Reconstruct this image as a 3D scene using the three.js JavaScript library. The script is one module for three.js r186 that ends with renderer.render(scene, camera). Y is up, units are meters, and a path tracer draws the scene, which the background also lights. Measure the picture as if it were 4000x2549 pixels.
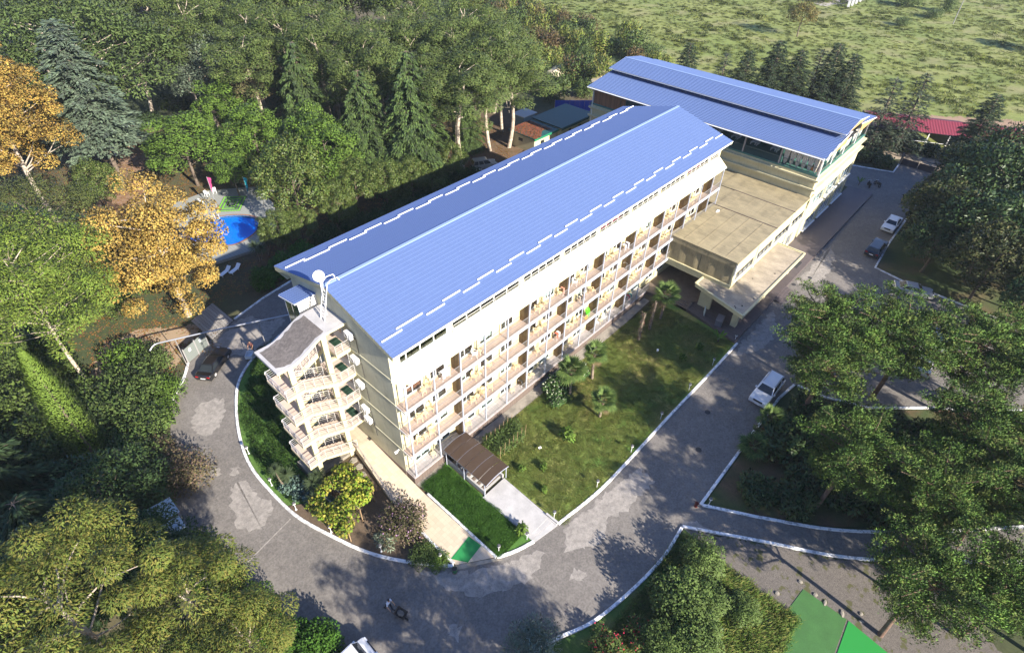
import * as THREE from 'three';
import { MarchingCubes } from 'three/addons/objects/MarchingCubes.js';

// ---------------------------------------------------------------- camera, sky, sun, exposure
const scene = new THREE.Scene();
const V = (x, y, z) => new THREE.Vector3(x, y, z);
const camera = new THREE.PerspectiveCamera(58.4528, 4000 / 2549, 0.5, 2000);
{
  const yaw = 0.8381, pitch = -0.6865, roll = 0.0228;
  const fwd = V(Math.sin(yaw) * Math.cos(pitch), Math.sin(pitch), -Math.cos(yaw) * Math.cos(pitch));
  const right = V(Math.cos(yaw), 0, Math.sin(yaw));
  const up = right.clone().cross(fwd);
  const r2 = right.clone().multiplyScalar(Math.cos(roll)).addScaledVector(up, Math.sin(roll));
  const u2 = up.clone().multiplyScalar(Math.cos(roll)).addScaledVector(right, -Math.sin(roll));
  camera.position.set(-17.6645, 47.2976, 27.2721);
  camera.quaternion.setFromRotationMatrix(new THREE.Matrix4().makeBasis(r2, u2, fwd.clone().negate()));
  camera.setViewOffset(4000, 2549, 0, 84.65, 4000, 2549);
}
scene.add(camera);
const sunDir = V(-0.05, 0.53, 1).normalize();
{ // clear afternoon sky: deep blue overhead, paler and slightly warm toward the horizon, brighter round the sun
  const w = 256, h = 128, d = new Float32Array(w * h * 4);
  for (let j = 0; j < h; j++) for (let i = 0; i < w; i++) {
    const el = ((j + 0.5) / h - 0.5) * Math.PI, az = ((i + 0.5) / w - 0.5) * 2 * Math.PI;
    const dir = V(Math.cos(el) * Math.cos(az), Math.sin(el), Math.cos(el) * Math.sin(az));
    const t = Math.pow(Math.max(0, Math.sin(el)), 0.45), c = Math.max(0, dir.dot(sunDir));
    const glow = 0.35 * Math.pow(c, 6) + 0.6 * Math.pow(c, 40);
    const o = (j * w + i) * 4, k = 1.0;
    const hz = [0.52, 0.68, 0.95], zn = [0.085, 0.23, 0.70];
    for (let q = 0; q < 3; q++) d[o + q] = k * (hz[q] * (1 - t) + zn[q] * t + glow * [1, 0.93, 0.8][q]);
    if (el < 0) for (let q = 0; q < 3; q++) d[o + q] = [0.30, 0.34, 0.30][q];
    d[o + 3] = 1;
  }
  const sky = new THREE.DataTexture(d, w, h, THREE.RGBAFormat, THREE.FloatType);
  sky.mapping = THREE.EquirectangularReflectionMapping; sky.magFilter = sky.minFilter = THREE.LinearFilter; sky.needsUpdate = true;
  scene.background = sky; scene.environment = sky;
  scene.backgroundIntensity = scene.environmentIntensity = 0.43;
}
const sun = new THREE.DirectionalLight(0xfff5e6, 5.0);
sun.position.copy(sunDir).multiplyScalar(200).add(V(40, 0, -20)); sun.target.position.set(40, 0, -20);
sun.castShadow = true; sun.shadow.mapSize.set(4096, 4096);
Object.assign(sun.shadow.camera, { left: -150, right: 150, top: 120, bottom: -120, near: 1, far: 600 });
scene.add(sun, sun.target);
const renderer = new THREE.WebGLRenderer({ antialias: true });
renderer.setSize(1024, 652); renderer.shadowMap.enabled = true;
renderer.toneMapping = THREE.LinearToneMapping; renderer.toneMappingExposure = 2.7;
scene.fog = new THREE.FogExp2(0xc9d6e2, 0.00015);

// ---------------------------------------------------------------- helpers
let seed = 7;
const rnd = () => { seed = (seed + 0x6D2B79F5) | 0; let t = Math.imul(seed ^ (seed >>> 15), 1 | seed); t = (t + Math.imul(t ^ (t >>> 7), 61 | t)) ^ t; return ((t ^ (t >>> 14)) >>> 0) / 4294967296; };
const rr = (a, b) => a + (b - a) * rnd();
const reseed = s => { seed = s * 7919 + 13; };
const used = {};
const numbered = n => { const k = used[n] = (used[n] ?? -1) + 1; return k ? n + '_' + String(k).padStart(3, '0') : n; };
const ORD = ['first', 'second', 'third', 'fourth', 'fifth', 'sixth', 'seventh', 'eighth', 'ninth', 'tenth', 'eleventh', 'twelfth', 'thirteenth', 'fourteenth', 'fifteenth', 'sixteenth', 'seventeenth', 'eighteenth', 'nineteenth', 'twentieth'];
class MB { // collects faces, builds one mesh; uv in metres from the dominant axis of each face
  constructor() { this.p = []; this.n = []; this.c = null; }
  tri(a, b, c) {
    const e = [b[0] - a[0], b[1] - a[1], b[2] - a[2]], f = [c[0] - a[0], c[1] - a[1], c[2] - a[2]];
    let n = [e[1] * f[2] - e[2] * f[1], e[2] * f[0] - e[0] * f[2], e[0] * f[1] - e[1] * f[0]];
    const l = Math.hypot(...n) || 1; n = n.map(v => v / l);
    this.p.push(...a, ...b, ...c); this.n.push(...n, ...n, ...n); return this;
  }
  quad(a, b, c, d) { return this.tri(a, b, c).tri(a, c, d); }
  box(x0, y0, z0, x1, y1, z1) {
    if (x0 > x1) [x0, x1] = [x1, x0]; if (y0 > y1) [y0, y1] = [y1, y0]; if (z0 > z1) [z0, z1] = [z1, z0];
    const P = (i) => [i & 1 ? x1 : x0, i & 2 ? y1 : y0, i & 4 ? z1 : z0];
    for (const [a, b, c, d] of [[0, 4, 6, 2], [1, 3, 7, 5], [0, 1, 5, 4], [2, 6, 7, 3], [0, 2, 3, 1], [4, 5, 7, 6]]) this.quad(P(a), P(b), P(c), P(d));
    return this;
  }
  bar(a, b, w, h = w) { // rectangular bar from a to b
    const A = V(...a), B = V(...b), d = B.clone().sub(A).normalize();
    const s = Math.abs(d.y) > 0.98 ? V(1, 0, 0) : V(0, 1, 0).cross(d).normalize(), u = d.clone().cross(s).normalize();
    const c = (o, i) => { const q = o.clone().addScaledVector(s, (i & 1 ? 1 : -1) * w / 2).addScaledVector(u, (i & 2 ? 1 : -1) * h / 2); return [q.x, q.y, q.z]; };
    const a0 = c(A, 0), a1 = c(A, 1), a2 = c(A, 3), a3 = c(A, 2), b0 = c(B, 0), b1 = c(B, 1), b2 = c(B, 3), b3 = c(B, 2);
    return this.quad(a0, a3, a2, a1).quad(b0, b1, b2, b3).quad(a0, a1, b1, b0).quad(a1, a2, b2, b1).quad(a2, a3, b3, b2).quad(a3, a0, b0, b3);
  }
  path(pts, w, h = w) { for (let i = 1; i < pts.length; i++) this.bar(pts[i - 1], pts[i], w, h); return this; }
  cyl(a, b, r0, r1 = r0, seg = 8, cap = true) {
    const A = V(...a), B = V(...b), d = B.clone().sub(A).normalize();
    const s = (Math.abs(d.y) > 0.9 ? V(1, 0, 0) : V(0, 1, 0)).cross(d).normalize(), u = d.clone().cross(s);
    const N = i => { const t = i / seg * Math.PI * 2; return s.clone().multiplyScalar(Math.cos(t)).addScaledVector(u, Math.sin(t)); };
    for (let i = 0; i < seg; i++) {
      const n0 = N(i), n1 = N(i + 1), q = (o, n, r) => { const v = o.clone().addScaledVector(n, r); return [v.x, v.y, v.z]; };
      const p = [q(A, n0, r0), q(A, n1, r0), q(B, n1, r1), q(B, n0, r1)], nn = [n0, n1, n1, n0].map(v => [v.x, v.y, v.z]);
      for (const k of [0, 1, 2, 0, 2, 3]) { this.p.push(...p[k]); this.n.push(...nn[k]); }
      if (cap) { this.tri([A.x, A.y, A.z], p[1], p[0]); this.tri([B.x, B.y, B.z], p[3], p[2]); }
    }
    return this;
  }
  geo(g, m) {
    if (m) g = g.clone().applyMatrix4(m);
    if (g.index) g = g.toNonIndexed();
    if (!g.attributes.normal) g.computeVertexNormals();
    const a = g.attributes.position.array, b = g.attributes.normal.array;
    for (let i = 0; i < a.length; i++) { this.p.push(a[i]); this.n.push(b[i]); }
    return this;
  }
  prism(poly, y0, y1) { // poly [[x,z]...] extruded upward
    const s = new THREE.Shape(poly.map(([x, z]) => new THREE.Vector2(x, -z)));
    const g = new THREE.ExtrudeGeometry(s, { depth: y1 - y0, bevelEnabled: false });
    return this.geo(g, new THREE.Matrix4().makeTranslation(0, y0, 0).multiply(new THREE.Matrix4().makeRotationX(-Math.PI / 2)));
  }
  plate(outline, holes, place) { // shape in the local xy plane with holes and depth, placed by a matrix
    const s = new THREE.Shape(outline.map(q => new THREE.Vector2(...q)));
    for (const h of holes) s.holes.push(new THREE.Path(h.map(q => new THREE.Vector2(...q))));
    return this.geo(new THREE.ExtrudeGeometry(s, { depth: this.depth ?? 0.2, bevelEnabled: false }), place);
  }
  geometry() {
    const g = new THREE.BufferGeometry(), n = this.p.length / 3, uv = new Float32Array(n * 2);
    for (let i = 0; i < n; i++) {
      const x = this.p[i * 3], y = this.p[i * 3 + 1], z = this.p[i * 3 + 2], ax = Math.abs(this.n[i * 3]), ay = Math.abs(this.n[i * 3 + 1]), az = Math.abs(this.n[i * 3 + 2]);
      if (ay >= ax && ay >= az) { uv[i * 2] = x; uv[i * 2 + 1] = z; } else if (ax >= az) { uv[i * 2] = z; uv[i * 2 + 1] = y; } else { uv[i * 2] = x; uv[i * 2 + 1] = y; }
    }
    g.setAttribute('position', new THREE.Float32BufferAttribute(this.p, 3));
    g.setAttribute('normal', new THREE.Float32BufferAttribute(this.n, 3));
    g.setAttribute('uv', new THREE.Float32BufferAttribute(uv, 2));
    if (this.c) g.setAttribute('color', new THREE.Float32BufferAttribute(this.c, 3));
    return g;
  }
  build(name, mat, parent) { return mesh(name, this.geometry(), mat, parent); }
}
function mesh(name, g, mat, parent) {
  const m = new THREE.Mesh(g, mat); m.castShadow = m.receiveShadow = true;
  m.name = parent ? name : numbered(name); (parent ?? scene).add(m); return m;
}
function tag(o, label, category, group) { o.userData.label = label; o.userData.category = category; if (group) o.userData.group = group; return o; }
function thing(name, label, category, pos = [0, 0, 0], ry = 0, group) {
  const g = new THREE.Group(); g.name = numbered(name); g.position.set(...pos); g.rotation.y = ry; scene.add(g); return tag(g, label, category, group);
}
function copy(o, pos, ry, label, group) {
  const c = o.clone(); c.name = numbered(o.name.replace(/_\d{3}$/, '')); c.position.set(...pos); c.rotation.y = ry; scene.add(c);
  c.userData = { ...o.userData }; if (label) c.userData.label = label; if (group) c.userData.group = group; return c;
}
const struct = o => { o.userData.kind = 'structure'; return o; };
const stuff = o => { o.userData.kind = 'stuff'; return o; };
const flat = (poly, y) => { // horizontal sheet from [[x,z]...], uv in metres
  const g = new THREE.ShapeGeometry(new THREE.Shape(poly.map(([x, z]) => new THREE.Vector2(x, -z))));
  g.rotateX(-Math.PI / 2); g.translate(0, y, 0);
  const p = g.attributes.position, uv = g.attributes.uv; for (let i = 0; i < p.count; i++) uv.setXY(i, p.getX(i), p.getZ(i));
  return g;
};

// ---------------------------------------------------------------- textures
function lattice(n, s) { const a = new Float32Array(n * n); let q = s * 2654435761 >>> 0; for (let i = 0; i < n * n; i++) { q = Math.imul(q ^ (q >>> 15), 0x2c1b3c6d) + 0x9e3779b9 >>> 0; a[i] = ((q ^ (q >>> 13)) >>> 0) / 4294967296; } return a; }
function noise(freq, s) { // periodic value noise on the unit square
  const L = lattice(freq, s);
  return (u, v) => {
    const x = ((u % 1) + 1) % 1 * freq, y = ((v % 1) + 1) % 1 * freq, i = Math.floor(x) % freq, j = Math.floor(y) % freq, i1 = (i + 1) % freq, j1 = (j + 1) % freq;
    let fx = x - Math.floor(x), fy = y - Math.floor(y); fx = fx * fx * (3 - 2 * fx); fy = fy * fy * (3 - 2 * fy);
    const a = L[j * freq + i], b = L[j * freq + i1], c = L[j1 * freq + i], d = L[j1 * freq + i1];
    return a + (b - a) * fx + (c - a) * fy + (a - b - c + d) * fx * fy;
  };
}
function fbm(freq, oct, s) { const N = []; for (let k = 0; k < oct; k++) N.push(noise(freq << k, s + k * 17)); return (u, v) => { let t = 0, w = 0.5, m = 0; for (const n of N) { t += w * n(u, v); m += w; w *= 0.55; } return t / m; }; }
const lerp = (a, b, t) => a + (b - a) * t, clamp = (x, a = 0, b = 1) => Math.min(b, Math.max(a, x)), sst = (a, b, x) => { const t = clamp((x - a) / (b - a)); return t * t * (3 - 2 * t); };
const mixc = (a, b, t) => [lerp(a[0], b[0], t), lerp(a[1], b[1], t), lerp(a[2], b[2], t)];
function tex(n, metres, f, srgb = true) { // f(u,v) -> linear rgb; one tile covers `metres`
  const d = new Uint8Array(n * n * 4), g = x => Math.round(255 * clamp(srgb ? (x <= 0.0031308 ? 12.92 * x : 1.055 * Math.pow(x, 1 / 2.4) - 0.055) : x));
  for (let j = 0; j < n; j++) for (let i = 0; i < n; i++) { const c = f((i + 0.5) / n, (j + 0.5) / n), o = (j * n + i) * 4; d[o] = g(c[0]); d[o + 1] = g(c[1]); d[o + 2] = g(c[2]); d[o + 3] = 255; }
  const t = new THREE.DataTexture(d, n, n); t.wrapS = t.wrapT = THREE.RepeatWrapping; t.magFilter = THREE.LinearFilter; t.minFilter = THREE.LinearMipmapLinearFilter; t.generateMipmaps = true;
  if (srgb) t.colorSpace = THREE.SRGBColorSpace; t.repeat.set(1 / metres, 1 / metres); t.needsUpdate = true; return t;
}
const mat = (rgb, rough = 0.8, o = {}) => { const m = new THREE.MeshStandardMaterial({ roughness: rough, side: THREE.DoubleSide, ...o }); m.color.setRGB(...rgb); return m; };
function wallTex(rgb, s, amt = 0.12) { const a = fbm(6, 5, s), b = fbm(64, 3, s + 5), v = fbm(16, 3, s + 9); return tex(512, 6, (u, w) => { const k = 1 - amt + amt * 2 * (a(u, w) - 0.5) + amt * 0.8 * (b(u, w) - 0.5) - amt * 0.6 * sst(0.55, 0.8, v(u * 2, w * 0.25)); return rgb.map(c => c * k); }); }
const M = {};
{
  const n1 = fbm(4, 6, 1), n2 = fbm(128, 2, 2), n3 = fbm(24, 4, 3), n4 = fbm(8, 5, 21);
  M.asphalt = mat([1, 1, 1], 0.95, { map: tex(1024, 14, (u, v) => { const k = 0.86 + 0.28 * n1(u, v) + 0.6 * (n2(u, v) - 0.5); const c = mixc([0.15, 0.137, 0.123], [0.17, 0.155, 0.138], sst(0.4, 0.7, n3(u, v))); return c.map(x => x * k); }) });
  M.concrete = mat([1, 1, 1], 0.92, { map: tex(512, 7, (u, v) => { const k = 0.85 + 0.3 * (n3(u, v) - 0.5) * 2 + 0.4 * (n2(u, v) - 0.5); return [0.30 * k, 0.275 * k, 0.245 * k]; }) });
  M.paleconcrete = mat([1, 1, 1], 0.9, { map: tex(512, 5, (u, v) => { const k = 0.95 + 0.2 * (n4(u, v) - 0.5) * 2 + 0.2 * (n2(u, v) - 0.5); return [0.42 * k, 0.41 * k, 0.40 * k]; }) });
  M.apron = mat([1, 1, 1], 0.92, { map: tex(512, 5, (u, v) => { const k = 0.9 + 0.5 * (n4(u, v) - 0.5) * 2 + 0.2 * (n2(u, v) - 0.5); return [0.29 * k, 0.26 * k, 0.21 * k]; }) });
  M.tan = mat([1, 1, 1], 0.85, { map: tex(512, 2.4, (u, v) => { const gx = Math.abs((u * 6) % 1 - 0.5), gy = Math.abs((v * 6) % 1 - 0.5), j = Math.max(gx, gy) > 0.475 ? 0.82 : 1; const t = noise(6, 77)(Math.floor(u * 6) / 6 + 0.01, Math.floor(v * 6) / 6 + 0.01); const k = j * (0.92 + 0.16 * t + 0.15 * (n2(u, v) - 0.5)); return [0.50 * k, 0.41 * k, 0.30 * k]; }) });
  M.lawn = mat([1, 1, 1], 1, { vertexColors: true, map: tex(1024, 6, (u, v) => { const k = 0.45 + 0.7 * n2(u, v) + 0.45 * n3(u, v); return [0.82 * k, 0.85 * k, 0.8 * k]; }) });
  M.floor = mat([1, 1, 1], 1, { vertexColors: true, map: tex(1024, 18, (u, v) => { const k = 0.5 + 0.5 * n2(u, v) + 0.6 * n3(u, v); return [0.8 * k, 0.8 * k, 0.8 * k]; }) });
  M.soil = mat([1, 1, 1], 1, { map: tex(512, 5, (u, v) => { const k = 0.6 + 0.8 * n3(u, v) * n4(u, v) + 0.6 * (n2(u, v) - 0.3); return [0.12 * k, 0.085 * k, 0.055 * k]; }) });
  M.gravel = mat([1, 1, 1], 1, { map: tex(1024, 4, (u, v) => { const a = n2(u, v), k = 0.2 + 1.1 * a + 0.35 * n3(u, v); return mixc([0.13 * k, 0.115 * k, 0.10 * k], [0.075, 0.075, 0.03], sst(0.58, 0.7, n4(u, v))); }) });
  M.cream = mat([1, 1, 1], 0.9, { map: wallTex([0.62, 0.57, 0.35], 31) });
  M.gable = mat([1, 1, 1], 0.92, { map: wallTex([0.60, 0.575, 0.415], 41, 0.16) });
  
  M.tarp = mat([1, 1, 1], 0.7, { map: wallTex([0.37, 0.31, 0.185], 61, 0.24) });
  M.canopytop = mat([1, 1, 1], 0.85, { map: wallTex([0.46, 0.39, 0.29], 71, 0.26) });
  M.awning = mat([1, 1, 1], 0.8, { map: wallTex([0.66, 0.62, 0.42], 81, 0.06) }); M.white = mat([0.8, 0.8, 0.79], 0.5); M.kerb = mat([1, 1, 1], 0.7, { map: tex(512, 6, (u, v) => { const k = sst(0.38, 0.46, n3(u, v)) * 0.42 + 0.58 + 0.15 * (n2(u, v) - 0.5); return [0.74 * k, 0.74 * k, 0.73 * k]; }) });
  M.steel = mat([0.42, 0.45, 0.54], 0.5); M.rail = mat([0.30, 0.29, 0.29], 0.5, { metalness: 0.2 }); M.chrome = mat([0.60, 0.59, 0.58], 0.35, { metalness: 0.35 });
  M.floorTile = mat([1, 1, 1], 0.6, { map: tex(512, 2.4, (u, v) => { const a = Math.abs((u * 8) % 1 - 0.5), b = Math.abs((v * 8) % 1 - 0.5), t = noise(8, 91)(Math.floor(u * 8) / 8 + 0.01, Math.floor(v * 8) / 8 + 0.01), k = (Math.max(a, b) > 0.46 ? 0.7 : 1) * (0.85 + 0.3 * t); return [0.47 * k, 0.345 * k, 0.275 * k]; }) });
  M.greyTile = mat([1, 1, 1], 0.6, { map: tex(512, 2.4, (u, v) => { const a = Math.abs((u * 8) % 1 - 0.5), b = Math.abs((v * 8) % 1 - 0.5), t = noise(8, 92)(Math.floor(u * 8) / 8 + 0.01, Math.floor(v * 8) / 8 + 0.01), k = (Math.max(a, b) > 0.46 ? 0.7 : 1) * (0.85 + 0.3 * t); return [0.40 * k, 0.36 * k, 0.36 * k]; }) });
  M.stairTile = mat([0.52, 0.41, 0.34], 0.7);
  M.plinth = mat([1, 1, 1], 0.8, { map: tex(256, 2, (u, v) => { const k = 0.8 + 0.5 * noise(32, 55)(u, 0.1) * (0.6 + 0.5 * n3(u, v)); return [0.125 * k, 0.095 * k, 0.08 * k]; }) });
  M.blue = new THREE.MeshPhysicalMaterial({ map: tex(512, 9, (u, v) => { const k = 0.97 + 0.06 * n3(u, v) + 0.06 * (n2(u, v) - 0.5); return [0.113 * k, 0.168 * k, 0.33 * k]; }), roughness: 0.55, specularIntensity: 0.2, side: THREE.DoubleSide });
  M.ridge = mat([0.24, 0.33, 0.5], 0.5); M.guard = mat([0.78, 0.80, 0.84], 0.4);
  M.glass = new THREE.MeshPhysicalMaterial({ transmission: 1, thickness: 0, roughness: 0.02, ior: 1.5, color: 0xe6efee, side: THREE.DoubleSide });
  M.darkglass = mat([0.02, 0.025, 0.03], 0.08); M.greenglass = new THREE.MeshPhysicalMaterial({ color: new THREE.Color(0.03, 0.08, 0.05), roughness: 0.06, metalness: 0.2, side: THREE.DoubleSide });
  M.curtain = mat([0.75, 0.75, 0.76], 0.9); M.dark = mat([0.035, 0.035, 0.038], 0.9); M.room = mat([0.16, 0.15, 0.13], 0.9);
  M.brownpoly = new THREE.MeshPhysicalMaterial({ color: new THREE.Color(0.075, 0.05, 0.036), roughness: 0.2, transmission: 0.2, thickness: 0, side: THREE.DoubleSide });
  M.plastic = mat([0.74, 0.60, 0.36], 0.45); M.whiteplastic = mat([0.8, 0.8, 0.8], 0.4);
  M.maroon = mat([0.19, 0.028, 0.038], 0.5); M.greenroof = mat([0.012, 0.075, 0.065], 0.5);
  M.deck = mat([1, 1, 1], 0.55, { map: tex(512, 3, (u, v) => { const a = Math.abs((u * 5) % 1 - 0.5), k = (a > 0.48 ? 0.6 : 1) * (0.85 + 0.3 * n4(u, v)); return [0.10 * k, 0.082 * k, 0.082 * k]; }) });
  M.deckbrown = mat([1, 1, 1], 0.7, { map: tex(512, 4, (u, v) => { const k = 0.75 + 0.5 * n4(u, v) + 0.2 * (n2(u, v) - 0.5); return [0.15 * k, 0.115 * k, 0.09 * k]; }) });
  M.wood = mat([1, 1, 1], 0.8, { map: tex(256, 3, (u, v) => { const k = 0.6 + 0.8 * noise(48, 57)(u, 0.3) * (0.7 + 0.3 * n4(u, v)); return [0.26 * k, 0.125 * k, 0.062 * k]; }) });
  M.greenmat = mat([0.012, 0.20, 0.05], 0.95); M.carpet = mat([1, 1, 1], 1, { map: tex(512, 6, (u, v) => { const k = 0.85 + 0.3 * n4(u, v) + 0.3 * (n2(u, v) - 0.5); return [0.045 * k, 0.13 * k, 0.035 * k]; }) });
  M.carpet2 = mat([0.014, 0.22, 0.035], 1);
  M.teal = mat([0.01, 0.07, 0.075], 0.6); M.bluesheet = mat([0.02, 0.06, 0.42], 0.5);
  M.rubber = mat([0.015, 0.015, 0.016], 0.8); M.black = mat([0.012, 0.012, 0.013], 0.3);
  M.mossconcrete = mat([1, 1, 1], 0.95, { map: tex(512, 4, (u, v) => { const k = 0.6 + 0.9 * n3(u, v) * (0.5 + n4(u, v)) + 0.5 * (n2(u, v) - 0.5); return [0.125 * k, 0.11 * k, 0.10 * k]; }) });
}
// ---------------------------------------------------------------- ground, roads, kerbs
const nA = fbm(8, 5, 301), nB = fbm(16, 4, 302), nC = fbm(32, 3, 303);
function tinted(poly, y, step, colour, name, material, thick = 0) { // sheet over a polygon, cut in a grid so that vertex colours can vary
  const xs = poly.map(q => q[0]), zs = poly.map(q => q[1]), x0 = Math.min(...xs), x1 = Math.max(...xs), z0 = Math.min(...zs), z1 = Math.max(...zs);
  const inside = (x, z) => { let c = false; for (let i = 0, j = poly.length - 1; i < poly.length; j = i++) { const [a, b] = poly[i], [d, e] = poly[j]; if ((b > z) !== (e > z) && x < (d - a) * (z - b) / (e - b) + a) c = !c; } return c; };
  const clip = (P, f) => { const o = []; for (let i = 0; i < P.length; i++) { const a = P[i], b = P[(i + 1) % P.length], fa = f(a), fb = f(b); if (fa >= 0) o.push(a); if (fa * fb < 0) { const t = fa / (fa - fb); o.push([a[0] + (b[0] - a[0]) * t, a[1] + (b[1] - a[1]) * t]); } } return o; };
  const p = [], c = [], uv = [];
  for (let x = x0; x < x1; x += step) for (let z = z0; z < z1; z += step) {
    const q = [[x, z], [x + step, z], [x + step, z + step], [x, z + step]], inn = q.map(([a, b]) => inside(a, b)), k = inn.filter(Boolean).length;
    let cell = null;
    if (k === 4) cell = q;
    else { // clip the outline to the cell (outlines here are convex enough at cell scale)
      let P = poly; P = clip(P, a => a[0] - x); if (P.length) P = clip(P, a => x + step - a[0]); if (P.length) P = clip(P, a => a[1] - z); if (P.length) P = clip(P, a => z + step - a[1]);
      if (P.length > 2) cell = P;
    }
    if (!cell) continue;
    const tris = cell.length === 4 ? [[0, 1, 2], [0, 2, 3]] : THREE.ShapeUtils.triangulateShape(cell.map(q => new THREE.Vector2(...q)), []);
    for (const t of tris) {
      let [a, b, d] = t.map(i => cell[i]); if ((b[0] - a[0]) * (d[1] - a[1]) - (b[1] - a[1]) * (d[0] - a[0]) > 0) [b, d] = [d, b];
      for (const v of [a, b, d]) { p.push(v[0], y, v[1]); uv.push(v[0], v[1]); c.push(...colour(v[0], v[1])); }
    }
  }
  const g = new THREE.BufferGeometry(); g.setAttribute('position', new THREE.Float32BufferAttribute(p, 3)); g.setAttribute('uv', new THREE.Float32BufferAttribute(uv, 2)); g.setAttribute('color', new THREE.Float32BufferAttribute(c, 3)); g.computeVertexNormals();
  return struct(mesh(name, g, material));
}
const GRASS = [0.19, 0.24, 0.05], DRY = [0.34, 0.26, 0.095], LUSH = [0.10, 0.225, 0.034], LITTER = [0.12, 0.075, 0.045], EARTH = [0.15, 0.115, 0.075];
{ // one sheet to the horizon: leaf litter under the wood
  const g = new THREE.PlaneGeometry(1600, 1600, 160, 160); g.rotateX(-Math.PI / 2); g.translate(60, -0.03, 0);
  const p = g.attributes.position, c = []; for (let i = 0; i < p.count; i++) { const x = p.getX(i), z = p.getZ(i), t = nA(x / 160, z / 160), s = nB(x / 70, z / 70); c.push(...mixc(mixc(LITTER, [0.045, 0.065, 0.02], sst(0.35, 0.55, t)), EARTH, sst(0.55, 0.7, s) * 0.6)); }
  g.setAttribute('color', new THREE.Float32BufferAttribute(c, 3)); const uv = g.attributes.uv; for (let i = 0; i < p.count; i++) uv.setXY(i, p.getX(i), p.getZ(i));
  struct(mesh('ground', g, M.floor));
}
tinted([[92, -60], [128, -110], [260, -160], [520, -200], [620, 60], [300, 120], [150, 70], [124, 32], [112, -4], [96, -12]], -0.012, 4, (x, z) => {
  const t = nA(x / 90, z / 90), s = nB(x / 45 + 0.3, z / 45), q = nC(x / 20, z / 20);
  let c = mixc([0.16, 0.205, 0.04], [0.21, 0.24, 0.055], sst(0.35, 0.65, t)); c = mixc(c, [0.26, 0.225, 0.11], sst(0.56, 0.7, s) * 0.6); return c.map(v => v * (0.8 + 0.4 * q));
}, 'field', M.floor);
struct(mesh('road', flat([[60, -30], [20, -29], [8, -28.6], [4, -27.9], [1, -27], [-2.8, -25.7], [-5.3, -23.6], [-7.2, -20.4], [-8.8, -16.5], [-9.7, -12.8], [-9.8, -8.6], [-9.5, -4.9], [-8.6, -1.6], [-7.3, 2.1], [-5.8, 4.8], [-3.1, 8.3], [-0.1, 10.5], [3, 11.7], [5.7, 12.2], [10.9, 13], [15.6, 13.1], [22.4, 12.9], [32.6, 13.1], [38.8, 13], [38.8, 12.6], [89.5, 12.6], [89.5, 8], [97.8, 3.8], [101.2, 12.7], [114, 12.4], [114, 18.3], [105.3, 18.2], [92, 19.2], [75.4, 19.4], [66.9, 20], [66.2, 24.2], [66, 40], [50, 40], [43.3, 32.4], [38.9, 27.8], [37.2, 23.8], [36.8, 20.8], [33.6, 20.3], [16.1, 20.5], [18.5, 24.7], [22, 30.2], [34, 42.5], [31, 44], [21, 33], [19.8, 31.5], [16.7, 26.3], [13.1, 20.4], [9.5, 20.6], [4.7, 20.1], [1.1, 19.3], [-2.3, 17.7], [-6, 17], [-30, 22], [-30, 8], [-16, 8], [-13.6, 6.5], [-14.3, 3.1], [-16.2, -2.6], [-17, -10.8], [-16, -15], [-15, -18], [-11.6, -25.9], [-9.1, -28.5], [-7.6, -30.6], [-4.8, -32.2], [-0.6, -34], [4.1, -35.2], [8.6, -35.9], [20, -36.5], [60, -37]], 0), M.asphalt));
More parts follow.
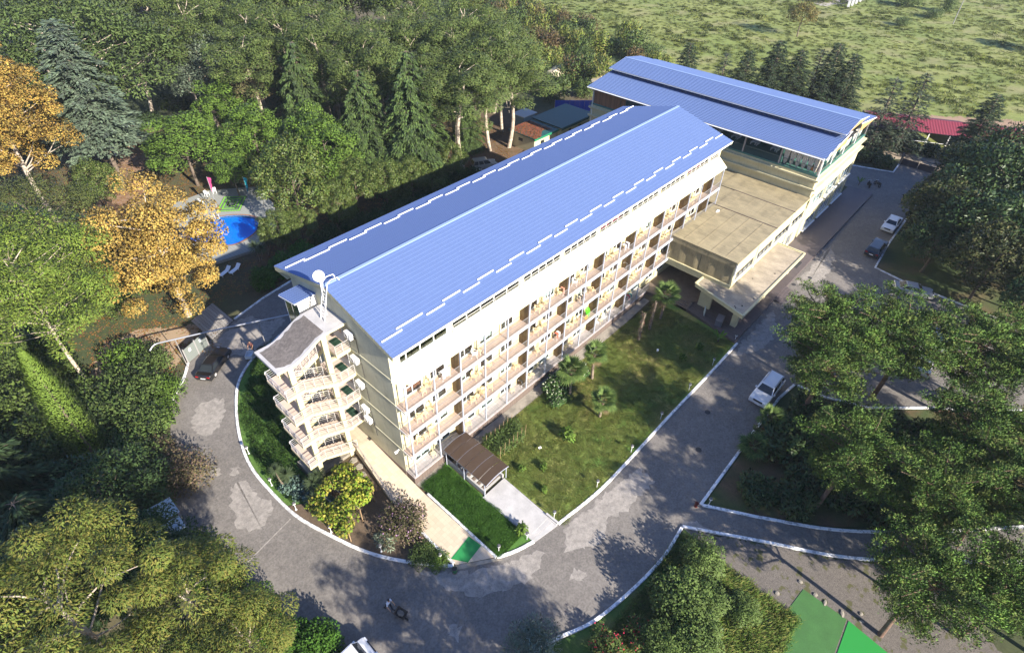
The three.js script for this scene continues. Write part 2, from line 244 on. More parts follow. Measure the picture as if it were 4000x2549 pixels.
// pale concrete patches laid over the asphalt, with ragged outlines
reseed(5);
const ragged = (poly, amt = 0.28) => { const o = []; for (let i = 0; i < poly.length; i++) { const a = poly[i], b = poly[(i + 1) % poly.length], n = Math.max(2, Math.round(Math.hypot(b[0] - a[0], b[1] - a[1]) / 0.28)); for (let k = 0; k < n; k++) { const t = k / n; o.push([lerp(a[0], b[0], t) + rr(-amt, amt) * (k ? 1 : 0.4), lerp(a[1], b[1], t) + rr(-amt, amt) * (k ? 1 : 0.4)]); } } return o; };
for (const P of [
  [[-10.3, -23.3], [-9.2, -23.6], [-8, -23.5], [-7.6, -22.3], [-8.3, -20.8], [-9.4, -19.4], [-10.7, -19.1], [-11.4, -20.1], [-11.2, -21.7]],
  [[-12.3, -11.6], [-11.4, -12.2], [-10.8, -11.2], [-10.7, -9.7], [-10.4, -7.6], [-11.3, -6.7], [-12.2, -6], [-13.2, -6.8], [-13.6, -7.8], [-13.2, -8.7], [-13.1, -10]],
  [[-12.7, -15], [-11.8, -14.9], [-11.9, -13.9], [-12.6, -14.3]], [[-11.2, -14], [-10.5, -13.7], [-10.8, -12.7], [-11.5, -13.2]],
  [[5.8, 12.9], [8.7, 13.3], [11.8, 13.6], [14.5, 13.9], [15.7, 14.2], [15.4, 15.3], [15.2, 16.2], [13.5, 16], [12.2, 15.9], [11.1, 16], [8.9, 15.1], [7.7, 16], [6.4, 15.8], [5.1, 14.9], [4, 14.2]],
  [[38.5, 13.4], [47.7, 13.4], [45, 15.1], [42.3, 15.9], [39.1, 15.4], [37.2, 14.3], [36, 13.5]], [[55.4, 13.3], [68.3, 13.4], [65.9, 14.7], [61.8, 15.7], [58.4, 15.7], [56.1, 14.3]],
  [[-5.2, 6.4], [-3.2, 9], [-0.2, 11.2], [2.7, 12.5], [3, 13.1], [1.7, 13.7], [-0.3, 13.4], [-1.8, 12.8], [-3.2, 11.8], [-4, 10.8], [-4.9, 8.4]],
  [[-0.6, -33.2], [1, -33.5], [1.3, -32.3], [2.2, -30.5], [3.6, -30.2], [3.6, -29.2], [1.6, -28.2], [1, -27.8], [-1.2, -26.9], [-3.1, -27.4], [-3.9, -28.1], [-3.8, -30.5], [-4.6, -31.6]],
  [[12.2, 20.8], [13.4, 20.2], [14.4, 21], [14.6, 22.2], [13.4, 22.3]], [[2.6, 16], [3.6, 15.6], [4.1, 16.6], [3.2, 17.1]], [[-7.2, 11.9], [-6.2, 11.5], [-5.8, 12.2], [-6.8, 12.8]]
]) struct(mesh('concrete_patch', flat(ragged(P), 0.004), M.concrete));
struct(new MB().bar([-10.0, 0, -5.2], [-16.3, 0, -3.9], 0.11, 0.016).build('road_joint', M.concrete));
for (const [x, z] of [[21.5, 17.3], [26.5, 15.6], [58.1, 14.2], [55, 13.2]]) struct(new MB().cyl([x, -0.03, z], [x, 0.012, z], 0.3, 0.3, 14).build('manhole_cover', M.dark));

function kerb(pts, w = 0.26, h = 0.14, material = M.kerb) { // painted kerb following a polyline, mitred, with chamfered top edges
  const m = new MB(), L = [], n = pts.length;
  const prof = [[-w / 2, -0.05], [-w / 2, h - 0.025], [-w / 2 + 0.025, h], [w / 2 - 0.025, h], [w / 2, h - 0.025], [w / 2, -0.05]];
  for (let i = 0; i < n; i++) {
    const a = pts[Math.max(0, i - 1)], b = pts[Math.min(n - 1, i + 1)], l = Math.hypot(b[0] - a[0], b[1] - a[1]), nx = -(b[1] - a[1]) / l, nz = (b[0] - a[0]) / l;
    L.push(prof.map(([o, y]) => [pts[i][0] + nx * o, y, pts[i][1] + nz * o]));
  }
  for (let i = 1; i < n; i++) for (let k = 0; k < 5; k++) m.quad(L[i - 1][k], L[i][k], L[i][k + 1], L[i - 1][k + 1]);
  for (const e of [L[0], L[n - 1]]) for (let k = 1; k < 5; k++) m.tri(e[0], e[k], e[k + 1]);
  return struct(m.build('kerb', material));
}
const smooth = (pts, n = 6) => new THREE.CatmullRomCurve3(pts.map(([x, z]) => V(x, 0, z))).getPoints(pts.length * n).map(v => [v.x, v.z]);
kerb([[38.6, 13.0], [32.6, 13.05], [22.4, 12.95], [15.6, 13], ...smooth([[15.6, 13], [10.9, 12.9], [5.75, 12.25]]).slice(1)]);
kerb(smooth([[3.05, 11.75], [1.4, 11.2], [-0.1, 10.45]]));
kerb(smooth([[-3.1, 8.35], [-5.8, 4.8], [-7.3, 2.1], [-8.6, -1.6], [-9.5, -4.9], [-9.8, -8.6], [-9.7, -12.8], [-8.8, -16.5], [-7.2, -20.4], [-5.3, -23.6], [-2.8, -25.7], [1, -27], [4, -27.9], [8, -28.6]]));
kerb([[14, -28.8], [60, -29.9]]);
kerb([[60, -37], [20, -36.4], [8.6, -35.9], [4.1, -35.2], [-0.5, -33.9]]);
kerb(smooth([[-7.7, -30.5], [-9.1, -28.5], [-11.6, -25.9]]));
kerb([[36.7, 20.7], [33.6, 20.3], [28, 20.3], [16.1, 20.45]]); kerb([[16.2, 20.6], ...smooth([[18.5, 24.7], [22, 30.2], [27.5, 36.3], [34, 42.5]])]);
kerb([[13.1, 20.35], ...smooth([[16.7, 26.2], [19.8, 31.4], [24, 36.5], [31, 44]])]); kerb([...smooth([[13, 20.35], [9.5, 20.6], [4.7, 20.1], [1.1, 19.3], [-2.3, 17.8], [-6, 17]])]);
kerb([[36.9, 21], [37.2, 23.8], [38.9, 27.8], [43.3, 32.4], [50, 40]]);
kerb([[92, 19.2], [75.4, 19.45], [67, 20], [66.2, 24.2], [66, 40]]); kerb([[97.8, 3.8], [99.6, 8.6], [101.2, 12.7], [105.6, 12.5]]);
kerb([[-0.17, 1.7], [-0.17, 10.4]], 0.22, 0.2); kerb([[-2.95, 4.2], [-3.0, 6], [-2.95, 8.2]], 0.22, 0.2);
kerb([[17.8, -62.6], [19.9, -59.4]]); kerb([[3.1, 5.6], [3.1, 11.7]], 0.2, 0.12, M.paleconcrete); kerb([[5.78, 5.6], [5.62, 12.2]], 0.2, 0.12, M.paleconcrete);

// lawns and beds
const lawnC = (x, z) => { const t = nA(x / 26, z / 26), s = nB(x / 18 + 0.2, z / 18), q = nC(x / 9, z / 9); let c = mixc(GRASS, LUSH, sst(0.52, 0.7, s)); c = mixc(c, DRY, sst(0.42, 0.66, t) * (0.35 + 0.5 * sst(6, 20, x))); return c.map(v => v * (0.8 + 0.4 * q)); };
tinted([[6, 1.3], [33, 1.3], [39.6, 2.6], [39.6, 5.4], [38.4, 12.9], [32.6, 12.98], [22.4, 12.85], [15.6, 12.9], [10.9, 12.8], [5.8, 12.1]], 0.05, 0.8, lawnC, 'lawn', M.lawn);
tinted([[-0.05, 1.2], [0.2, 0.6], [3.3, 0.3], [3.05, 11.6], [1.4, 11.1], [-0.05, 10.4]], 0.05, 0.5, (x, z) => { const q = nC(x / 8, z / 8); return mixc(LUSH, [0.06, 0.15, 0.022], q).map(v => v * (0.85 + 0.3 * q)); }, 'lawn_strip', M.lawn);
tinted([[-9.6, -12.6], [-8.7, -16.4], [-7.1, -20.3], [-5.2, -23.5], [-2.8, -25.6], [4, -27.8], [14, -28.6], [14, -16], [-0.4, -15], [-0.4, -10], [-6.7, -9.8], [-6.7, -6.2], [-7.5, -5], [-9.5, -6.5], [-9.7, -8.6]], 0.04, 0.8, (x, z) => { const q = nC(x / 8, z / 8); return mixc(LUSH, [0.07, 0.11, 0.02], q).map(v => v * (0.85 + 0.3 * q)); }, 'side_lawn', M.lawn);
struct(mesh('flower_bed', flat([[-9.5, -6.4], [-9.4, -4.9], [-8.5, -1.6], [-7.2, 2.1], [-5.7, 4.8], [-3.1, 8.2], [-3.05, 4], [-3.05, 0], [-2.0, -6.5], [-6.6, -6.4], [-7.5, -5]], 0.03), M.soil));
struct(mesh('paved_apron', flat([[6.1, 0.16], [38.2, 0.16], [38.2, 1.0], [33, 1.25], [20, 1.35], [6.1, 1.2]], 0.06), M.apron));
struct(mesh('corner_apron', flat(ragged([[-0.2, 0.16], [3.2, 0.16], [3.1, 0.6], [1.8, 0.8], [0.6, 1.6], [-0.1, 1.9]], 0.12), 0.06), M.apron));
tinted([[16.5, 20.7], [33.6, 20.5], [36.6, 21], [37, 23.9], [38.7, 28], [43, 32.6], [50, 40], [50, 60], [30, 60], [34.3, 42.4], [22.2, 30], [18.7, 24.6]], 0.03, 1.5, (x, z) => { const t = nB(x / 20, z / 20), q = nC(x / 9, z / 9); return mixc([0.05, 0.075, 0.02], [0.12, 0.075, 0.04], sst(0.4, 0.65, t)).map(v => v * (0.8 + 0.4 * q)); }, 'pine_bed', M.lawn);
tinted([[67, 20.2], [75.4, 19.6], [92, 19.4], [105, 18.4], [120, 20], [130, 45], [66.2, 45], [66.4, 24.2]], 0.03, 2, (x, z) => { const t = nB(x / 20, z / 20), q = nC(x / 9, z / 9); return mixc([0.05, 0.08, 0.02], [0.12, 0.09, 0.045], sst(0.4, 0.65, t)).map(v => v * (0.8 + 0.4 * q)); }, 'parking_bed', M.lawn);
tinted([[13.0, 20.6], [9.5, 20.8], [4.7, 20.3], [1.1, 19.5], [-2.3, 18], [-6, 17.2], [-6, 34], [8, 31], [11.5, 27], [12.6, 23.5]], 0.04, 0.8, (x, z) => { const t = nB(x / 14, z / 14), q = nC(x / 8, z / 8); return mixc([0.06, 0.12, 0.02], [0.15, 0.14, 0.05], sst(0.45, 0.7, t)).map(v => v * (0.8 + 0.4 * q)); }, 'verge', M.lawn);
struct(mesh('gravel_yard', flat(ragged([[13.1, 20.6], [16.6, 26.4], [19.7, 31.7], [24, 37], [20, 44], [0, 44], [0, 33], [8, 31], [11.5, 27], [12.6, 23.5]], 0.2), 0.02), M.gravel));
tag(new MB().prism([[15, 30.3], [8.2, 29.6], [2, 29.4], [2, 36], [11.5, 33.9], [15, 33.7]], 0.028, 0.05).build('turf_mat', M.carpet), 'dull green artificial turf mat on the gravel, lower right corner', 'mat');
tag(new MB().prism([[15, 33.85], [11.6, 34.05], [4, 36.1], [4, 42], [14.6, 37.2]], 0.028, 0.056).build('turf_mat', M.carpet2), 'vivid green artificial turf mat beside the duller one', 'mat');
reseed(77);
[[15.4, 29.9], [15.2, 31.2], [15.1, 32], [15.2, 33.3], [13.2, 28.9], [9.6, 28.3], [8.9, 28.9], [8.6, 29.3], [15.6, 34.6], [16.2, 34.4], [13.6, 36.9]].forEach(([x, z], i) => {
  const g = new THREE.DodecahedronGeometry(1, 0); g.scale(rr(0.16, 0.36), 0.06, rr(0.1, 0.2)); g.rotateY(rr(0, 3)); g.translate(x, 0.08, z);
  tag(mesh('stone_block', g, M.apron), 'pale stone block weighting the edge of the turf mats', 'stone', 'stone blocks along the turf mats');
});
struct(mesh('forest_clearing', flat(ragged([[-9, -40], [-4, -36], [-5, -33], [-9, -31], [-14, -30], [-16, -36], [-13, -41]], 0.4), -0.01), mat([0.30, 0.22, 0.14], 1)));
struct(mesh('forest_path', flat(ragged([[-2, -66], [4, -72], [9, -84], [14, -95], [11, -97], [4, -86], [-3, -74], [-6, -68]], 0.5), -0.012), mat([0.24, 0.15, 0.095], 1)));
struct(mesh('shed_yard', flat(ragged([[40, -37.4], [66, -37.4], [66, -48], [44, -48]], 0.6), -0.01), mat([0.13, 0.085, 0.05], 1)));
struct(mesh('sand_lane', flat(ragged([[108, 12], [108, 18.5], [113, 24], [118, 23], [112, 8], [106, -2], [102, -4], [104, 4]], 0.3), 0.004), mat([0.34, 0.28, 0.21], 1)));
struct(mesh('earth_track', flat(ragged([[112, -20], [118, -6], [130, 8], [146, 30], [150, 28], [132, 3], [120, -12], [114, -22]], 0.8), 0.006), mat([0.27, 0.18, 0.115], 1)));
struct(mesh('far_lane', flat(ragged([[224, -46], [236, -41], [262, -34], [300, -30], [300, -35], [264, -40], [240, -47], [228, -50]], 1), 0.01), mat([0.33, 0.30, 0.27], 1)));
// ---------------------------------------------------------------- hotel
function tileSlope(len, run, rise, wave = 0.22, step = 0.41) { // pressed metal tile sheet: u along the eave, slope rising toward +v; returns geometry in (u, y, v)
  const L = Math.hypot(run, rise), rows = Math.round(L / step), cols = Math.round(len / wave) * 4, p = [], idx = [], ny = run / L, nv = -rise / L;
  for (let r = 0; r < rows; r++) for (const [s, o] of [[r / rows, 0.062], [(r + 1) / rows, 0.002]]) for (let i = 0; i <= cols; i++) {
    const w = o + 0.03 * [0, 0.8, 1, 0.8][i & 3]; p.push(len * i / cols, rise * s + ny * w, run * s + nv * w);
  }
  const n = cols + 1; for (let r = 0; r < rows * 2 - 1; r++) for (let i = 0; i < cols; i++) { const a = r * n + i; idx.push(a, a + n, a + 1, a + 1, a + n, a + n + 1); }
  let g = new THREE.BufferGeometry(); g.setAttribute('position', new THREE.Float32BufferAttribute(p, 3)); g.setIndex(idx); g = g.toNonIndexed(); g.computeVertexNormals();
  const q = g.attributes.position, uv = new Float32Array(q.count * 2); for (let i = 0; i < q.count; i++) { uv[2 * i] = q.getX(i); uv[2 * i + 1] = q.getZ(i); } g.setAttribute('uv', new THREE.BufferAttribute(uv, 2)); return g;
}
const BAY = 3.012, FY = [1.05, 4.1, 7.1, 10.1], X0 = -0.28, X1 = 54.0, ZW = -1.05, ZB = -14.75;
const bounds = [0, 2, 5, 7, 9, 11, 13, 15, 17, 18];
const hotel = thing('hotel_building', 'long cream five-storey hotel with blue tiled gable roof and rows of balconies', 'building');
const units = []; // window openings of the balcony front: [xa, floor]
bounds.slice(0, -1).forEach((b, i) => { const x = b * BAY, w = (bounds[i + 1] - b) * BAY; units.push(x + 0.9); if (w > 4) units.push(x + 3.5); if (w > 7) units.push(x + 6.3); });
{
  const holes = []; for (const f of FY) for (const x of units) holes.push([[x, f + 0.06], [x + 1.75, f + 0.06], [x + 1.75, f + 2.15], [x, f + 2.15]]);
  const strips = []; bounds.slice(0, -1).forEach((b, i) => { const a = b * BAY + 0.3 + (i ? 0 : 0.4), c = bounds[i + 1] * BAY - 0.22; strips.push([a, Math.min(c, X1 - 0.4)]); holes.push([[a, 14.12], [strips[i][1], 14.12], [strips[i][1], 15.8], [a, 15.8]]); });
  const w = new MB(); w.depth = 0.22; w.plate([[X0 + 0.2, 0], [X1, 0], [X1, 16.4], [X0 + 0.2, 16.4]], holes, new THREE.Matrix4().makeTranslation(0, 0, ZW - 0.22)); w.build('front_wall', M.cream, hotel);
  const g = new MB(); g.depth = 0.2; // gable walls
  const out = [[ZB, 0], [ZW, 0], [ZW, 16.4], [-7.9, 18.55], [ZB, 16.4]].map(([z, y]) => [-z, y]);
  const R = new THREE.Matrix4().makeRotationY(Math.PI / 2);
  g.plate(out, [], new THREE.Matrix4().makeTranslation(X0, 0, 0).multiply(R)); g.build('gable_wall', M.gable, hotel);
  const g2 = new MB(); g2.depth = 0.2; g2.plate(out, [], new THREE.Matrix4().makeTranslation(X1 - 0.02, 0, 0).multiply(R)); g2.build('gable_wall', M.cream, hotel);
  new MB().box(X0 + 0.2, 0, ZB, X1, 16.4, ZB + 0.2).build('back_wall', M.cream, hotel);
  const rooms = new MB(); for (const f of [...FY, 13.1, 16.3]) rooms.box(X0 + 0.2, f - 0.3, ZB + 0.25, X1 - 0.05, f - 0.02, ZW - 0.25); rooms.box(X0 + 0.2, 0.4, -4.2, X1 - 0.05, 16.2, -4.0); rooms.build('interior', M.room, hotel);
  for (const y of [4.05, 7.05, 10.05, 13.05]) new MB().box(X0 - 0.05, y, ZB, X0, y + 0.09, ZW).build('string_course', M.gable, hotel);
  const pl = new MB().box(X0 - 0.06, -0.1, ZB, X0 - 0.002, 0.95, ZW); pl.build('plinth', M.plinth, hotel);
  // roof
  const He = 16.6, Hr = 18.9, ze = 0.15, zr = -8.28, zb = -16.7, xe0 = -0.64, len = 54.8;
  const gs = tileSlope(len, ze - zr, Hr - He); const f1 = gs.clone(); f1.scale(1, 1, -1); { const ix = f1.attributes.position.array; for (let i = 0; i < ix.length; i += 9) for (let k = 0; k < 3; k++) { const t = ix[i + 3 + k]; ix[i + 3 + k] = ix[i + 6 + k]; ix[i + 6 + k] = t; } f1.computeVertexNormals(); } f1.translate(xe0, He, ze);
  const rf = mesh('roof', f1, M.blue, hotel);
  const b1 = gs.clone(); b1.translate(xe0, He, zb); mesh('roof', b1, M.blue, hotel);
  new MB().bar([xe0, Hr + 0.05, zr], [xe0 + len, Hr + 0.05, zr], 0.3, 0.08).build('ridge_cap', M.ridge, hotel);
  new MB().box(xe0 + 0.04, He - 0.27, ze - 0.10, xe0 + len - 0.04, He - 0.02, ze - 0.03).build('fascia', M.white, hotel);
  new MB().box(xe0 + 0.04, He - 0.42, zb + 0.03, xe0 + len - 0.04, He - 0.02, zb + 0.1).build('fascia', M.cream, hotel);
  new MB().box(xe0 + 0.05, He - 0.29, ZW - 0.1, xe0 + len - 0.05, He - 0.25, ze - 0.1).box(xe0 + 0.05, He - 0.44, zb + 0.1, xe0 + len - 0.05, He - 0.4, ZB).build('soffit', M.cream, hotel);
  for (const x of [xe0, xe0 + len - 0.12]) { // sloping verge boards with a dentilled underside
    const v = new MB(); v.bar([x + 0.06, He - 0.13, ze], [x + 0.06, Hr - 0.13, zr], 0.12, 0.24).bar([x + 0.06, He - 0.13, zb], [x + 0.06, Hr - 0.13, zr], 0.12, 0.24); v.build('verge_board', M.cream, hotel);
    const d = new MB(); for (let k = 0; k < 60; k++) { const t = (k + 0.5) / 60; for (const e of [ze, zb]) { const z = lerp(e, zr, t), y = lerp(He, Hr, t) - 0.34; d.box(x + (x < 0 ? 0.0 : -0.1), y - 0.07, z - 0.035, x + (x < 0 ? 0.34 : 0.12), y + 0.07, z + 0.035); } } d.build('rafter_ends', M.cream, hotel);
  }
  new MB().bar([xe0, He + 0.0, ze + 0.03], [xe0 + len, He, ze + 0.03], 0.05, 0.05).build('gutter', M.white, hotel);
  // snow guards, two staggered rows on each slope
  const sg = new MB().box(0.02, 0, -0.045, 1.98, 0.1, 0.045).geometry();
  for (const side of [1, -1]) for (let k = -2; k < 25; k++) {
    const low = ((k % 2) + 2) % 2 === 0, z = side > 0 ? (low ? -1.41 : -1.72) : (low ? -15.02 : -14.62), y = He + (Hr - He) * (side > 0 ? (ze - z) / (ze - zr) : (z - zb) / (zr - zb)) + 0.06;
    const m = mesh('snow_guard', sg, M.guard, hotel); m.position.set(k === -2 ? -0.42 : k === -1 ? 1.2 : 4 + 2 * k, y, z); m.rotation.x = side * 0.266; m.scale.x = k === -1 ? 1.36 : 1;
  }
  // balcony floors
  FY.forEach((f, k) => {
    if (k) { new MB().box(X0, f - 0.2, ZW, X1, f - 0.012, 0.06).build('balcony_slab', M.white, hotel); new MB().box(X0 + 0.02, f - 0.012, ZW, X1 - 0.02, f, 0.06).build('balcony_tiles', M.floorTile, hotel); new MB().box(X0 - 0.02, f - 0.30, 0.06, X1 + 0.02, f - 0.02, 0.16).box(X0 - 0.02, f - 0.05, 0.16, X1 + 0.02, f - 0.02, 0.2).build('edge_beam', M.steel, hotel); }
    else { new MB().box(X0, 0, ZW, X1 - 15.6, f - 0.1, 0.14).build('plinth', M.plinth, hotel); new MB().box(X0, f - 0.1, ZW, X1 - 15.6, f, 0.18).build('balcony_slab', M.greyTile, hotel); }
  });
  for (let i = 0; i <= 18; i++) { const x = Math.min(i * BAY, X1 - 0.06), y0 = x > 38 ? 4.0 : 1.05; new MB().box(x - 0.055, y0, 0.03, x + 0.055, 12.98, 0.14).build('balcony_post', M.steel, hotel); }
  // railings: one per bay and floor, with balusters
  const rail = (L, skip) => { const m = new MB(); m.box(0.06, 0.93, -0.02, L - 0.06, 0.97, 0.02).box(0.06, 0.08, -0.015, L - 0.06, 0.11, 0.015); const n = Math.round(L / 0.125); for (let k = 1; k < n; k++) { const x = L * k / n; m.box(x - 0.009, 0.1, -0.009, x + 0.009, 0.94, 0.009); } return m.geometry(); };
  const rg = rail(BAY), rs = rail(1.12);
  FY.forEach((f, k) => { for (let i = 0; i < 18; i++) { if (k === 0 && (i >= 13 || i === 1)) continue; const m = mesh('railing', rg, M.rail, hotel); m.position.set(i * BAY, f, 0.08); } const e = mesh('railing', rs, M.rail, hotel); e.position.set(X0 + 0.06, f, 0.08); e.rotation.y = Math.PI / 2; });
  { const e = mesh('railing', rs, M.rail, hotel); e.position.set(BAY, FY[0], 0.08); e.rotation.y = Math.PI / 2; const q = mesh('railing', rs, M.rail, hotel); q.position.set(2 * BAY, FY[0], 0.08); q.rotation.y = Math.PI / 2; }
  // stone-clad partitions: irregular slabs with recessed joints
  reseed(11);
  const slabs = []; { // polygons from a jittered grid, in (z,y) metres
    const P = []; for (let j = 0; j <= 4; j++) { P.push([]); for (let i = 0; i <= 2; i++) P[j].push([i * 0.5 + (i % 2 ? rr(-0.14, 0.14) : 0), j * 0.66 + (j % 4 ? rr(-0.16, 0.16) : 0)]); }
    for (let j = 0; j < 4; j++) for (let i = 0; i < 2; i++) { const q = [P[j][i], P[j][i + 1], P[j + 1][i + 1], P[j + 1][i]], cx = q.reduce((a, b) => a + b[0], 0) / 4, cy = q.reduce((a, b) => a + b[1], 0) / 4; slabs.push(q.map(([a, b]) => [cx + (a - cx) * 0.95, cy + (b - cy) * 0.955])); }
  }
  const stoneG = slabs.map(q => { const s = new THREE.Shape(q.map(v => new THREE.Vector2(...v))); return new THREE.ExtrudeGeometry(s, { depth: 0.02, bevelEnabled: true, bevelThickness: 0.012, bevelSize: 0.012, bevelSegments: 1 }); });
  const stoneM = [[0.15, 0.095, 0.042], [0.12, 0.075, 0.036], [0.175, 0.12, 0.06], [0.1, 0.064, 0.034]].map(c => mat(c, 0.75));
  const core = new MB().box(-0.06, 0, -1.0, 0.06, 2.68, 0.02).geometry(), coreM = mat([0.045, 0.03, 0.018], 0.9);
  FY.forEach((f, k) => bounds.slice(1, -1).forEach((b, bi) => {
    if (k === 0 && b > 12) return;
    const w = mesh('partition_wall', core, coreM, hotel); w.position.set(b * BAY - 0.02, f, 0);
    for (const side of [-1, 1]) stoneG.forEach((g, i) => { const s = mesh('stone', g, stoneM[(i * 3 + bi + k) % 4], w); s.rotation.y = side < 0 ? Math.PI / 2 + Math.PI : Math.PI / 2; s.position.set(side * 0.062, 0.02, side < 0 ? -0.99 : 0.01); });
  }));
  // window units: white frames, four panes, curtain
  const fr = new MB(); { const W = 1.75, H = 2.09, t = 0.075; for (const x of [0, 0.66, W - t]) fr.box(x, 0, -0.05, x + t, H, 0.05); for (const y of [0, 0.92, H - t]) for (const [a, b] of [[t, 0.66], [0.66 + t, W - t]]) fr.box(a, y, -0.045, b, y + t, 0.045); fr.box(t, 1.45, -0.03, 0.66, 1.5, 0.03); }
  const frG = fr.geometry(), panes = [[0.075, 0.075, 0.66, 0.92], [0.735, 0.075, 1.675, 0.92], [0.075, 0.995, 0.66, 2.015], [0.735, 0.995, 1.675, 2.015]].map(([a, b, c, d]) => new MB().box(a, b, -0.006, c, d, 0.006).geometry());
  const cur = k => { const m = new MB(), n = 26; for (let i = 0; i < n; i++) { const a = i / n, b = (i + 1) / n, z = t => 0.045 * Math.sin(t * 21 + k) + 0.02 * Math.sin(t * 50); const lo = k === 2 ? 0.45 + 0.3 * Math.abs(Math.sin(a * 6)) : k === 1 ? 0.9 : 0.1; m.quad([a * 1.65, lo, z(a)], [b * 1.65, lo, z(b)], [b * 1.65, 2.05, z(b)], [a * 1.65, 2.05, z(a)]); } return m.geometry(); };
  const curs = [cur(0), cur(1), cur(2)], dim = mat([0.30, 0.10, 0.06], 0.9);
  FY.forEach((f, k) => units.forEach((x, i) => {
    const w = mesh('window', frG, M.white, hotel); w.position.set(x, f + 0.06, ZW - 0.1);
    panes.forEach(g => mesh('pane', g, M.glass, w)); const c = mesh('curtain', curs[(i * 2 + k) % 3], i === 0 && k === 3 ? dim : M.curtain, w); c.position.set(0.05, 0, -0.22); c.scale.x = (i + k) % 3 === 1 ? 0.55 : 1;
  }));
  // downpipes and shallow vertical grooves on the balcony wall
  const pipeG = new MB().cyl([0, 0.05, 0], [0, 2.7, 0], 0.045, 0.045, 8).geometry(), pipeM = mat([0.42, 0.40, 0.27], 0.6);
  FY.forEach((f, k) => bounds.slice(0, -1).forEach(b => { const m = mesh('downpipe', pipeG, pipeM, hotel); m.position.set(b * BAY + 2.85, f, ZW + 0.05); }));
  // awning over the top balconies
  const ax0 = 0.5, a = new MB(); bounds.slice(0, -1).forEach((b, i) => { const s = i ? b * BAY + 0.012 : ax0, e = i === 8 ? X1 + 0.35 : bounds[i + 1] * BAY - 0.012, m = new MB(); m.quad([s, 12.93, 0.22], [e, 12.93, 0.22], [e, 13.98, ZW], [s, 13.98, ZW]); m.quad([s, 12.90, 0.22], [s, 13.95, ZW], [e, 13.95, ZW], [e, 12.90, 0.22]); m.box(s, 12.86, 0.2, e, 12.94, 0.235); m.build('awning_panel', M.awning, hotel); });
  const ac = new MB(), P0 = [X0 - 0.1, 12.93, ZW], P1 = [0.0, 12.93, 0.2], PT = [ax0 - 0.02, 13.97, ZW], PU = [ax0 - 0.02, 12.93, 0.22]; const nst = 9; for (let i = 0; i < nst; i++) { const q = t => [lerp(P0[0], PU[0], t), 12.93, lerp(P0[2], PU[2], t)], e0 = q(i / nst), e1 = q((i + 0.9) / nst); ac.tri(e0, e1, PT); } ac.build('awning_hip', M.awning, hotel);
  // strip windows under the eave
  strips.forEach(([s, e], i) => {
    const n = i ? 5 : 4, W = (e - s), t = 0.08, m = new MB(); for (let k = 0; k <= n; k++) { const x = s + (W - t) * (i || !k ? k / n : k === 1 ? 0.13 : 0.13 + 0.87 * (k - 1) / (n - 1)); m.box(x, 14.13, ZW - 0.14, x + t, 15.79, ZW - 0.04); } m.box(s, 14.13, ZW - 0.13, e, 14.2, ZW - 0.05).box(s, 15.72, ZW - 0.13, e, 15.79, ZW - 0.05); if (i) m.box(s, 15.2, ZW - 0.12, e, 15.25, ZW - 0.06);
    const w = m.build('strip_window', M.white, hotel); for (let k = 0; k < n; k++) new MB().box(s + W * k / n + 0.09, 14.2, ZW - 0.1, s + W * (k + 1) / n - 0.01, 15.72, ZW - 0.092).build('pane', M.glass, w);
    const colour = i === 0 ? mat([0.03, 0.16, 0.17], 0.9) : [2, 3, 6].includes(i) ? mat([0.01, 0.09, 0.20], 0.8) : mat([0.02, 0.07, 0.13], 0.85);
    new MB().box(s, 14.95, ZW - 0.62, e, 15.8, ZW - 0.6).build('curtain', colour, w);
    if (i === 4 || i === 7) for (const q of [0.1, 0.5]) new MB().box(s + W * q, 14.3, ZW - 0.5, s + W * (q + 0.3), 14.85, ZW - 0.4).build('towel', mat([0.42, 0.02, 0.07], 0.9), w);
    if (i) { const r = new MB(); r.box(s, 14.75, ZW + 0.08, e, 14.8, ZW + 0.12).box(s, 14.45, ZW + 0.09, e, 14.48, ZW + 0.11); for (let k = 0; k <= 5; k++) { const x = lerp(s + 0.03, e - 0.03, k / 5); r.box(x - 0.02, 13.95, ZW + 0.08, x + 0.02, 14.8, ZW + 0.12); } r.build('window_guard', M.chrome, hotel); }
  });
  // security camera on the gable corner
  const cm = new MB(); cm.box(X0 - 0.35, 3.6, -1.75, X0, 3.68, -1.65).box(X0 - 0.5, 3.5, -1.78, X0 - 0.2, 3.66, -1.6); tag(cm.build('security_camera', M.white), 'small white security camera low on the shaded gable wall', 'camera');
}
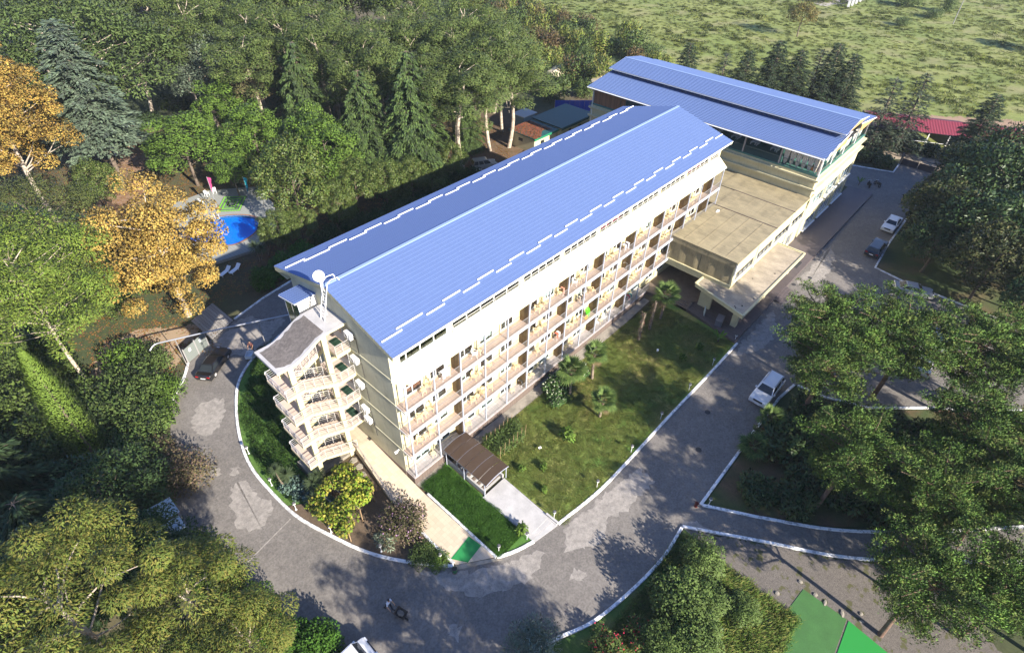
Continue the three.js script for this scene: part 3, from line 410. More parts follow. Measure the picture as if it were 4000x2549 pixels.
// entrance canopy over the basement stair
{
  const c = thing('entrance_canopy', 'arched brown polycarbonate canopy over the stair between the two lawns', 'canopy');
  const x0 = 3.15, x1 = 6.05, z0 = 0.3, z1 = 5.95, xs = t => lerp(x0, x1, t), ys = t => 2.05 + 0.26 * Math.sin(Math.PI * clamp(t * 0.9 + 0.05));
  for (let p = 0; p < 6; p++) { const m = new MB(), za = lerp(z0, z1, p / 6) + 0.012, zb = lerp(z0, z1, (p + 1) / 6) - 0.012; for (let i = 0; i < 14; i++) { const a = i / 14, b = (i + 1) / 14; m.quad([xs(a), ys(a), za], [xs(a), ys(a), zb], [xs(b), ys(b), zb], [xs(b), ys(b), za]); } m.build('sheet', M.brownpoly, c); }
  for (let p = 0; p <= 6; p += 2) { const z = lerp(z0, z1, p / 6), pts = []; for (let i = 0; i <= 10; i++) pts.push([xs(i / 10), ys(i / 10) - 0.035, z]); new MB().path(pts, 0.05).build('arch_rib', M.steel, c); }
  for (const x of [x0 + 0.05, x1 - 0.05]) { new MB().box(x - 0.03, 1.98, z0, x + 0.03, 2.05, z1).build('side_rail', M.steel, c); for (const z of [0.6, 3, 5.7]) new MB().box(x - 0.03, 0, z - 0.03, x + 0.03, 2.03, z + 0.03).build('post', M.steel, c); }
  const st = thing('basement_stair', 'narrow basement stair with low grey walls under the brown canopy', 'stair');
  new MB().box(3.35, 0, 0.3, 3.5, 0.55, 5.5).build('side_wall', M.paleconcrete, st); new MB().box(5.75, 0, 0.3, 5.9, 0.55, 5.5).build('side_wall', M.paleconcrete, st);
  for (let k = 0; k < 14; k++) new MB().box(3.52, 0.02, 1.2 + k * 0.3, 5.73, 0.06 + (13 - k) * 0.065, 1.2 + k * 0.3 + (k % 2 ? 0.2 : 0.26)).build('step', k % 2 ? M.paleconcrete : M.deckbrown, st);
  struct(new MB().prism([[3.15, 5.6], [5.75, 5.6], [5.6, 11.2], [3.1, 11.2]], 0, 0.1).build('white_path', M.paleconcrete));
  const ps = thing('path_steps', 'two pale steps where the white path meets the kerb', 'steps'); new MB().prism([[3.12, 11.2], [5.6, 11.2], [5.62, 11.7], [3.1, 11.5]], 0, 0.07).build('step', M.paleconcrete, ps); new MB().prism([[3.1, 11.52], [5.62, 11.72], [5.64, 12.3], [3.08, 11.85]], 0, 0.04).build('step', M.paleconcrete, ps); new MB().prism([[5.62, 10.9], [5.8, 10.9], [5.82, 12.25], [5.64, 12.2]], 0, 0.32).build('side_wall', M.paleconcrete, ps);
}
// tan ramp beside the gable, with hand rail, and the green door mat
{
  const w = struct(new THREE.Group()); w.name = 'ramp_path'; scene.add(w);
  const y = z => z < -6.5 ? 1.02 : z > 1.5 ? 0.1 : lerp(1.02, 0.1, (z + 6.5) / 8), L = z => z < -6.5 ? -2.0 : z < 0.3 ? lerp(-2.0, -3.0, (z + 6.5) / 6.8) : -2.9, m = new MB();
  const zs = [-10, -6.5, -4.5, -2.5, -0.5, 0.3, 1.5, 8.35]; for (let i = 1; i < zs.length; i++) { const a = zs[i - 1], b = zs[i], r = X0 - 0.065; const r2 = b > 1.6 ? -0.28 : r; m.quad([L(a), y(a), a], [L(b), y(b), b], [r2, y(b), b], [r, y(a), a]); m.quad([L(a), -0.05, a], [L(b), -0.05, b], [L(b), y(b), b], [L(a), y(a), a]); }
  m.quad([-2.9, 0.1, 8.35], [-2.95, 0.1, 8.4], [-0.28, 0.1, 10.3], [-0.28, 0.1, 8.35]); m.build('paving', M.tan, w);
  new MB().prism([[-2.95, 8.4], [-0.28, 10.35], [0.05, 10.85], [-3.2, 8.75]], 0, 0.06).build('threshold', M.apron, w);
  const r = thing('ramp_railing', 'grey hand rail along the open side of the tan ramp', 'railing'); for (const h of [0.9, 0.5]) { const q = new MB(); const pts = [-6.4, -4.5, -2.5, -0.5, 0.9].map(z => [L(z) + 0.08, y(z) + h, z]); q.path(pts, 0.045); q.build('rail', M.rail, r); }
  for (const z of [-6.4, -4.9, -3.4, -1.9, -0.4, 0.9]) new MB().box(L(z) + 0.06, y(z) - 0.1, z - 0.02, L(z) + 0.1, y(z) + 0.9, z + 0.02).build('post', M.rail, r);
  tag(new MB().prism([[-0.45, 7.4], [-0.3, 8.75], [-2.1, 9.0], [-2.85, 7.75]], 0.104, 0.125).build('door_mat', M.greenmat), 'bright green mat at the street end of the tan path', 'mat');
}
// ---------------------------------------------------------------- outside stair tower on the gable
{
  const s = thing('stair_tower', 'open concrete stair tower with railings and curved roof against the gable wall', 'stair');
  const zf = -6.55, zb = -9.75, zm = -8.15, xg = X0, xl = -1.7, xm = -4.9, xo = -6.6;
  const top = 13.1, gl = [1.02, 4.1, 7.1, 10.1, 13.1];
  for (const f of gl.slice(1)) { new MB().box(xl, f - 0.32, zb, xg - 0.01, f - 0.015, zf).build('landing', M.cream, s); new MB().box(xl, f - 0.015, zb + 0.02, xg - 0.01, f, zf - 0.02).build('landing_tiles', M.stairTile, s); }
  const railing = (pts, posts, h = 0.95, n = 4, m = M.chrome) => { const q = new MB(); for (let k = 1; k <= n; k++) q.path(pts.map(([x, y, z]) => [x, y + h * k / n, z]), k === n ? 0.05 : 0.022); for (const [x, y, z] of posts) q.box(x - 0.022, y, z - 0.022, x + 0.022, y + h, z + 0.022); return q.build('railing', m, s); };
  const between = (a, b, n) => [...Array(n + 1)].map((_, k) => [lerp(a[0], b[0], k / n), lerp(a[1], b[1], k / n), lerp(a[2], b[2], k / n)]);
  for (let k = 0; k < 4; k++) {
    const lo = gl[k], hi = gl[k + 1], mid = (lo + hi) / 2, n = 9;
    new MB().box(xo, mid - 0.32, zb, xm, mid - 0.015, zf).build('landing', M.cream, s); new MB().box(xo + 0.02, mid - 0.015, zb + 0.02, xm, mid, zf - 0.02).build('landing_tiles', M.stairTile, s);
    for (const [za, ze, ya, yb] of [[zm + 0.12, zf, mid, lo], [zb, zm - 0.12, mid, hi]]) { // front flight goes down to the gable landing, rear flight up
      const f = new MB(), dx = (xl - xm) / n, dy = (yb - ya) / n; f.depth = ze - za; const prof = [], bottom = [];
      for (let i = 0; i < n; i++) { const y = dy < 0 ? ya + dy * (i + 1) : ya + dy * (i + 1); prof.push([xm + dx * i, y - 0.03], [xm + dx * (i + 1), y - 0.03]); }
      f.plate([[xm, ya - 0.4 + (dy > 0 ? -0.05 : 0)], ...prof, [xl, yb - 0.42 - (dy < 0 ? 0.08 : 0)]], [], new THREE.Matrix4().makeTranslation(0, 0, za));
      const fl = f.build('flight', M.cream, s); for (let i = 0; i < n; i++) { const y = ya + dy * (i + 1); new MB().box(xm + dx * i - 0.02, y - 0.028, za + 0.03, xm + dx * (i + 1), y, ze + 0.02).build('step', M.stairTile, fl); }
    }
    const a = [xm, mid, zf - 0.06], b = [xl, lo, zf - 0.06];
    railing([[xo + 0.06, mid, zb + 0.06], [xo + 0.06, mid, zf - 0.06], a, b, ...(k ? [[xg - 0.05, lo, zf - 0.06]] : [])], [...between([xo + 0.06, mid, zb + 0.06], [xo + 0.06, mid, zf - 0.06], 3), ...between(a, b, 4), [xm - 0.8, mid, zf - 0.06], ...(k ? [[xl + 0.7, lo, zf - 0.06], [xg - 0.05, lo, zf - 0.06]] : [])]);
    railing([[xm, mid, zm + 0.1], [xl, lo, zm + 0.1]], between([xm, mid, zm + 0.1], [xl, lo, zm + 0.1], 4)); railing([[xm, mid, zm - 0.1], [xl, hi, zm - 0.1]], between([xm, mid, zm - 0.1], [xl, hi, zm - 0.1], 4));
    railing([[xo + 0.06, mid, zb + 0.06], [xm, mid, zb + 0.06], [xl, hi, zb + 0.06]], between([xm, mid, zb + 0.06], [xl, hi, zb + 0.06], 4));
    for (const z of [zf - 0.06, zb + 0.06]) { const q = new THREE.TorusGeometry(0.13, 0.03, 6, 12); q.rotateY(Math.PI / 4); q.translate(xo + 0.06, mid + 0.85, z); mesh('rail_scroll', q, M.chrome, s); }
    // white leaf of the landing door, frame and dark mat
    const d = new MB().box(xg - 0.05, hi + 0.02, -8.95, xg - 0.004, hi + 2.05, -7.3).build('door', mat([0.5, 0.5, 0.52], 0.5), s); new MB().box(xg - 0.06, hi + 1.05, -8.75, xg - 0.052, hi + 1.9, -8.2).box(xg - 0.06, hi + 1.05, -8.05, xg - 0.052, hi + 1.9, -7.5).build('door_glass', M.darkglass, d);
    tag(new MB().box(-1.15, hi + 0.004, -8.6, -0.4, hi + 0.02, -7.45).build('door_mat', mat([0.012, 0.045, 0.025], 0.95)), `dark green mat on the ${['second', 'third', 'fourth', 'top'][k]} floor landing of the stair tower`, 'mat');
  }
  railing([[xl + 0.02, top, zm], [xl + 0.02, top, zf - 0.06], [xg - 0.05, top, zf - 0.06]], [[xl + 0.02, top, zm], [xl + 0.02, top, zf - 0.06], [xl + 0.7, top, zf - 0.06], [xg - 0.05, top, zf - 0.06]]);
  for (const [x, y1] of [[-2.3, 15.65], [-5.55, 14.5]]) for (const z of [zf - 0.42, zb + 0.42]) new MB().box(x - 0.22, 0, z - 0.16, x + 0.22, y1, z + 0.16).build('column', M.cream, s);
  for (const f of [4.1, 7.1, 10.1, 13.1]) for (const z of [zf - 0.3, zb + 0.3]) new MB().box(xl - 0.55, f - 0.58, z - 0.1, xg - 0.02, f - 0.32, z + 0.1).build('beam', M.cream, s);
  // curved roof slab, moss-grey waterproofing on a pale concrete slab
  const yr = x => { const t = clamp((x - -5.6) / 3.5); return 14.78 + 0.03 * (x < -5.2 ? (-5.2 - x) : 0) + 1.25 * (t * t * (3 - 2 * t)); }, N = 24, R = new MB(), R2 = new MB();
  const xs = [...Array(N + 1)].map((_, i) => lerp(-6.75, -0.3, i / N));
  const zA = zb - 0.15, zB = zf + 0.12;
  for (let i = 0; i < N; i++) {
    const a = xs[i], b = xs[i + 1], ya = yr(a), yb = yr(b), t = 0.24;
    R.quad([a, ya, zA], [a, ya, zB], [b, yb, zB], [b, yb, zA]).quad([a, ya - t, zA], [b, yb - t, zA], [b, yb - t, zB], [a, ya - t, zB]); R2.quad([a, ya - t, zB], [b, yb - t, zB], [b, yb, zB], [a, ya, zB]).quad([a, ya - t, zA], [a, ya, zA], [b, yb, zA], [b, yb - t, zA]);
  }
  R.quad([xs[0], yr(xs[0]) - 0.24, zA], [xs[0], yr(xs[0]) - 0.24, zB], [xs[0], yr(xs[0]), zB], [xs[0], yr(xs[0]), zA]); R2.quad([-0.3, 15.79, zA], [-0.3, 16.03, zA], [-0.3, 16.03, zB], [-0.3, 15.79, zB]);
  const roof = R.build('roof', M.paleconcrete, s); R2.build('roof_edge', M.cream, roof);
  reseed(21); const felt = new MB(), jit = [...Array(N + 1)].map(() => [rr(-0.1, 0.1), rr(-0.1, 0.1)]); for (let i = 1; i < 17; i++) { const a = xs[i], b = xs[i + 1], e = i => [zA + 0.25 + jit[i][0] + (i < 3 ? 0.1 : 0), zB - 0.28 - Math.max(0, 4 - i) * 0.12 + jit[i][1]], [p, q] = e(i), [u, v] = e(i + 1); felt.quad([a, yr(a) + 0.006, p], [a, yr(a) + 0.006, q], [b, yr(b) + 0.006, v], [b, yr(b) + 0.006, u]); } felt.build('roof_felt', M.mossconcrete, roof);
  // base slabs under the stair: broken paving
  const base = struct(new THREE.Group()); base.name = 'broken_paving'; scene.add(base); reseed(8);
  for (let k = 0; k < 26; k++) { const x = rr(-6.4, -2.2), z = rr(-6.3, -3.9), g = new THREE.CylinderGeometry(rr(0.28, 0.45), rr(0.28, 0.45), 0.05, 5); g.rotateY(rr(0, 3)); g.translate(x, 0.055 + 0.003 * k % 0.02, z); mesh('paving_slab', g, k % 3 ? M.apron : M.deckbrown, base); }
  new MB().box(xo + 0.1, 0, zb, xg - 0.3, 0.35, zf - 0.4).build('stair_base', M.apron, s);
}
// air conditioners
{
  const ac = thing('air_conditioner', 'white air conditioner on the gable beside the top stair landing', 'air conditioner', [0, 0, 0]);
  new MB().box(-0.36, 0, -0.42, 0, 0.58, 0.42).build('case', M.white, ac); const gr = new THREE.CylinderGeometry(0.23, 0.23, 0.02, 20); gr.rotateZ(Math.PI / 2); gr.translate(-0.37, 0.29, -0.1); const fan = mesh('fan_grille', gr, M.rail, ac); const rg = new THREE.TorusGeometry(0.23, 0.018, 6, 20); rg.rotateY(Math.PI / 2); rg.translate(-0.372, 0.29, -0.1); mesh('grille_ring', rg, M.white, fan);
  new MB().box(-0.3, -0.06, -0.34, 0.12, 0, -0.3).box(-0.3, -0.06, 0.3, 0.12, 0, 0.34).build('bracket', M.rail, ac); new MB().path([[-0.1, 0.2, 0.44], [-0.05, 0.1, 0.52], [0.08, 0.05, 0.52], [0.1, -1.8, 0.55]], 0.035).build('hose', M.dark, ac);
  const at = [[14.9, -5.85], [12.2, -5.7], [9.2, -5.7], [5.95, -5.7], [4.6, -5.55]], names = ['topmost', 'second from the top', 'third from the top', 'fourth from the top', 'lowest'];
  at.forEach(([y, z], i) => { const p = [-0.52 + 0.1, y, z], l = `white air conditioner on the gable beside the stair tower, ${names[i]} of five`; if (!i) { ac.position.set(...p); tag(ac, l, 'air conditioner', 'air conditioners on the gable'); } else copy(ac, p, 0, l, 'air conditioners on the gable'); });
}
// glazed lobby box on the gable behind the stair roof
{
  const b = thing('lobby_box', 'white and glass lobby box with blue tiled lean-to roof behind the stair tower', 'lobby');
  new MB().box(-2.0, 13.1, -10.78, X0, 16.45, -10.7).build('side_panel', M.white, b); new MB().box(-2.0, 13.0, -13.1, X0, 13.1, -10.7).build('floor_slab', M.cream, b); new MB().box(-2.0, 13.1, -13.1, X0, 16.2, -13.02).build('side_panel', M.white, b);
  for (let i = 0; i < 2; i++) for (let j = 0; j < 2; j++) new MB().box(-2.0, 13.16 + j * 1.5, -12.98 + i * 1.12, -1.985, 14.6 + j * 1.5, -11.92 + i * 1.12).build('pane', M.greenglass, b);
  new MB().box(-2.02, 13.1, -13.02, -1.96, 13.16, -10.78).box(-2.02, 16.1, -13.02, -1.96, 16.2, -10.78).box(-2.02, 13.16, -11.93, -1.96, 16.1, -11.86).build('frame', M.rail, b);
  const g = tileSlope(2.1, 2.75, 0.55); g.translate(-2.3, 16.15, -13.3); mesh('roof', g, M.blue, b); new MB().bar([-2.3, 16.1, -13.3], [-2.3, 16.65, -10.55], 0.06, 0.08).bar([-2.3, 16.66, -10.56], [-0.3, 16.66, -10.56], 0.05, 0.09).build('roof_trim', M.white, b);
}
{ // ladder and dish
  const l = thing('roof_ladder', 'white steel ladder with hooped rails from the stair roof to the ridge', 'ladder');
  const A = [[-1.43, 16.03, -7.7], [-0.62, 18.9, -7.75], [-0.5, 19.3, -7.75], [-0.1, 19.5, -7.78], [0.5, 19.4, -7.8], [0.6, 19.1, -7.8]], B = A.map(([x, y, z]) => [x, y, z - 0.6]);
  for (const q of [A, B]) { const c = new THREE.CatmullRomCurve3(q.map(v => V(...v)), false, 'catmullrom', 0.1); mesh('stile', new THREE.TubeGeometry(c, 30, 0.04, 7), M.white, l); }
  for (let k = 1; k < 10; k++) { const t = k / 10; new MB().cyl([lerp(-1.43, -0.62, t), lerp(16.03, 18.9, t), -7.7], [lerp(-1.43, -0.62, t), lerp(16.03, 18.9, t), -8.35], 0.025, 0.025, 6).build('rung', M.white, l); }
  const d = thing('satellite_dish', 'round white satellite dish on a tripod at the gable end of the ridge', 'dish', [-0.75, 19.95, -8.3], 0);
  const pts = []; for (let i = 0; i <= 10; i++) { const r = i / 10 * 0.45; pts.push(new THREE.Vector2(r, 0.15 * (r / 0.45) ** 2)); } const gd = new THREE.LatheGeometry(pts, 28), bowl = mesh('bowl', gd, M.white, d); bowl.rotation.set(0.95, 0, 0.35);
  const arm = new MB().cyl([0, 0, 0], [0.02, 0.55, 0.0], 0.018).cyl([0, 0.55, 0], [0.0, 0.66, 0], 0.05); arm.build('feed_arm', M.rail, bowl);
  new MB().cyl([0, -0.05, 0], [0.05, -1.5, 0.25], 0.03).cyl([0, -0.05, 0], [-0.25, -3.6, 0.35], 0.03).cyl([0, -0.05, 0], [0.3, -1.15, -0.2], 0.03).build('tripod', M.white, d);
}
// balcony furniture: plastic chairs and stools
const chair0 = (() => {
  const t = thing('plastic_chair', 'chair', 'chair'); const R = (n, m) => m.build(n, M.plastic, t);
  const seat = new MB(); for (let i = 0; i < 6; i++) { const z = z0 => z0; const a = -0.22 + i * 0.0733, y = k => 0.42 + 0.02 * Math.cos(k * 7); seat.box(a, 0.405, -0.2, a + 0.0733, 0.43, 0.22); } R('seat', seat);
  const back = new MB(); for (let i = 0; i < 7; i++) { const x = -0.21 + i * 0.07; back.bar([x, 0.46, -0.2], [x * 1.04, 0.86 + 0.05 * Math.cos(x * 6), -0.31], 0.045, 0.015); } const arc = []; for (let i = 0; i <= 8; i++) { const x = -0.24 + i * 0.06; arc.push([x, 0.83 + 0.07 * Math.cos(x * 6), -0.31]); } back.path(arc, 0.04, 0.05); R('backrest', back);
  for (const s of [-1, 1]) { R('armrest', new MB().path([[s * 0.24, 0.62, 0.2], [s * 0.27, 0.64, 0], [s * 0.25, 0.72, -0.27]], 0.05, 0.025)); R('leg', new MB().bar([s * 0.25, 0, 0.24], [s * 0.24, 0.62, 0.19], 0.045)); R('leg', new MB().bar([s * 0.25, 0, -0.28], [s * 0.21, 0.45, -0.2], 0.045)); }
  return t;
})();
const stool0 = (() => { const t = thing('plastic_stool', 'stool', 'stool'); new MB().box(-0.2, 0.42, -0.2, 0.2, 0.45, 0.2).box(-0.2, 0.36, -0.2, 0.2, 0.42, -0.18).box(-0.2, 0.36, 0.18, 0.2, 0.42, 0.2).build('seat', M.plastic, t); for (const x of [-1, 1]) for (const z of [-1, 1]) new MB().bar([x * 0.2, 0, z * 0.2], [x * 0.16, 0.42, z * 0.16], 0.05).build('leg', M.plastic, t); return t; })();
{
  reseed(33); let c0 = true, s0 = true; const FN = ['ground', 'second', 'third', 'fourth'];
  const put = (kind, p, ry, l, g) => { if (kind === 'c') { if (c0) { c0 = false; chair0.position.set(...p); chair0.rotation.y = ry; return tag(chair0, l, 'chair', g); } return copy(chair0, p, ry, l, g); } if (s0) { s0 = false; stool0.position.set(...p); stool0.rotation.y = ry; return tag(stool0, l, 'stool', g); } return copy(stool0, p, ry, l, g); };
  const white = o => o.traverse(m => { if (m.isMesh) m.material = M.whiteplastic; });
  // [floor, x, kinds] along the balconies, counted from the gable end
  const sets = [[3, 2.5, 'sc'], [2, 2.2, 'csc'], [1, 2.0, 'csc'], [0, 2.55, 's'], [3, 8.6, 'Cs'], [2, 8.6, 'cs'], [1, 8.6, 'csc'], [0, 6.9, 'sc'], [2, 10.2, 'c'], [1, 10.3, 'c'], [3, 17.6, 'csc'], [2, 17.6, 'csc'], [1, 17.4, 'c'], [0, 16.4, 'cs'], [3, 23.7, 'Csc'], [2, 22.6, 'c'], [1, 23.2, 'csc'], [0, 22.8, 'csc'], [3, 29.8, 'csc'], [2, 29.5, 'csc'], [1, 29.4, 'csc'], [0, 29.2, 'CsC'], [3, 35.8, 'csc'], [2, 35.6, 'csc'], [1, 35.4, 'csc'], [3, 41.8, 'csc'], [2, 41.9, 'csc'], [1, 40.6, 'csc'], [3, 47.6, 'csc'], [2, 47.2, 'csc'], [3, 20.6, 'c'], [2, 26.6, 'c'], [1, 34.0, 'c'], [1, 14.2, 'c'], [0, 13.6, 's']];
  for (const [f, x, ks] of sets) { const bay = ORD[Math.floor(x / BAY)]; [...ks].forEach((k, i) => { const px = x + (i - (ks.length - 1) / 2) * 0.66, st = k === 's', colour = k === 'C' ? 'white' : 'cream', side = ks.length < 2 ? '' : st ? ', by the chairs' : i === 0 ? ', nearer the gable' : ', farther from the gable'; const o = put(st ? 's' : 'c', [px, FY[f] + 0.002, -0.55 + rr(-0.1, 0.12)], st ? rr(-0.3, 0.3) : rr(-0.5, 0.5) + (i === 0 ? 0.7 : -0.7), `${colour} plastic ${st ? 'stool' : 'armchair'} on ${FN[f]} floor balcony, ${bay} bay from stair${side}`, 'plastic furniture on the balconies'); if (k === 'C') white(o); }); }
  // drying racks with washing, towels, a float and other coloured things
  const rack = (x, f, cols, l) => { const t = thing('drying_rack', l, 'drying rack', [x, FY[f], -0.5]); new MB().bar([-0.5, 0, -0.25], [0.5, 0.85, 0.25], 0.025).bar([-0.5, 0, 0.25], [0.5, 0.85, -0.25], 0.025).bar([0.5, 0, -0.25], [-0.5, 0.85, 0.25], 0.025).bar([0.5, 0, 0.25], [-0.5, 0.85, -0.25], 0.025).build('frame', M.whiteplastic, t); cols.forEach((c, i) => { const m = new MB(), w = 0.26, xx = -0.42 + i * 0.9 / cols.length; for (let k = 0; k < 5; k++) { const a = xx + k * w / 5, b = a + w / 5, z = q => 0.05 * Math.sin(q * 19 + i); m.quad([a, 0.25 + 0.08 * (i % 2), 0.24 + z(a)], [b, 0.25 + 0.08 * (i % 2), 0.24 + z(b)], [b, 0.9, 0.2], [a, 0.9, 0.2]); m.quad([a, 0.9, 0.2], [b, 0.9, 0.2], [b, 0.9, -0.2], [a, 0.9, -0.2]); } m.build('washing', mat(c, 0.95), t); }); };
  rack(4.7, 3, [[0.72, 0.72, 0.74], [0.6, 0.62, 0.7], [0.75, 0.75, 0.76]], 'drying rack hung with white washing on fourth floor balcony near the stair');
  rack(21.2, 3, [[0.7, 0.28, 0.2], [0.1, 0.14, 0.3], [0.72, 0.4, 0.32]], 'drying rack with salmon towels on fourth floor balcony, eighth bay');
  rack(32.3, 3, [[0.75, 0.75, 0.76], [0.08, 0.07, 0.09], [0.7, 0.7, 0.74]], 'drying rack with white and black washing on fourth floor balcony, eleventh bay');
  rack(24.6, 2, [[0.02, 0.02, 0.02], [0.05, 0.04, 0.04]], 'drying rack with black clothes on third floor balcony, ninth bay'); rack(33.4, 2, [[0.3, 0.32, 0.34], [0.5, 0.1, 0.1], [0.06, 0.05, 0.05]], 'drying rack with grey and red clothes on third floor balcony, twelfth bay');
  rack(20.8, 1, [[0.55, 0.12, 0.07], [0.7, 0.68, 0.68], [0.6, 0.14, 0.08]], 'drying rack with red and white towels on second floor balcony, seventh bay'); rack(35.3, 0, [[0.4, 0.05, 0.12], [0.02, 0.25, 0.25]], 'drying rack with red and teal towels on ground floor balcony, twelfth bay'); rack(15.2, 0, [[0.03, 0.03, 0.03]], 'small rack with dark clothes on ground floor balcony, sixth bay');
  const fl = thing('inflatable_toy', 'lime green inflatable float leaning on second floor balcony, ninth bay', 'float', [25.9, FY[1] + 0.75, -0.35]); const fg = new THREE.CapsuleGeometry(0.32, 0.9, 6, 12); fg.scale(1, 1, 0.5); const fb = mesh('body', fg, mat([0.09, 0.62, 0.02], 0.3), fl); fb.rotation.z = 0.35; for (const q of [-0.2, 0.15]) { const f2 = new THREE.TorusGeometry(0.3, 0.06, 6, 16); f2.translate(0.1 * q, q, 0.06); mesh('ring', f2, mat([0.07, 0.5, 0.02], 0.3), fb); } const rgm = new THREE.TorusGeometry(0.22, 0.07, 8, 18); rgm.translate(-0.35, -0.5, 0.12); mesh('swim_ring', rgm, mat([0.75, 0.4, 0.01], 0.35), fl);
}
// ---------------------------------------------------------------- terrace wing, porch canopy, restaurant building
const ZF = 8.8;
function windowRow(parent, name, place, list, material = M.white) { // list of [a, b, y0, y1, panes] in the wall's own axis
  for (const [a, b, y0, y1, n] of list) {
    const m = new MB(), t = 0.07; for (let k = 0; k <= n; k++) { const u = lerp(a, b - t, k / n); m.box(...place(u, y0, -0.04), ...place(u + t, y1, 0.06)); } m.box(...place(a, y0, -0.03), ...place(b, y0 + t, 0.05)).box(...place(a, y1 - t, -0.03), ...place(b, y1, 0.05));
    const w = m.build(name, material, parent); for (let k = 0; k < n; k++) new MB().box(...place(lerp(a, b - t, k / n) + t, y0 + t, 0.0), ...place(lerp(a, b - t, (k + 1) / n), y1 - t, 0.01)).build('pane', M.glass, w);
  }
}
{
  const t = thing('terrace_wing', 'two-storey cream wing with flat sheet roof between the hotel and restaurant', 'building');
  // outer shell: front wall toward the road with window openings
  const H = []; for (let k = 0; k < 4; k++) H.push([43.9 + k * 5.7, 48.9 + k * 5.7]); const holes = []; for (const [a, b] of H) holes.push([[a, 4.2], [b, 4.2], [b, 5.5], [a, 5.5]]); for (const [a, b] of [[58, 60.4], [61.2, 63.4]]) holes.push([[a, 0.6], [b, 0.6], [b, 2.7], [a, 2.7]]);
  const w = new MB(); w.depth = 0.2; w.plate([[43, 3.2], [57.4, 3.2], [57.4, 0], [66.2, 0], [66.2, 7.4], [43, 7.4]], holes, new THREE.Matrix4().makeTranslation(0, 0, ZF - 0.2)); w.build('front_wall', M.cream, t);
  windowRow(t, 'strip_window', (u, y, d) => [u, y, ZF - 0.12 + d], H.map(([a, b]) => [a, b, 4.2, 5.5, 4]), M.rail); windowRow(t, 'window', (u, y, d) => [u, y, ZF - 0.12 + d], [[58, 60.4, 0.6, 2.7, 3], [61.2, 63.4, 0.6, 2.7, 3]]);
  for (const [a, b] of H) new MB().box(a - 0.1, 4.08, ZF, b + 0.1, 4.19, ZF + 0.12).build('sill', M.white, t);
  new MB().box(43.3, 3.0, -0.3, 66.2, 3.2, ZF - 0.21).build('floor_slab', M.room, t); new MB().box(43.2, 3.2, -0.4, 66.2, 7.2, -0.2).build('back_wall', M.cream, t); new MB().box(46.5, 0, -0.3, 46.7, 3.0, ZF - 0.2).box(57.4, 0, 8.0, 57.6, 3, ZF - 0.2).build('inner_wall', M.cream, t);
  // tarpaulin side: two hanging sheets, scalloped valance, base wall
  for (const [a, b] of [[-0.25, 4.25], [4.3, 8.78]]) { const m = new MB(), n = 18; for (let i = 0; i < n; i++) { const p = lerp(a, b, i / n), q = lerp(a, b, (i + 1) / n), x = z => 42.98 + 0.035 * Math.sin(z * 3.1) + 0.05 * Math.exp(-((z - 4.3) ** 2) * 6); m.quad([x(p), 4.1, p], [x(q), 4.1, q], [x(q) + 0.03, 6.7, q], [x(p) + 0.03, 6.7, p]); } m.build('tarpaulin', M.tarp, t); }
  const v = new MB(); for (let i = 0; i < 56; i++) { const p = -0.35 + i * 0.164, q = p + 0.164; v.quad([42.9, 6.72, p], [42.9, 6.72, q], [42.92, 7.5, q], [42.92, 7.5, p]).tri([42.9, 6.72, p], [42.9, 6.64, (p + q) / 2], [42.9, 6.72, q]); } v.build('valance', M.tarp, t);
  new MB().box(42.85, 3.2, -0.4, 43.1, 4.02, 8.85).build('parapet', M.cream, t); new MB().box(42.78, 4.02, -0.4, 43.15, 4.12, 8.85).build('parapet_cap', M.cream, t);
  // roof of sheet fields with seams
  const ed = [42.88, 53.9, 59.7, 66.6]; for (let i = 0; i < 3; i++) { const a = ed[i] + (i ? 0.03 : 0), b = ed[i + 1] - 0.03, zl = a > 50 ? -5.9 : -0.45; if (i === 0) new MB().prism([[a, -0.45], [b, -0.45], [b, 9.0], [a, 9.0]], 7.42, 7.52).build('roof_sheet', M.tarp, t); else new MB().prism([[a, i === 1 ? 0.2 : -2], [b, i === 1 ? 0.2 : -2], [b, 9.0], [a, 9.0]], 7.42 + i * 0.004, 7.53 + i * 0.01).build('roof_sheet', M.tarp, t); }
  new MB().prism([[54.4, -6.5], [66.6, -6.5], [66.6, -2.02], [54.4, -2.02]], 7.38, 7.5).build('roof_sheet', M.tarp, t); new MB().prism([[54.2, -2.0], [59.6, -2.0], [59.6, 0.18], [54.2, 0.18]], 7.38, 7.51).build('roof_sheet', M.tarp, t);
  for (const x of [53.9, 59.7]) new MB().box(x - 0.06, 7.5, -0.4, x + 0.06, 7.6, 9.05).build('roof_seam', M.deckbrown, t); for (const z of [1.5, 3.4, 5.3, 7.2]) for (const [a, c] of [[43.2, 53.7], [54.1, 59.5], [59.9, 66.4]]) new MB().box(a, 7.5, z - 0.03, c, 7.565, z + 0.03).build('sheet_rib', M.tarp, t);
  tag(new MB().cyl([52.1, 7.52, 1.2], [52.4, 7.6, 1.5], 0.12, 0.05, 8).box(52.4, 7.52, 1.1, 52.8, 7.6, 1.4).build('white_scrap', M.white), 'white plastic scrap lying on the tan roof of the wing', 'scrap');
  new MB().box(42.8, 7.3, 8.9, 66.6, 7.46, 9.02).build('edge_trim', M.cream, t); new MB().box(42.9, 5.6, 8.82, 43.0, 7.4, 8.98).box(49.2, 3.6, 8.82, 49.3, 7.4, 8.96).box(59.8, 0.3, 8.82, 59.9, 7.4, 8.96).build('downpipe', M.white, t);
  // courtyard-side ground level: dark passage with decking
  struct(new MB().prism([[39, -1], [46.5, -1], [46.5, 8], [42, 6], [39.7, 3.6]], 0, 0.5).build('passage_deck', M.deckbrown)); 
}
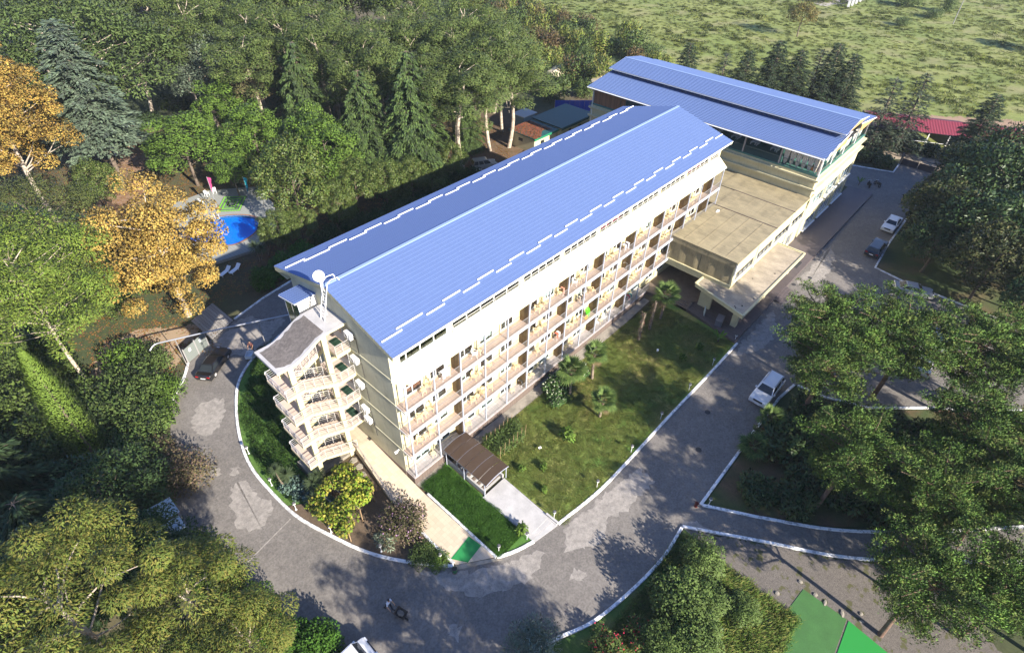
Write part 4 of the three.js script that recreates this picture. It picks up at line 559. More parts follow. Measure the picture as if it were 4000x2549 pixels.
{
  const c = thing('porch_canopy', 'flat cream porch canopy with slanted front edge above the entrance deck', 'canopy');
  const P = [[41.0, 5.25], [39.15, 12.45], [57.3, 12.6], [57.3, 8.84], [43, 8.84], [43, 5.25]];
  new MB().prism(P, 3.15, 3.6).build('slab', M.cream, c); new MB().prism([[41.25, 5.45], [39.5, 12.25], [57.1, 12.35], [57.1, 8.86], [42.8, 8.86], [42.8, 5.45]], 3.6, 3.604).build('roof_surface', M.canopytop, c);
  for (const [x, z, r] of [[40.9, 11.5, 0.09], [40.2, 10.9, 0.06], [40.0, 11.1, 0.06], [43.2, 11.9, 0.05], [50, 11.6, 0.08], [47, 10, 0.05]]) new MB().cyl([x, 3.6, z], [x, 3.7, z], r, r, 10).build('roof_drain', M.dark, c);
  const up = new MB(); for (let i = 0; i < 3; i++) up.bar([P[i === 2 ? 2 : i][0], 3.66, P[i === 2 ? 2 : i][1]], [P[i + 1][0], 3.66, P[i + 1][1]], 0.2, 0.14); up.bar([41, 3.66, 5.25], [43, 3.66, 5.3], 0.2, 0.14); up.build('upstand', M.cream, c);
  new MB().box(40.6, 0, 10.9, 41.2, 3.15, 11.6).build('column', M.cream, c); new MB().box(56, 0, 11.2, 56.5, 3.15, 11.7).build('column', M.cream, c); new MB().box(48.5, 0, 11.2, 49, 3.15, 11.7).build('column', M.cream, c); new MB().box(41.5, 0, 6.0, 41.9, 3.15, 7.6).build('column', M.cream, c);
  // entrance deck and steps
  const d = thing('entrance_deck', 'dark tiled entrance deck running along the front of the cream wing', 'deck');
  new MB().prism([[39.7, 5.5], [46, 5.5], [46, 8.2], [57.4, 8.2], [57.4, 8.8], [89.3, 8.8], [89.3, 12.75], [38.3, 12.75]], 0, 0.4).build('platform', M.deck, d);
  for (let k = 0; k < 4; k++) new MB().box(39.6 + k * 0.32, 0.4 - 0.001, 3.7 + 0.0, 39.92 + k * 0.32, 0.42 + 0.1 * k, 5.6).build('step', M.deckbrown, d);
  for (let k = 0; k < 3; k++) new MB().box(49.6, 0, 12.76 + k * 0.35, 53.4, 0.3 - k * 0.1, 13.1 + k * 0.35).build('step', M.deck, d);
  for (const [x, z] of [[60.4, 10], [61.3, 10.2]]) new MB().box(x, 0.4, z, x + 0.9, 0.66, z + 0.8).build('planter_step', M.deck, d); new MB().box(58.4, 0.4, 11.6, 60.4, 0.42, 12.1).build('hatch', M.dark, d);
  const sb = thing('sign_board', 'white folding sign board standing on the dark entrance deck', 'sign', [40.2, 0.4, 7.6], 0.5); new MB().box(-0.4, 0.1, -0.03, 0.4, 1.1, 0.03).build('board', mat([0.45, 0.55, 0.6], 0.6), sb); new MB().box(-0.38, 0, 0.05, -0.34, 1, 0.1).box(0.34, 0, 0.05, 0.38, 1, 0.1).build('leg', M.rail, sb);
  const bx = thing('freezer_chest', 'grey chest freezer on the entrance deck under the canopy corner', 'freezer', [40.0, 0.4, 9.8], 0.2); new MB().box(-0.7, 0, -0.4, 0.7, 0.8, 0.4).build('cabinet', mat([0.14, 0.14, 0.16], 0.4), bx); new MB().box(-0.72, 0.8, -0.42, 0.72, 0.88, 0.42).build('lid', mat([0.2, 0.19, 0.2], 0.4), bx);
}
{
  const b = thing('restaurant_building', 'cream restaurant building with open top floor under a two-tier blue tiled roof', 'building');
  const xa = 65.2, xb = 85.2, z0 = -29.8, z1 = ZF;
  const up = [[67.9, 72.9], [73.6, 78.9], [79.8, 84.9]], holes = []; for (const [a, c] of up) { holes.push([[a, 4.3], [c, 4.3], [c, 6.45], [a, 6.45]]); holes.push([[a + 0.2, 0.7], [c - 0.2, 0.7], [c - 0.2, 2.7], [a + 0.2, 2.7]]); }
  const w = new MB(); w.depth = 0.25; w.plate([[xa, 0], [xb, 0], [xb, 10.6], [xa, 10.6]], holes, new THREE.Matrix4().makeTranslation(0, 0, z1 - 0.25)); w.build('front_wall', M.cream, b);
  windowRow(b, 'window', (u, y, d) => [u, y, z1 - 0.18 + d], up.flatMap(([a, c]) => [[a, c, 4.3, 6.45, 3], [a + 0.2, c - 0.2, 0.7, 2.7, 4]]));
  for (const [a, c] of up) for (const [y, o] of [[4.18, 0], [0.58, 0.2]]) new MB().box(a + o - 0.1, y, z1, c - o + 0.1, y + 0.12, z1 + 0.25).build('sill', M.white, b);
  for (const [a, c] of up) { const m = new MB(), n = 40; for (let i = 0; i < n; i++) { const p = lerp(a, c, i / n), q = lerp(a, c, (i + 1) / n); if (i % 13 > 9) continue; m.quad([p, 4.3, z1 - 0.5 + 0.06 * Math.sin(i * 1.7)], [q, 4.3, z1 - 0.5 + 0.06 * Math.sin(i * 1.7 + 1.7)], [q, 5.9, z1 - 0.5], [p, 5.9, z1 - 0.5]); } m.build('curtain', M.curtain, b); }
  new MB().box(xa, 0, z0, xa + 0.25, 10.6, z1 - 0.26).build('side_wall', M.cream, b); new MB().box(xb - 0.25, 0, z0, xb, 10.6, z1 - 0.26).build('side_wall', M.cream, b); new MB().box(xa, 0, z0 - 0.25, xb, 10.6, z0 - 0.01).build('back_wall', M.cream, b);
  new MB().box(xa + 0.3, 3.4, z0, xb - 0.3, 3.6, z1 - 0.3).box(xa + 0.3, 7.0, z0, xb - 0.3, 7.2, z1 - 0.3).box(72, 0, z0, 72.2, 7, z1 - 2.5).box(xa + 0.3, 0, z1 - 2.8, xb - 0.3, 7, z1 - 2.7).build('interior', M.room, b);
  new MB().box(xa - 0.02, 10.6, z0 - 0.27, xb + 0.02, 10.85, z1 + 0.02).build('terrace_floor', mat([0.06, 0.17, 0.14], 0.6), b);
  for (const y of [10.2, 8.85]) { const m = new MB(); m.box(xa - 0.34, y - 0.16, z0 - 0.5, xa - 0.004, y + 0.06, z1 + 0.4).box(xa - 0.004, y - 0.16, z1 + 0.004, xb + 0.35, y + 0.06, z1 + 0.4); m.box(xa - 0.2, y - 0.3, z0 - 0.4, xa - 0.004, y - 0.16, z1 + 0.2).box(xa - 0.004, y - 0.3, z1 + 0.004, xb + 0.2, y - 0.16, z1 + 0.2); m.build('cornice', M.cream, b); }
  // open floor: posts, railing, timber cladding, curtains
  for (let i = 0; i <= 7; i++) for (const x of [xa + 0.15, xb - 0.15]) { const z = lerp(z0 + 0.15, z1 - 0.15, i / 7); new MB().box(x - 0.1, 10.85, z - 0.1, x + 0.1, 13.5, z + 0.1).build('post', mat([0.33, 0.3, 0.28], 0.7), b); }
  for (const x of [70.2, 75, 80]) new MB().box(x - 0.1, 10.85, z1 - 0.25, x + 0.1, 14.6, z1 - 0.05).build('post', M.white, b);
  const rl = new MB(); rl.box(xa + 0.12, 11.8, -23.4, xa + 0.17, 11.86, z1 - 0.2); for (let z = -23.3; z < z1 - 0.2; z += 0.16) rl.box(xa + 0.135, 10.85, z - 0.012, xa + 0.155, 11.82, z + 0.012); rl.build('railing', mat([0.10, 0.14, 0.12], 0.6), b);
  for (let k = 0; k < 22; k++) new MB().box(xa + 0.05, 10.9, z0 + 0.3 + k * 0.285, xa + 0.12 + 0.012 * (k % 3), 13.35, z0 + 0.3 + k * 0.285 + 0.27).build('timber_board', M.wood, b);
  const cladM = mat([0.5, 0.29, 0.12], 0.7); // timber gable ends of both roof tiers
  for (let k = 0; k < 3; k++) new MB().box(lerp(xa, xb, k / 3) + 0.3, 10.86, z1 - 0.12, lerp(xa, xb, (k + 1) / 3) - 0.3, 11.75, z1 - 0.09).build('glass_screen', M.glass, b);
  const drape = (axis, a, c, at, k) => { const m = new MB(), n = 10; for (let i = 0; i < n; i++) { const s0 = i / n, s1 = (i + 1) / n, W = t => [lerp(a, c, t)], pin = (c - a) * 0.5 + a, row = [13.4, 12.4, 11.4, 10.95], wd = [1, 0.95, 0.62, 0.2]; for (let r = 0; r < 3; r++) { const q = (s, r) => { const u = pin + (lerp(a, c, s) - pin) * wd[r], d = 0.07 * Math.sin(s * 17 + k) * wd[r]; return axis ? [at + d, row[r], u] : [u, row[r], at + d]; }; m.quad(q(s0, r + 1), q(s1, r + 1), q(s1, r), q(s0, r)); } } m.build('curtain', mat([0.58, 0.55, 0.48], 0.9), b); };
  for (let k = 0; k < 6; k++) drape(1, 3.5 + k * 0.85, 4.3 + k * 0.85, xa + 0.32, k); for (let k = 0; k < 7; k++) drape(0, 66 + k * 2.7, 67.3 + k * 2.7, z1 - 0.35, k);
  for (let k = 0; k < 9; k++) for (const x of [68, 72]) { const z = -21 + k * 3.1; new MB().box(x, 11.5, z, x + 1.6, 11.58, z + 0.9).box(x - 0.03, 11.05, z - 0.03, x + 1.63, 11.49, z).box(x - 0.03, 11.05, z + 0.9, x + 1.63, 11.49, z + 0.93).box(x + 0.7, 10.85, z + 0.4, x + 0.9, 11.5, z + 0.5).build('table', M.white, b); } new MB().box(66.2, 10.86, 7.4, 67.4, 11.5, 8.2).build('bench', mat([0.42, 0.13, 0.04], 0.7), b);
  // two-tier roof
  const lo = tileSlope(39.6, 9.2, 1.5), hi = tileSlope(39.8, 4.9, 0.8); const zs = -30.4;
  const place = (g, xe, y, dir) => { const q = g.clone(); const p = q.attributes.position; for (let i = 0; i < p.count; i++) { const u = p.getX(i), yy = p.getY(i), v = p.getZ(i); p.setXYZ(i, xe + dir * v, y + yy, zs + u); } if (dir > 0) { /* mirrored by the axis swap */ const a = p.array; for (let i = 0; i < a.length; i += 9) for (let k = 0; k < 3; k++) { const t = a[i + 3 + k]; a[i + 3 + k] = a[i + 6 + k]; a[i + 6 + k] = t; } } q.computeVertexNormals(); return mesh('roof', q, M.blue, b); };
  place(lo, 64.2, 13.74, 1); place(lo, 85.4, 13.74, -1); place(hi, 70.0, 15.48, 1); place(hi, 79.7, 15.48, -1);
  new MB().box(74.72, 16.26, zs, 74.98, 16.34, zs + 39.8).build('ridge_cap', M.ridge, b);
  new MB().box(64.16, 13.6, zs, 64.24, 13.74, zs + 39.6).box(69.96, 15.36, zs, 70.04, 15.47, zs + 39.8).build('eave_trim', M.white, b); new MB().cyl([64.14, 13.62, zs], [64.14, 13.62, zs + 39.6], 0.07).cyl([64.14, 13.55, z1 + 0.1], [xa - 0.1, 12.9, z1 + 0.12], 0.06).cyl([xa - 0.1, 12.9, z1 + 0.12], [xa - 0.1, 7.6, z1 + 0.12], 0.06).cyl([64.14, 13.55, z0 + 0.1], [xa - 0.08, 12.9, z0 + 0.1], 0.06).cyl([xa - 0.08, 12.9, z0 + 0.1], [xa - 0.08, 2, z0 + 0.1], 0.06).build('gutter', M.white, b);
  new MB().box(64.3, 13.5, zs + 0.05, 64.4, 13.62, zs + 39.5).box(85.2, 13.5, zs + 0.05, 85.3, 13.62, zs + 39.5).build('wall_plate', M.rail, b);
  for (let k = 0; k < 24; k++) { const z = zs + 1 + k * 1.62, m = new MB(); m.bar([70.5, 14.75, z], [70.4, 15.4, z + 0.5], 0.05).bar([70.4, 15.4, z + 0.5], [70.5, 14.75, z + 1.0], 0.05).bar([79.2, 14.75, z], [79.3, 15.4, z + 0.5], 0.05); m.build('truss_web', M.rail, b); }
  new MB().box(70.45, 14.74, zs + 0.2, 70.55, 14.8, zs + 39.5).box(79.15, 14.74, zs + 0.2, 79.25, 14.8, zs + 39.5).build('truss_chord', M.rail, b); new MB().box(72, 13.5, zs + 0.3, 78, 13.55, zs + 39.4).build('ceiling', M.dark, b); new MB().box(73.2, 13.55, zs + 0.3, 73.3, 15.7, zs + 39.4).build('ceiling', M.dark, b);
  for (const z of [zs + 39.62, zs - 0.02]) { const g = new MB(); g.depth = 0.06; g.plate([[70.1, 15.36], [79.6, 15.36], [74.85, 16.2]], [], new THREE.Matrix4().makeTranslation(0, 0, z)); g.plate([[64.4, 13.6], [72.2, 13.6], [72.2, 14.85]], [], new THREE.Matrix4().makeTranslation(0, 0, z)); g.plate([[77.6, 13.6], [85.2, 13.6], [77.6, 14.85]], [], new THREE.Matrix4().makeTranslation(0, 0, z)); g.build('gable_boarding', cladM, b); const q = new MB(); q.bar([70, 15.42, z + 0.1], [74.85, 16.24, z + 0.1], 0.06, 0.16).bar([79.7, 15.42, z + 0.1], [74.85, 16.24, z + 0.1], 0.06, 0.16).bar([64.2, 13.66, z + 0.1], [73, 15.1, z + 0.1], 0.06, 0.14).bar([85.4, 13.66, z + 0.1], [76.8, 15.1, z + 0.1], 0.06, 0.14); q.build('barge_board', M.white, b); }
}
// ---------------------------------------------------------------- vegetation
const leafM = new THREE.MeshPhysicalMaterial({ vertexColors: true, roughness: 0.75, side: THREE.DoubleSide, transmission: 0.25, thickness: 0, specularIntensity: 0.35 });
const pineM = new THREE.MeshStandardMaterial({ vertexColors: true, roughness: 0.8, side: THREE.DoubleSide });
const glossLeafM = new THREE.MeshPhysicalMaterial({ vertexColors: true, roughness: 0.45, side: THREE.DoubleSide, transmission: 0.15, thickness: 0, specularIntensity: 0.5 });
const barkTex = (a, b, s) => { const f = fbm(8, 4, s), q = fbm(32, 2, s + 3); return mat([1, 1, 1], 0.9, { map: tex(256, 2, (u, v) => mixc(a, b, sst(0.35, 0.7, f(u * 2, v)) * 0.8 + 0.2 * q(u, v))) }); };
M.bark = barkTex([0.10, 0.075, 0.055], [0.19, 0.15, 0.115], 401); M.whitebark = barkTex([0.50, 0.44, 0.36], [0.26, 0.20, 0.15], 411); M.palmbark = barkTex([0.13, 0.10, 0.075], [0.24, 0.19, 0.14], 421); M.redbark = barkTex([0.12, 0.07, 0.05], [0.2, 0.13, 0.09], 431);
class Leaves { // collects leaf blades: four-cornered, folded along the midrib
  constructor() { this.p = []; this.c = []; this.m = []; this.n = 0; }
  blade(x, y, z, dx, dy, dz, nx, ny, nz, L, W, col) { // base, direction, normal
    let l = Math.hypot(dx, dy, dz) || 1; dx /= l; dy /= l; dz /= l;
    let sx = dy * nz - dz * ny, sy = dz * nx - dx * nz, sz = dx * ny - dy * nx; l = Math.hypot(sx, sy, sz) || 1; sx /= l; sy /= l; sz /= l;
    const ux = sy * dz - sz * dy, uy = sz * dx - sx * dz, uz = sx * dy - sy * dx, m = L * 0.45, f = W * 0.18;
    const a = [x, y, z], b = [x + dx * m + sx * W / 2 + ux * f, y + dy * m + sy * W / 2 + uy * f, z + dz * m + sz * W / 2 + uz * f], d = [x + dx * m - sx * W / 2 + ux * f, y + dy * m - sy * W / 2 + uy * f, z + dz * m - sz * W / 2 + uz * f], c = [x + dx * L, y + dy * L, z + dz * L];
    const ln = Math.hypot(nx, ny, nz) || 1, e1 = [b[0] - a[0], b[1] - a[1], b[2] - a[2]], e2 = [c[0] - a[0], c[1] - a[1], c[2] - a[2]];
    if ((e1[1] * e2[2] - e1[2] * e2[1]) * nx + (e1[2] * e2[0] - e1[0] * e2[2]) * ny + (e1[0] * e2[1] - e1[1] * e2[0]) * nz >= 0) this.p.push(...a, ...b, ...c, ...a, ...c, ...d); else this.p.push(...a, ...c, ...b, ...a, ...d, ...c);
    for (let i = 0; i < 6; i++) this.m.push(nx / ln, ny / ln, nz / ln); for (let i = 0; i < 6; i++) this.c.push(col[0], col[1], col[2]); this.n++;
  }
  clump(cx, cy, cz, r, ry, count, L, W, pal, o = {}) { // shell of blades round an ellipsoid
    const { droop = 0, spread = 0.5, inner = 0.25, tint = 1, low = -0.5 } = o;
    for (let i = 0; i < count; i++) {
      let yy = rr(low, 1), a = rr(0, Math.PI * 2), q = Math.sqrt(Math.max(0, 1 - yy * yy)), X = q * Math.cos(a), Z = q * Math.sin(a);
      const k = rnd() < inner ? rr(0.35, 0.85) : rr(0.82, 1.06);
      let dx = X + rr(-1, 1) * 0.9, dy = yy + rr(-1, 1) * 0.6 - droop, dz = Z + rr(-1, 1) * 0.9;
      const nx = X + rr(-spread, spread), ny = yy + 0.45 + rr(-spread, spread), nz = Z + rr(-spread, spread), s = rr(0.7, 1.3), c = pal[Math.floor(rnd() * pal.length)], t = tint * rr(0.78, 1.22);
      this.blade(cx + X * r * k - dx * L * 0.25, cy + yy * ry * k, cz + Z * r * k - dz * L * 0.25, dx, dy, dz, nx, ny, nz, L * s, W * s, [c[0] * t, c[1] * t, c[2] * t]);
    }
  }
  geometry() { const g = new THREE.BufferGeometry(); g.setAttribute('position', new THREE.Float32BufferAttribute(this.p, 3)); g.setAttribute('color', new THREE.Float32BufferAttribute(this.c, 3)); g.setAttribute('normal', new THREE.Float32BufferAttribute(this.m, 3)); return g; }
}
function limb(m, a, b, r0, r1, bend = 0.1, n = 5) { let p = a; const L = Math.hypot(b[0] - a[0], b[1] - a[1], b[2] - a[2]), k = [rr(-1, 1) * bend * L, rr(-0.3, 0.6) * bend * L, rr(-1, 1) * bend * L]; for (let i = 1; i <= n; i++) { const t = i / n, s = Math.sin(t * Math.PI); const q = [lerp(a[0], b[0], t) + k[0] * s, lerp(a[1], b[1], t) + k[1] * s, lerp(a[2], b[2], t) + k[2] * s]; m.cyl(p, q, lerp(r0, r1, (i - 1) / n), lerp(r0, r1, t), 7, false); p = q; } }
// crown styles ------------------------------------------------------------
function domeTree({ H, R, N, cr, per, L, W, pal, droop = 0, bark = M.bark, tr = 0.35, flat = 0.75, base = 0.45, leafMat = leafM, stems = 1, open = 0, bot = 1.45, fill = 0 }) {
  const lv = new Leaves(), tk = new MB(), yc = H - R * flat * 0.9;
  for (let s = 0; s < stems; s++) { const a = s * 2.4, fx = stems > 1 ? Math.cos(a) * 0.4 : 0, fz = stems > 1 ? Math.sin(a) * 0.4 : 0; limb(tk, [fx * 0.5, -0.1, fz * 0.5], [fx * 4, Math.max(H * base, yc - R * 0.3), fz * 4], tr, tr * 0.6, 0.05, 6); }
  const top = [0, Math.max(H * base, yc - R * 0.3), 0]; if (stems === 1) limb(tk, [0, top[1] - 0.2, 0], [rr(-0.5, 0.5), yc + R * flat * 0.55, rr(-0.5, 0.5)], tr * 0.6, tr * 0.12, 0.06, 6);
  for (let i = 0; i < N; i++) {
    const t = (i + 0.5) / N, yy = 1 - bot * t, a = i * 2.39996 + rr(-0.4, 0.4), q = Math.sqrt(Math.max(0, 1 - yy * yy)); let k = rr(0.66, 1.04) - (open && rnd() < open ? 0.35 : 0);
    if (fill && i % 3 === 1) k *= rr(0.35, 0.8); const c = [q * Math.cos(a) * R * k, yc + yy * R * flat * k, q * Math.sin(a) * R * k], r = cr * rr(0.7, 1.25), tint = rr(0.85, 1.15);
    lv.clump(c[0], c[1], c[2], r, r * 0.8, per, L, W, pal, { droop, tint });
    if (i % 3 === 0) { const hd = Math.hypot(c[0], c[2]), y0 = clamp(c[1] - hd * rr(0.35, 0.7), H * base * 0.7, yc + R * flat * 0.45); limb(tk, [0, y0, 0], [c[0] * 0.9, c[1] - r * 0.25, c[2] * 0.9], tr * 0.26, tr * 0.06, 0.12, 4); }
  }
  return { leaf: lv.geometry(), wood: tk.geometry(), bark, leafMat };
}
function cedarTree({ H, R, levels, pal, droop = 0.25, y0 = 0.12, L = 0.5, W = 0.22, dens = 1, bark = M.bark, tr = 0.3, sparse = 0, hang = 0 }) {
  const lv = new Leaves(), tk = new MB(); limb(tk, [0, -0.1, 0], [0, H * 0.97, 0], tr, 0.04, 0.01, 8);
  for (let l = 0; l < levels; l++) {
    const t = l / levels, y = H * (y0 + (1 - y0) * t), rad = R * Math.pow(1 - t, 0.72) * rr(0.8, 1.12) + 0.25, nb = Math.max(4, Math.round(8 - 3 * t));
    for (let b = 0; b < nb; b++) {
      const a = b / nb * 6.283 + l * 1.1 + rr(-0.3, 0.3), r = rad * rr(0.75, 1.1), ca = Math.cos(a), sa = Math.sin(a); if (rnd() < sparse) continue;
      const rise = rr(0.02, 0.16), end = [ca * r, y + r * (rise - droop), sa * r]; tk.cyl([0, y, 0], [end[0] * 0.9, end[1], end[2] * 0.9], 0.05 + 0.02 * r / R, 0.012, 4, false);
      const n = Math.round(r * 15 * dens) + 6, tint = rr(0.8, 1.2);
      for (let i = 0; i < n; i++) { const s = Math.pow(rnd(), 0.7), w = (1 - s * 0.55) * r * 0.3 * rr(-1, 1), x = ca * r * s - sa * w, z = sa * r * s + ca * w, yy = y + r * s * (rise * (1.2 - s) - droop * s * s) + rr(-0.08, 0.1) - hang * rnd() * 0.8, c = pal[Math.floor(rnd() * pal.length)], k = tint * rr(0.75, 1.25); lv.blade(x, yy, z, ca + rr(-0.8, 0.8), -droop * 0.6 - hang * rr(0.5, 2.5) + rr(-0.25, 0.25), sa + rr(-0.8, 0.8), rr(-0.4, 0.4), 1, rr(-0.4, 0.4), L * rr(0.7, 1.3), W * rr(0.7, 1.3), [c[0] * k, c[1] * k, c[2] * k]); }
    }
  }
  return { leaf: lv.geometry(), wood: tk.geometry(), bark, leafMat: leafM };
}
function pineTree({ H, R, N, pal, tr = 0.2, tufts = 9, y0 = 0.38 }) { // tufts of needles at the ends of ascending branches
  const lv = new Leaves(), tk = new MB(); const lean = [rr(-0.6, 0.6), rr(-0.6, 0.6)]; limb(tk, [0, -0.1, 0], [lean[0], H * 0.86, lean[1]], tr, 0.07, 0.04, 7);
  for (let i = 0; i < N; i++) {
    const t = (i + 0.5) / N, y = H * lerp(y0, 0.93, Math.pow(t, 0.8)), sh = Math.sin(Math.PI * clamp(0.2 + 0.75 * (1 - t))), rad = R * (0.35 + 0.65 * sh) * rr(0.75, 1.08) * (t > 0.55 && i % 2 ? rr(0.1, 0.8) : 1), a = i * 2.39996 + rr(-0.3, 0.3), ca = Math.cos(a), sa = Math.sin(a), k = (y / H), bx = lean[0] * k, bz = lean[1] * k;
    const end = [bx + ca * rad, y + rad * 0.28 + 0.3, bz + sa * rad]; limb(tk, [bx, y - 0.3, bz], end, 0.07, 0.02, 0.08, 3); const tint = rr(0.85, 1.15);
    for (let q = 0; q < tufts; q++) {
      const s = rr(0.45, 1.05), ox = bx + ca * rad * s + rr(-0.55, 0.55), oy = lerp(y, end[1], s) + rr(-0.1, 0.4), oz = bz + sa * rad * s + rr(-0.55, 0.55), ts = rr(0.24, 0.4), tt = tint * rr(0.85, 1.2), c = pal[Math.floor(rnd() * pal.length)];
      for (let j = 0; j < 36; j++) { const yy = rr(-0.45, 1), b = rr(0, 6.283), w = Math.sqrt(1 - yy * yy), X = w * Math.cos(b), Z = w * Math.sin(b), v = tt * rr(0.8, 1.25), u = ts * rr(0.55, 0.9); lv.blade(ox + X * u, oy + yy * u * 1.15, oz + Z * u, X + rr(-0.6, 0.6), yy + 0.8, Z + rr(-0.6, 0.6), X + rr(-0.5, 0.5), yy + 0.3, Z + rr(-0.5, 0.5), 0.17 * rr(0.8, 1.2), 0.055, [c[0] * v, c[1] * v, c[2] * v]); }
    }
  }
  return { leaf: lv.geometry(), wood: tk.geometry(), bark: M.redbark, leafMat: pineM };
}
function columnTree({ H, R, n, pal, L = 0.32, W = 0.14 }) { const lv = new Leaves(), tk = new MB(); tk.cyl([0, -0.1, 0], [0, H * 0.9, 0], 0.18, 0.05, 7); for (let i = 0; i < n; i++) { const t = Math.pow(rnd(), 0.85), y = 0.3 + t * (H - 0.3), r = R * Math.pow(Math.sin(Math.PI * clamp(0.12 + 0.86 * t)), 0.75) * (rnd() < 0.25 ? rr(0.6, 0.9) : rr(0.88, 1.06)) * (1 + 0.1 * Math.sin(y * 3 + i % 7)), a = rr(0, 6.283), c = pal[Math.floor(rnd() * pal.length)], k = rr(0.75, 1.25); lv.blade(Math.cos(a) * r, y, Math.sin(a) * r, Math.cos(a) * 0.5 + rr(-0.3, 0.3), 1, Math.sin(a) * 0.5 + rr(-0.3, 0.3), Math.cos(a), 0.4, Math.sin(a), L * rr(0.7, 1.3), W * rr(0.7, 1.3), c.map(v => v * k)); } return { leaf: lv.geometry(), wood: tk.geometry(), bark: M.bark, leafMat: leafM }; }
function bush({ R, H, N, per, L, W, pal, droop = 0, leafMat = leafM, flowers }) { const lv = new Leaves(), tk = new MB(); for (let i = 0; i < N; i++) { const a = i * 2.39996, q = Math.sqrt((i + 0.5) / N) * R * 0.8, y = H * rr(0.35, 0.62) * (1.15 - 0.45 * q / R), r = R * rr(0.28, 0.45); lv.clump(Math.cos(a) * q, y, Math.sin(a) * q, r, Math.max(0.2, H - y) * rr(0.6, 0.95), per, L, W, pal, { droop, tint: rr(0.85, 1.15), low: -0.7 }); tk.cyl([0, 0, 0], [Math.cos(a) * q, y, Math.sin(a) * q], 0.03, 0.012, 4, false); if (flowers) for (let k = 0; k < flowers.n; k++) { const b = rr(0, 6.283); lv.blade(Math.cos(a) * q + Math.cos(b) * r * rr(0.4, 1), y + r * rr(0.3, 1), Math.sin(a) * q + Math.sin(b) * r * rr(0.4, 1), rr(-1, 1), 1, rr(-1, 1), rr(-1, 1), rr(0, 1), 1, 0.16, 0.13, flowers.c); } } return { leaf: lv.geometry(), wood: tk.geometry(), bark: M.bark, leafMat }; }
function plant(name, label, category, parts, [x, z], y = 0, ry = 0, sc = 1, group, sy = sc, crown = 'crown', wood = 'trunk') {
  const g = thing(name, label, category, [x, y, z], ry, group); g.scale.set(sc, sy, sc); const c = mesh(crown, parts.leaf, parts.leafMat, g); mesh(wood, parts.wood, parts.bark, g); return g;
}
const P = {
  euca: [[0.085, 0.125, 0.03], [0.1, 0.14, 0.034], [0.07, 0.112, 0.028], [0.115, 0.145, 0.042]], grey: [[0.13, 0.169, 0.111], [0.104, 0.15, 0.0975], [0.156, 0.189, 0.13]],
  dome: [[0.0624, 0.101, 0.026], [0.0754, 0.117, 0.0312], [0.0884, 0.124, 0.0364]], gold: [[0.42, 0.29, 0.07], [0.37, 0.25, 0.06], [0.46, 0.34, 0.09], [0.30, 0.23, 0.06], [0.36, 0.22, 0.05]],
  orange: [[0.36, 0.225, 0.05], [0.30, 0.18, 0.042], [0.42, 0.31, 0.07], [0.25, 0.19, 0.045]], fresh: [[0.0975, 0.176, 0.0234], [0.124, 0.202, 0.0286], [0.078, 0.143, 0.0208]], mag: [[0.065, 0.111, 0.0234], [0.0975, 0.143, 0.0312], [0.13, 0.156, 0.039]],
  pine: [[0.085, 0.17, 0.022], [0.105, 0.195, 0.026], [0.066, 0.135, 0.022], [0.135, 0.18, 0.034]], cedar: [[0.0585, 0.111, 0.039], [0.0715, 0.13, 0.0442], [0.052, 0.0975, 0.0325]], blue: [[0.15, 0.205, 0.135], [0.125, 0.18, 0.12], [0.175, 0.23, 0.155]],
  darkc: [[0.0364, 0.065, 0.026], [0.0455, 0.078, 0.0312], [0.0312, 0.0546, 0.0234]], acacia: [[0.111, 0.176, 0.0234], [0.143, 0.208, 0.026], [0.091, 0.143, 0.0234], [0.169, 0.215, 0.039]], olive: [[0.12, 0.155, 0.026], [0.15, 0.17, 0.032], [0.09, 0.13, 0.024], [0.18, 0.165, 0.036]],
  cyp: [[0.091, 0.156, 0.0234], [0.111, 0.176, 0.0286], [0.078, 0.13, 0.0208]], shrub: [[0.065, 0.111, 0.026], [0.0845, 0.13, 0.0312], [0.104, 0.15, 0.039]], dark: [[0.0364, 0.0715, 0.0208], [0.0494, 0.091, 0.026], [0.065, 0.104, 0.0286]], vine: [[0.182, 0.26, 0.0195], [0.286, 0.325, 0.039], [0.13, 0.221, 0.0234], [0.39, 0.351, 0.065]], myrtle: [[0.156, 0.124, 0.065], [0.195, 0.13, 0.091], [0.117, 0.111, 0.0455]], weed: [[0.15, 0.205, 0.03], [0.19, 0.22, 0.036], [0.12, 0.175, 0.03], [0.24, 0.225, 0.06]], silver: [[0.208, 0.26, 0.182], [0.156, 0.221, 0.143], [0.26, 0.312, 0.234]]
};
reseed(101);
const eu = [0, 1, 2].map(i => domeTree({ H: 24, R: 6.6, N: 50, cr: 1.6, per: 420, L: 0.34, W: 0.15, pal: P.euca, droop: 0.55, bark: M.whitebark, tr: 0.38, flat: 0.95 + 0.15 * i, base: 0.5, bot: 1.8, fill: 1 }));
const euLow = [0, 1].map(i => domeTree({ H: 24, R: 6.6, N: 34, cr: 1.8, per: 230, L: 0.5, W: 0.24, pal: P.euca, droop: 0.5, bark: M.whitebark, tr: 0.38, flat: 0.85, base: 0.5 }));
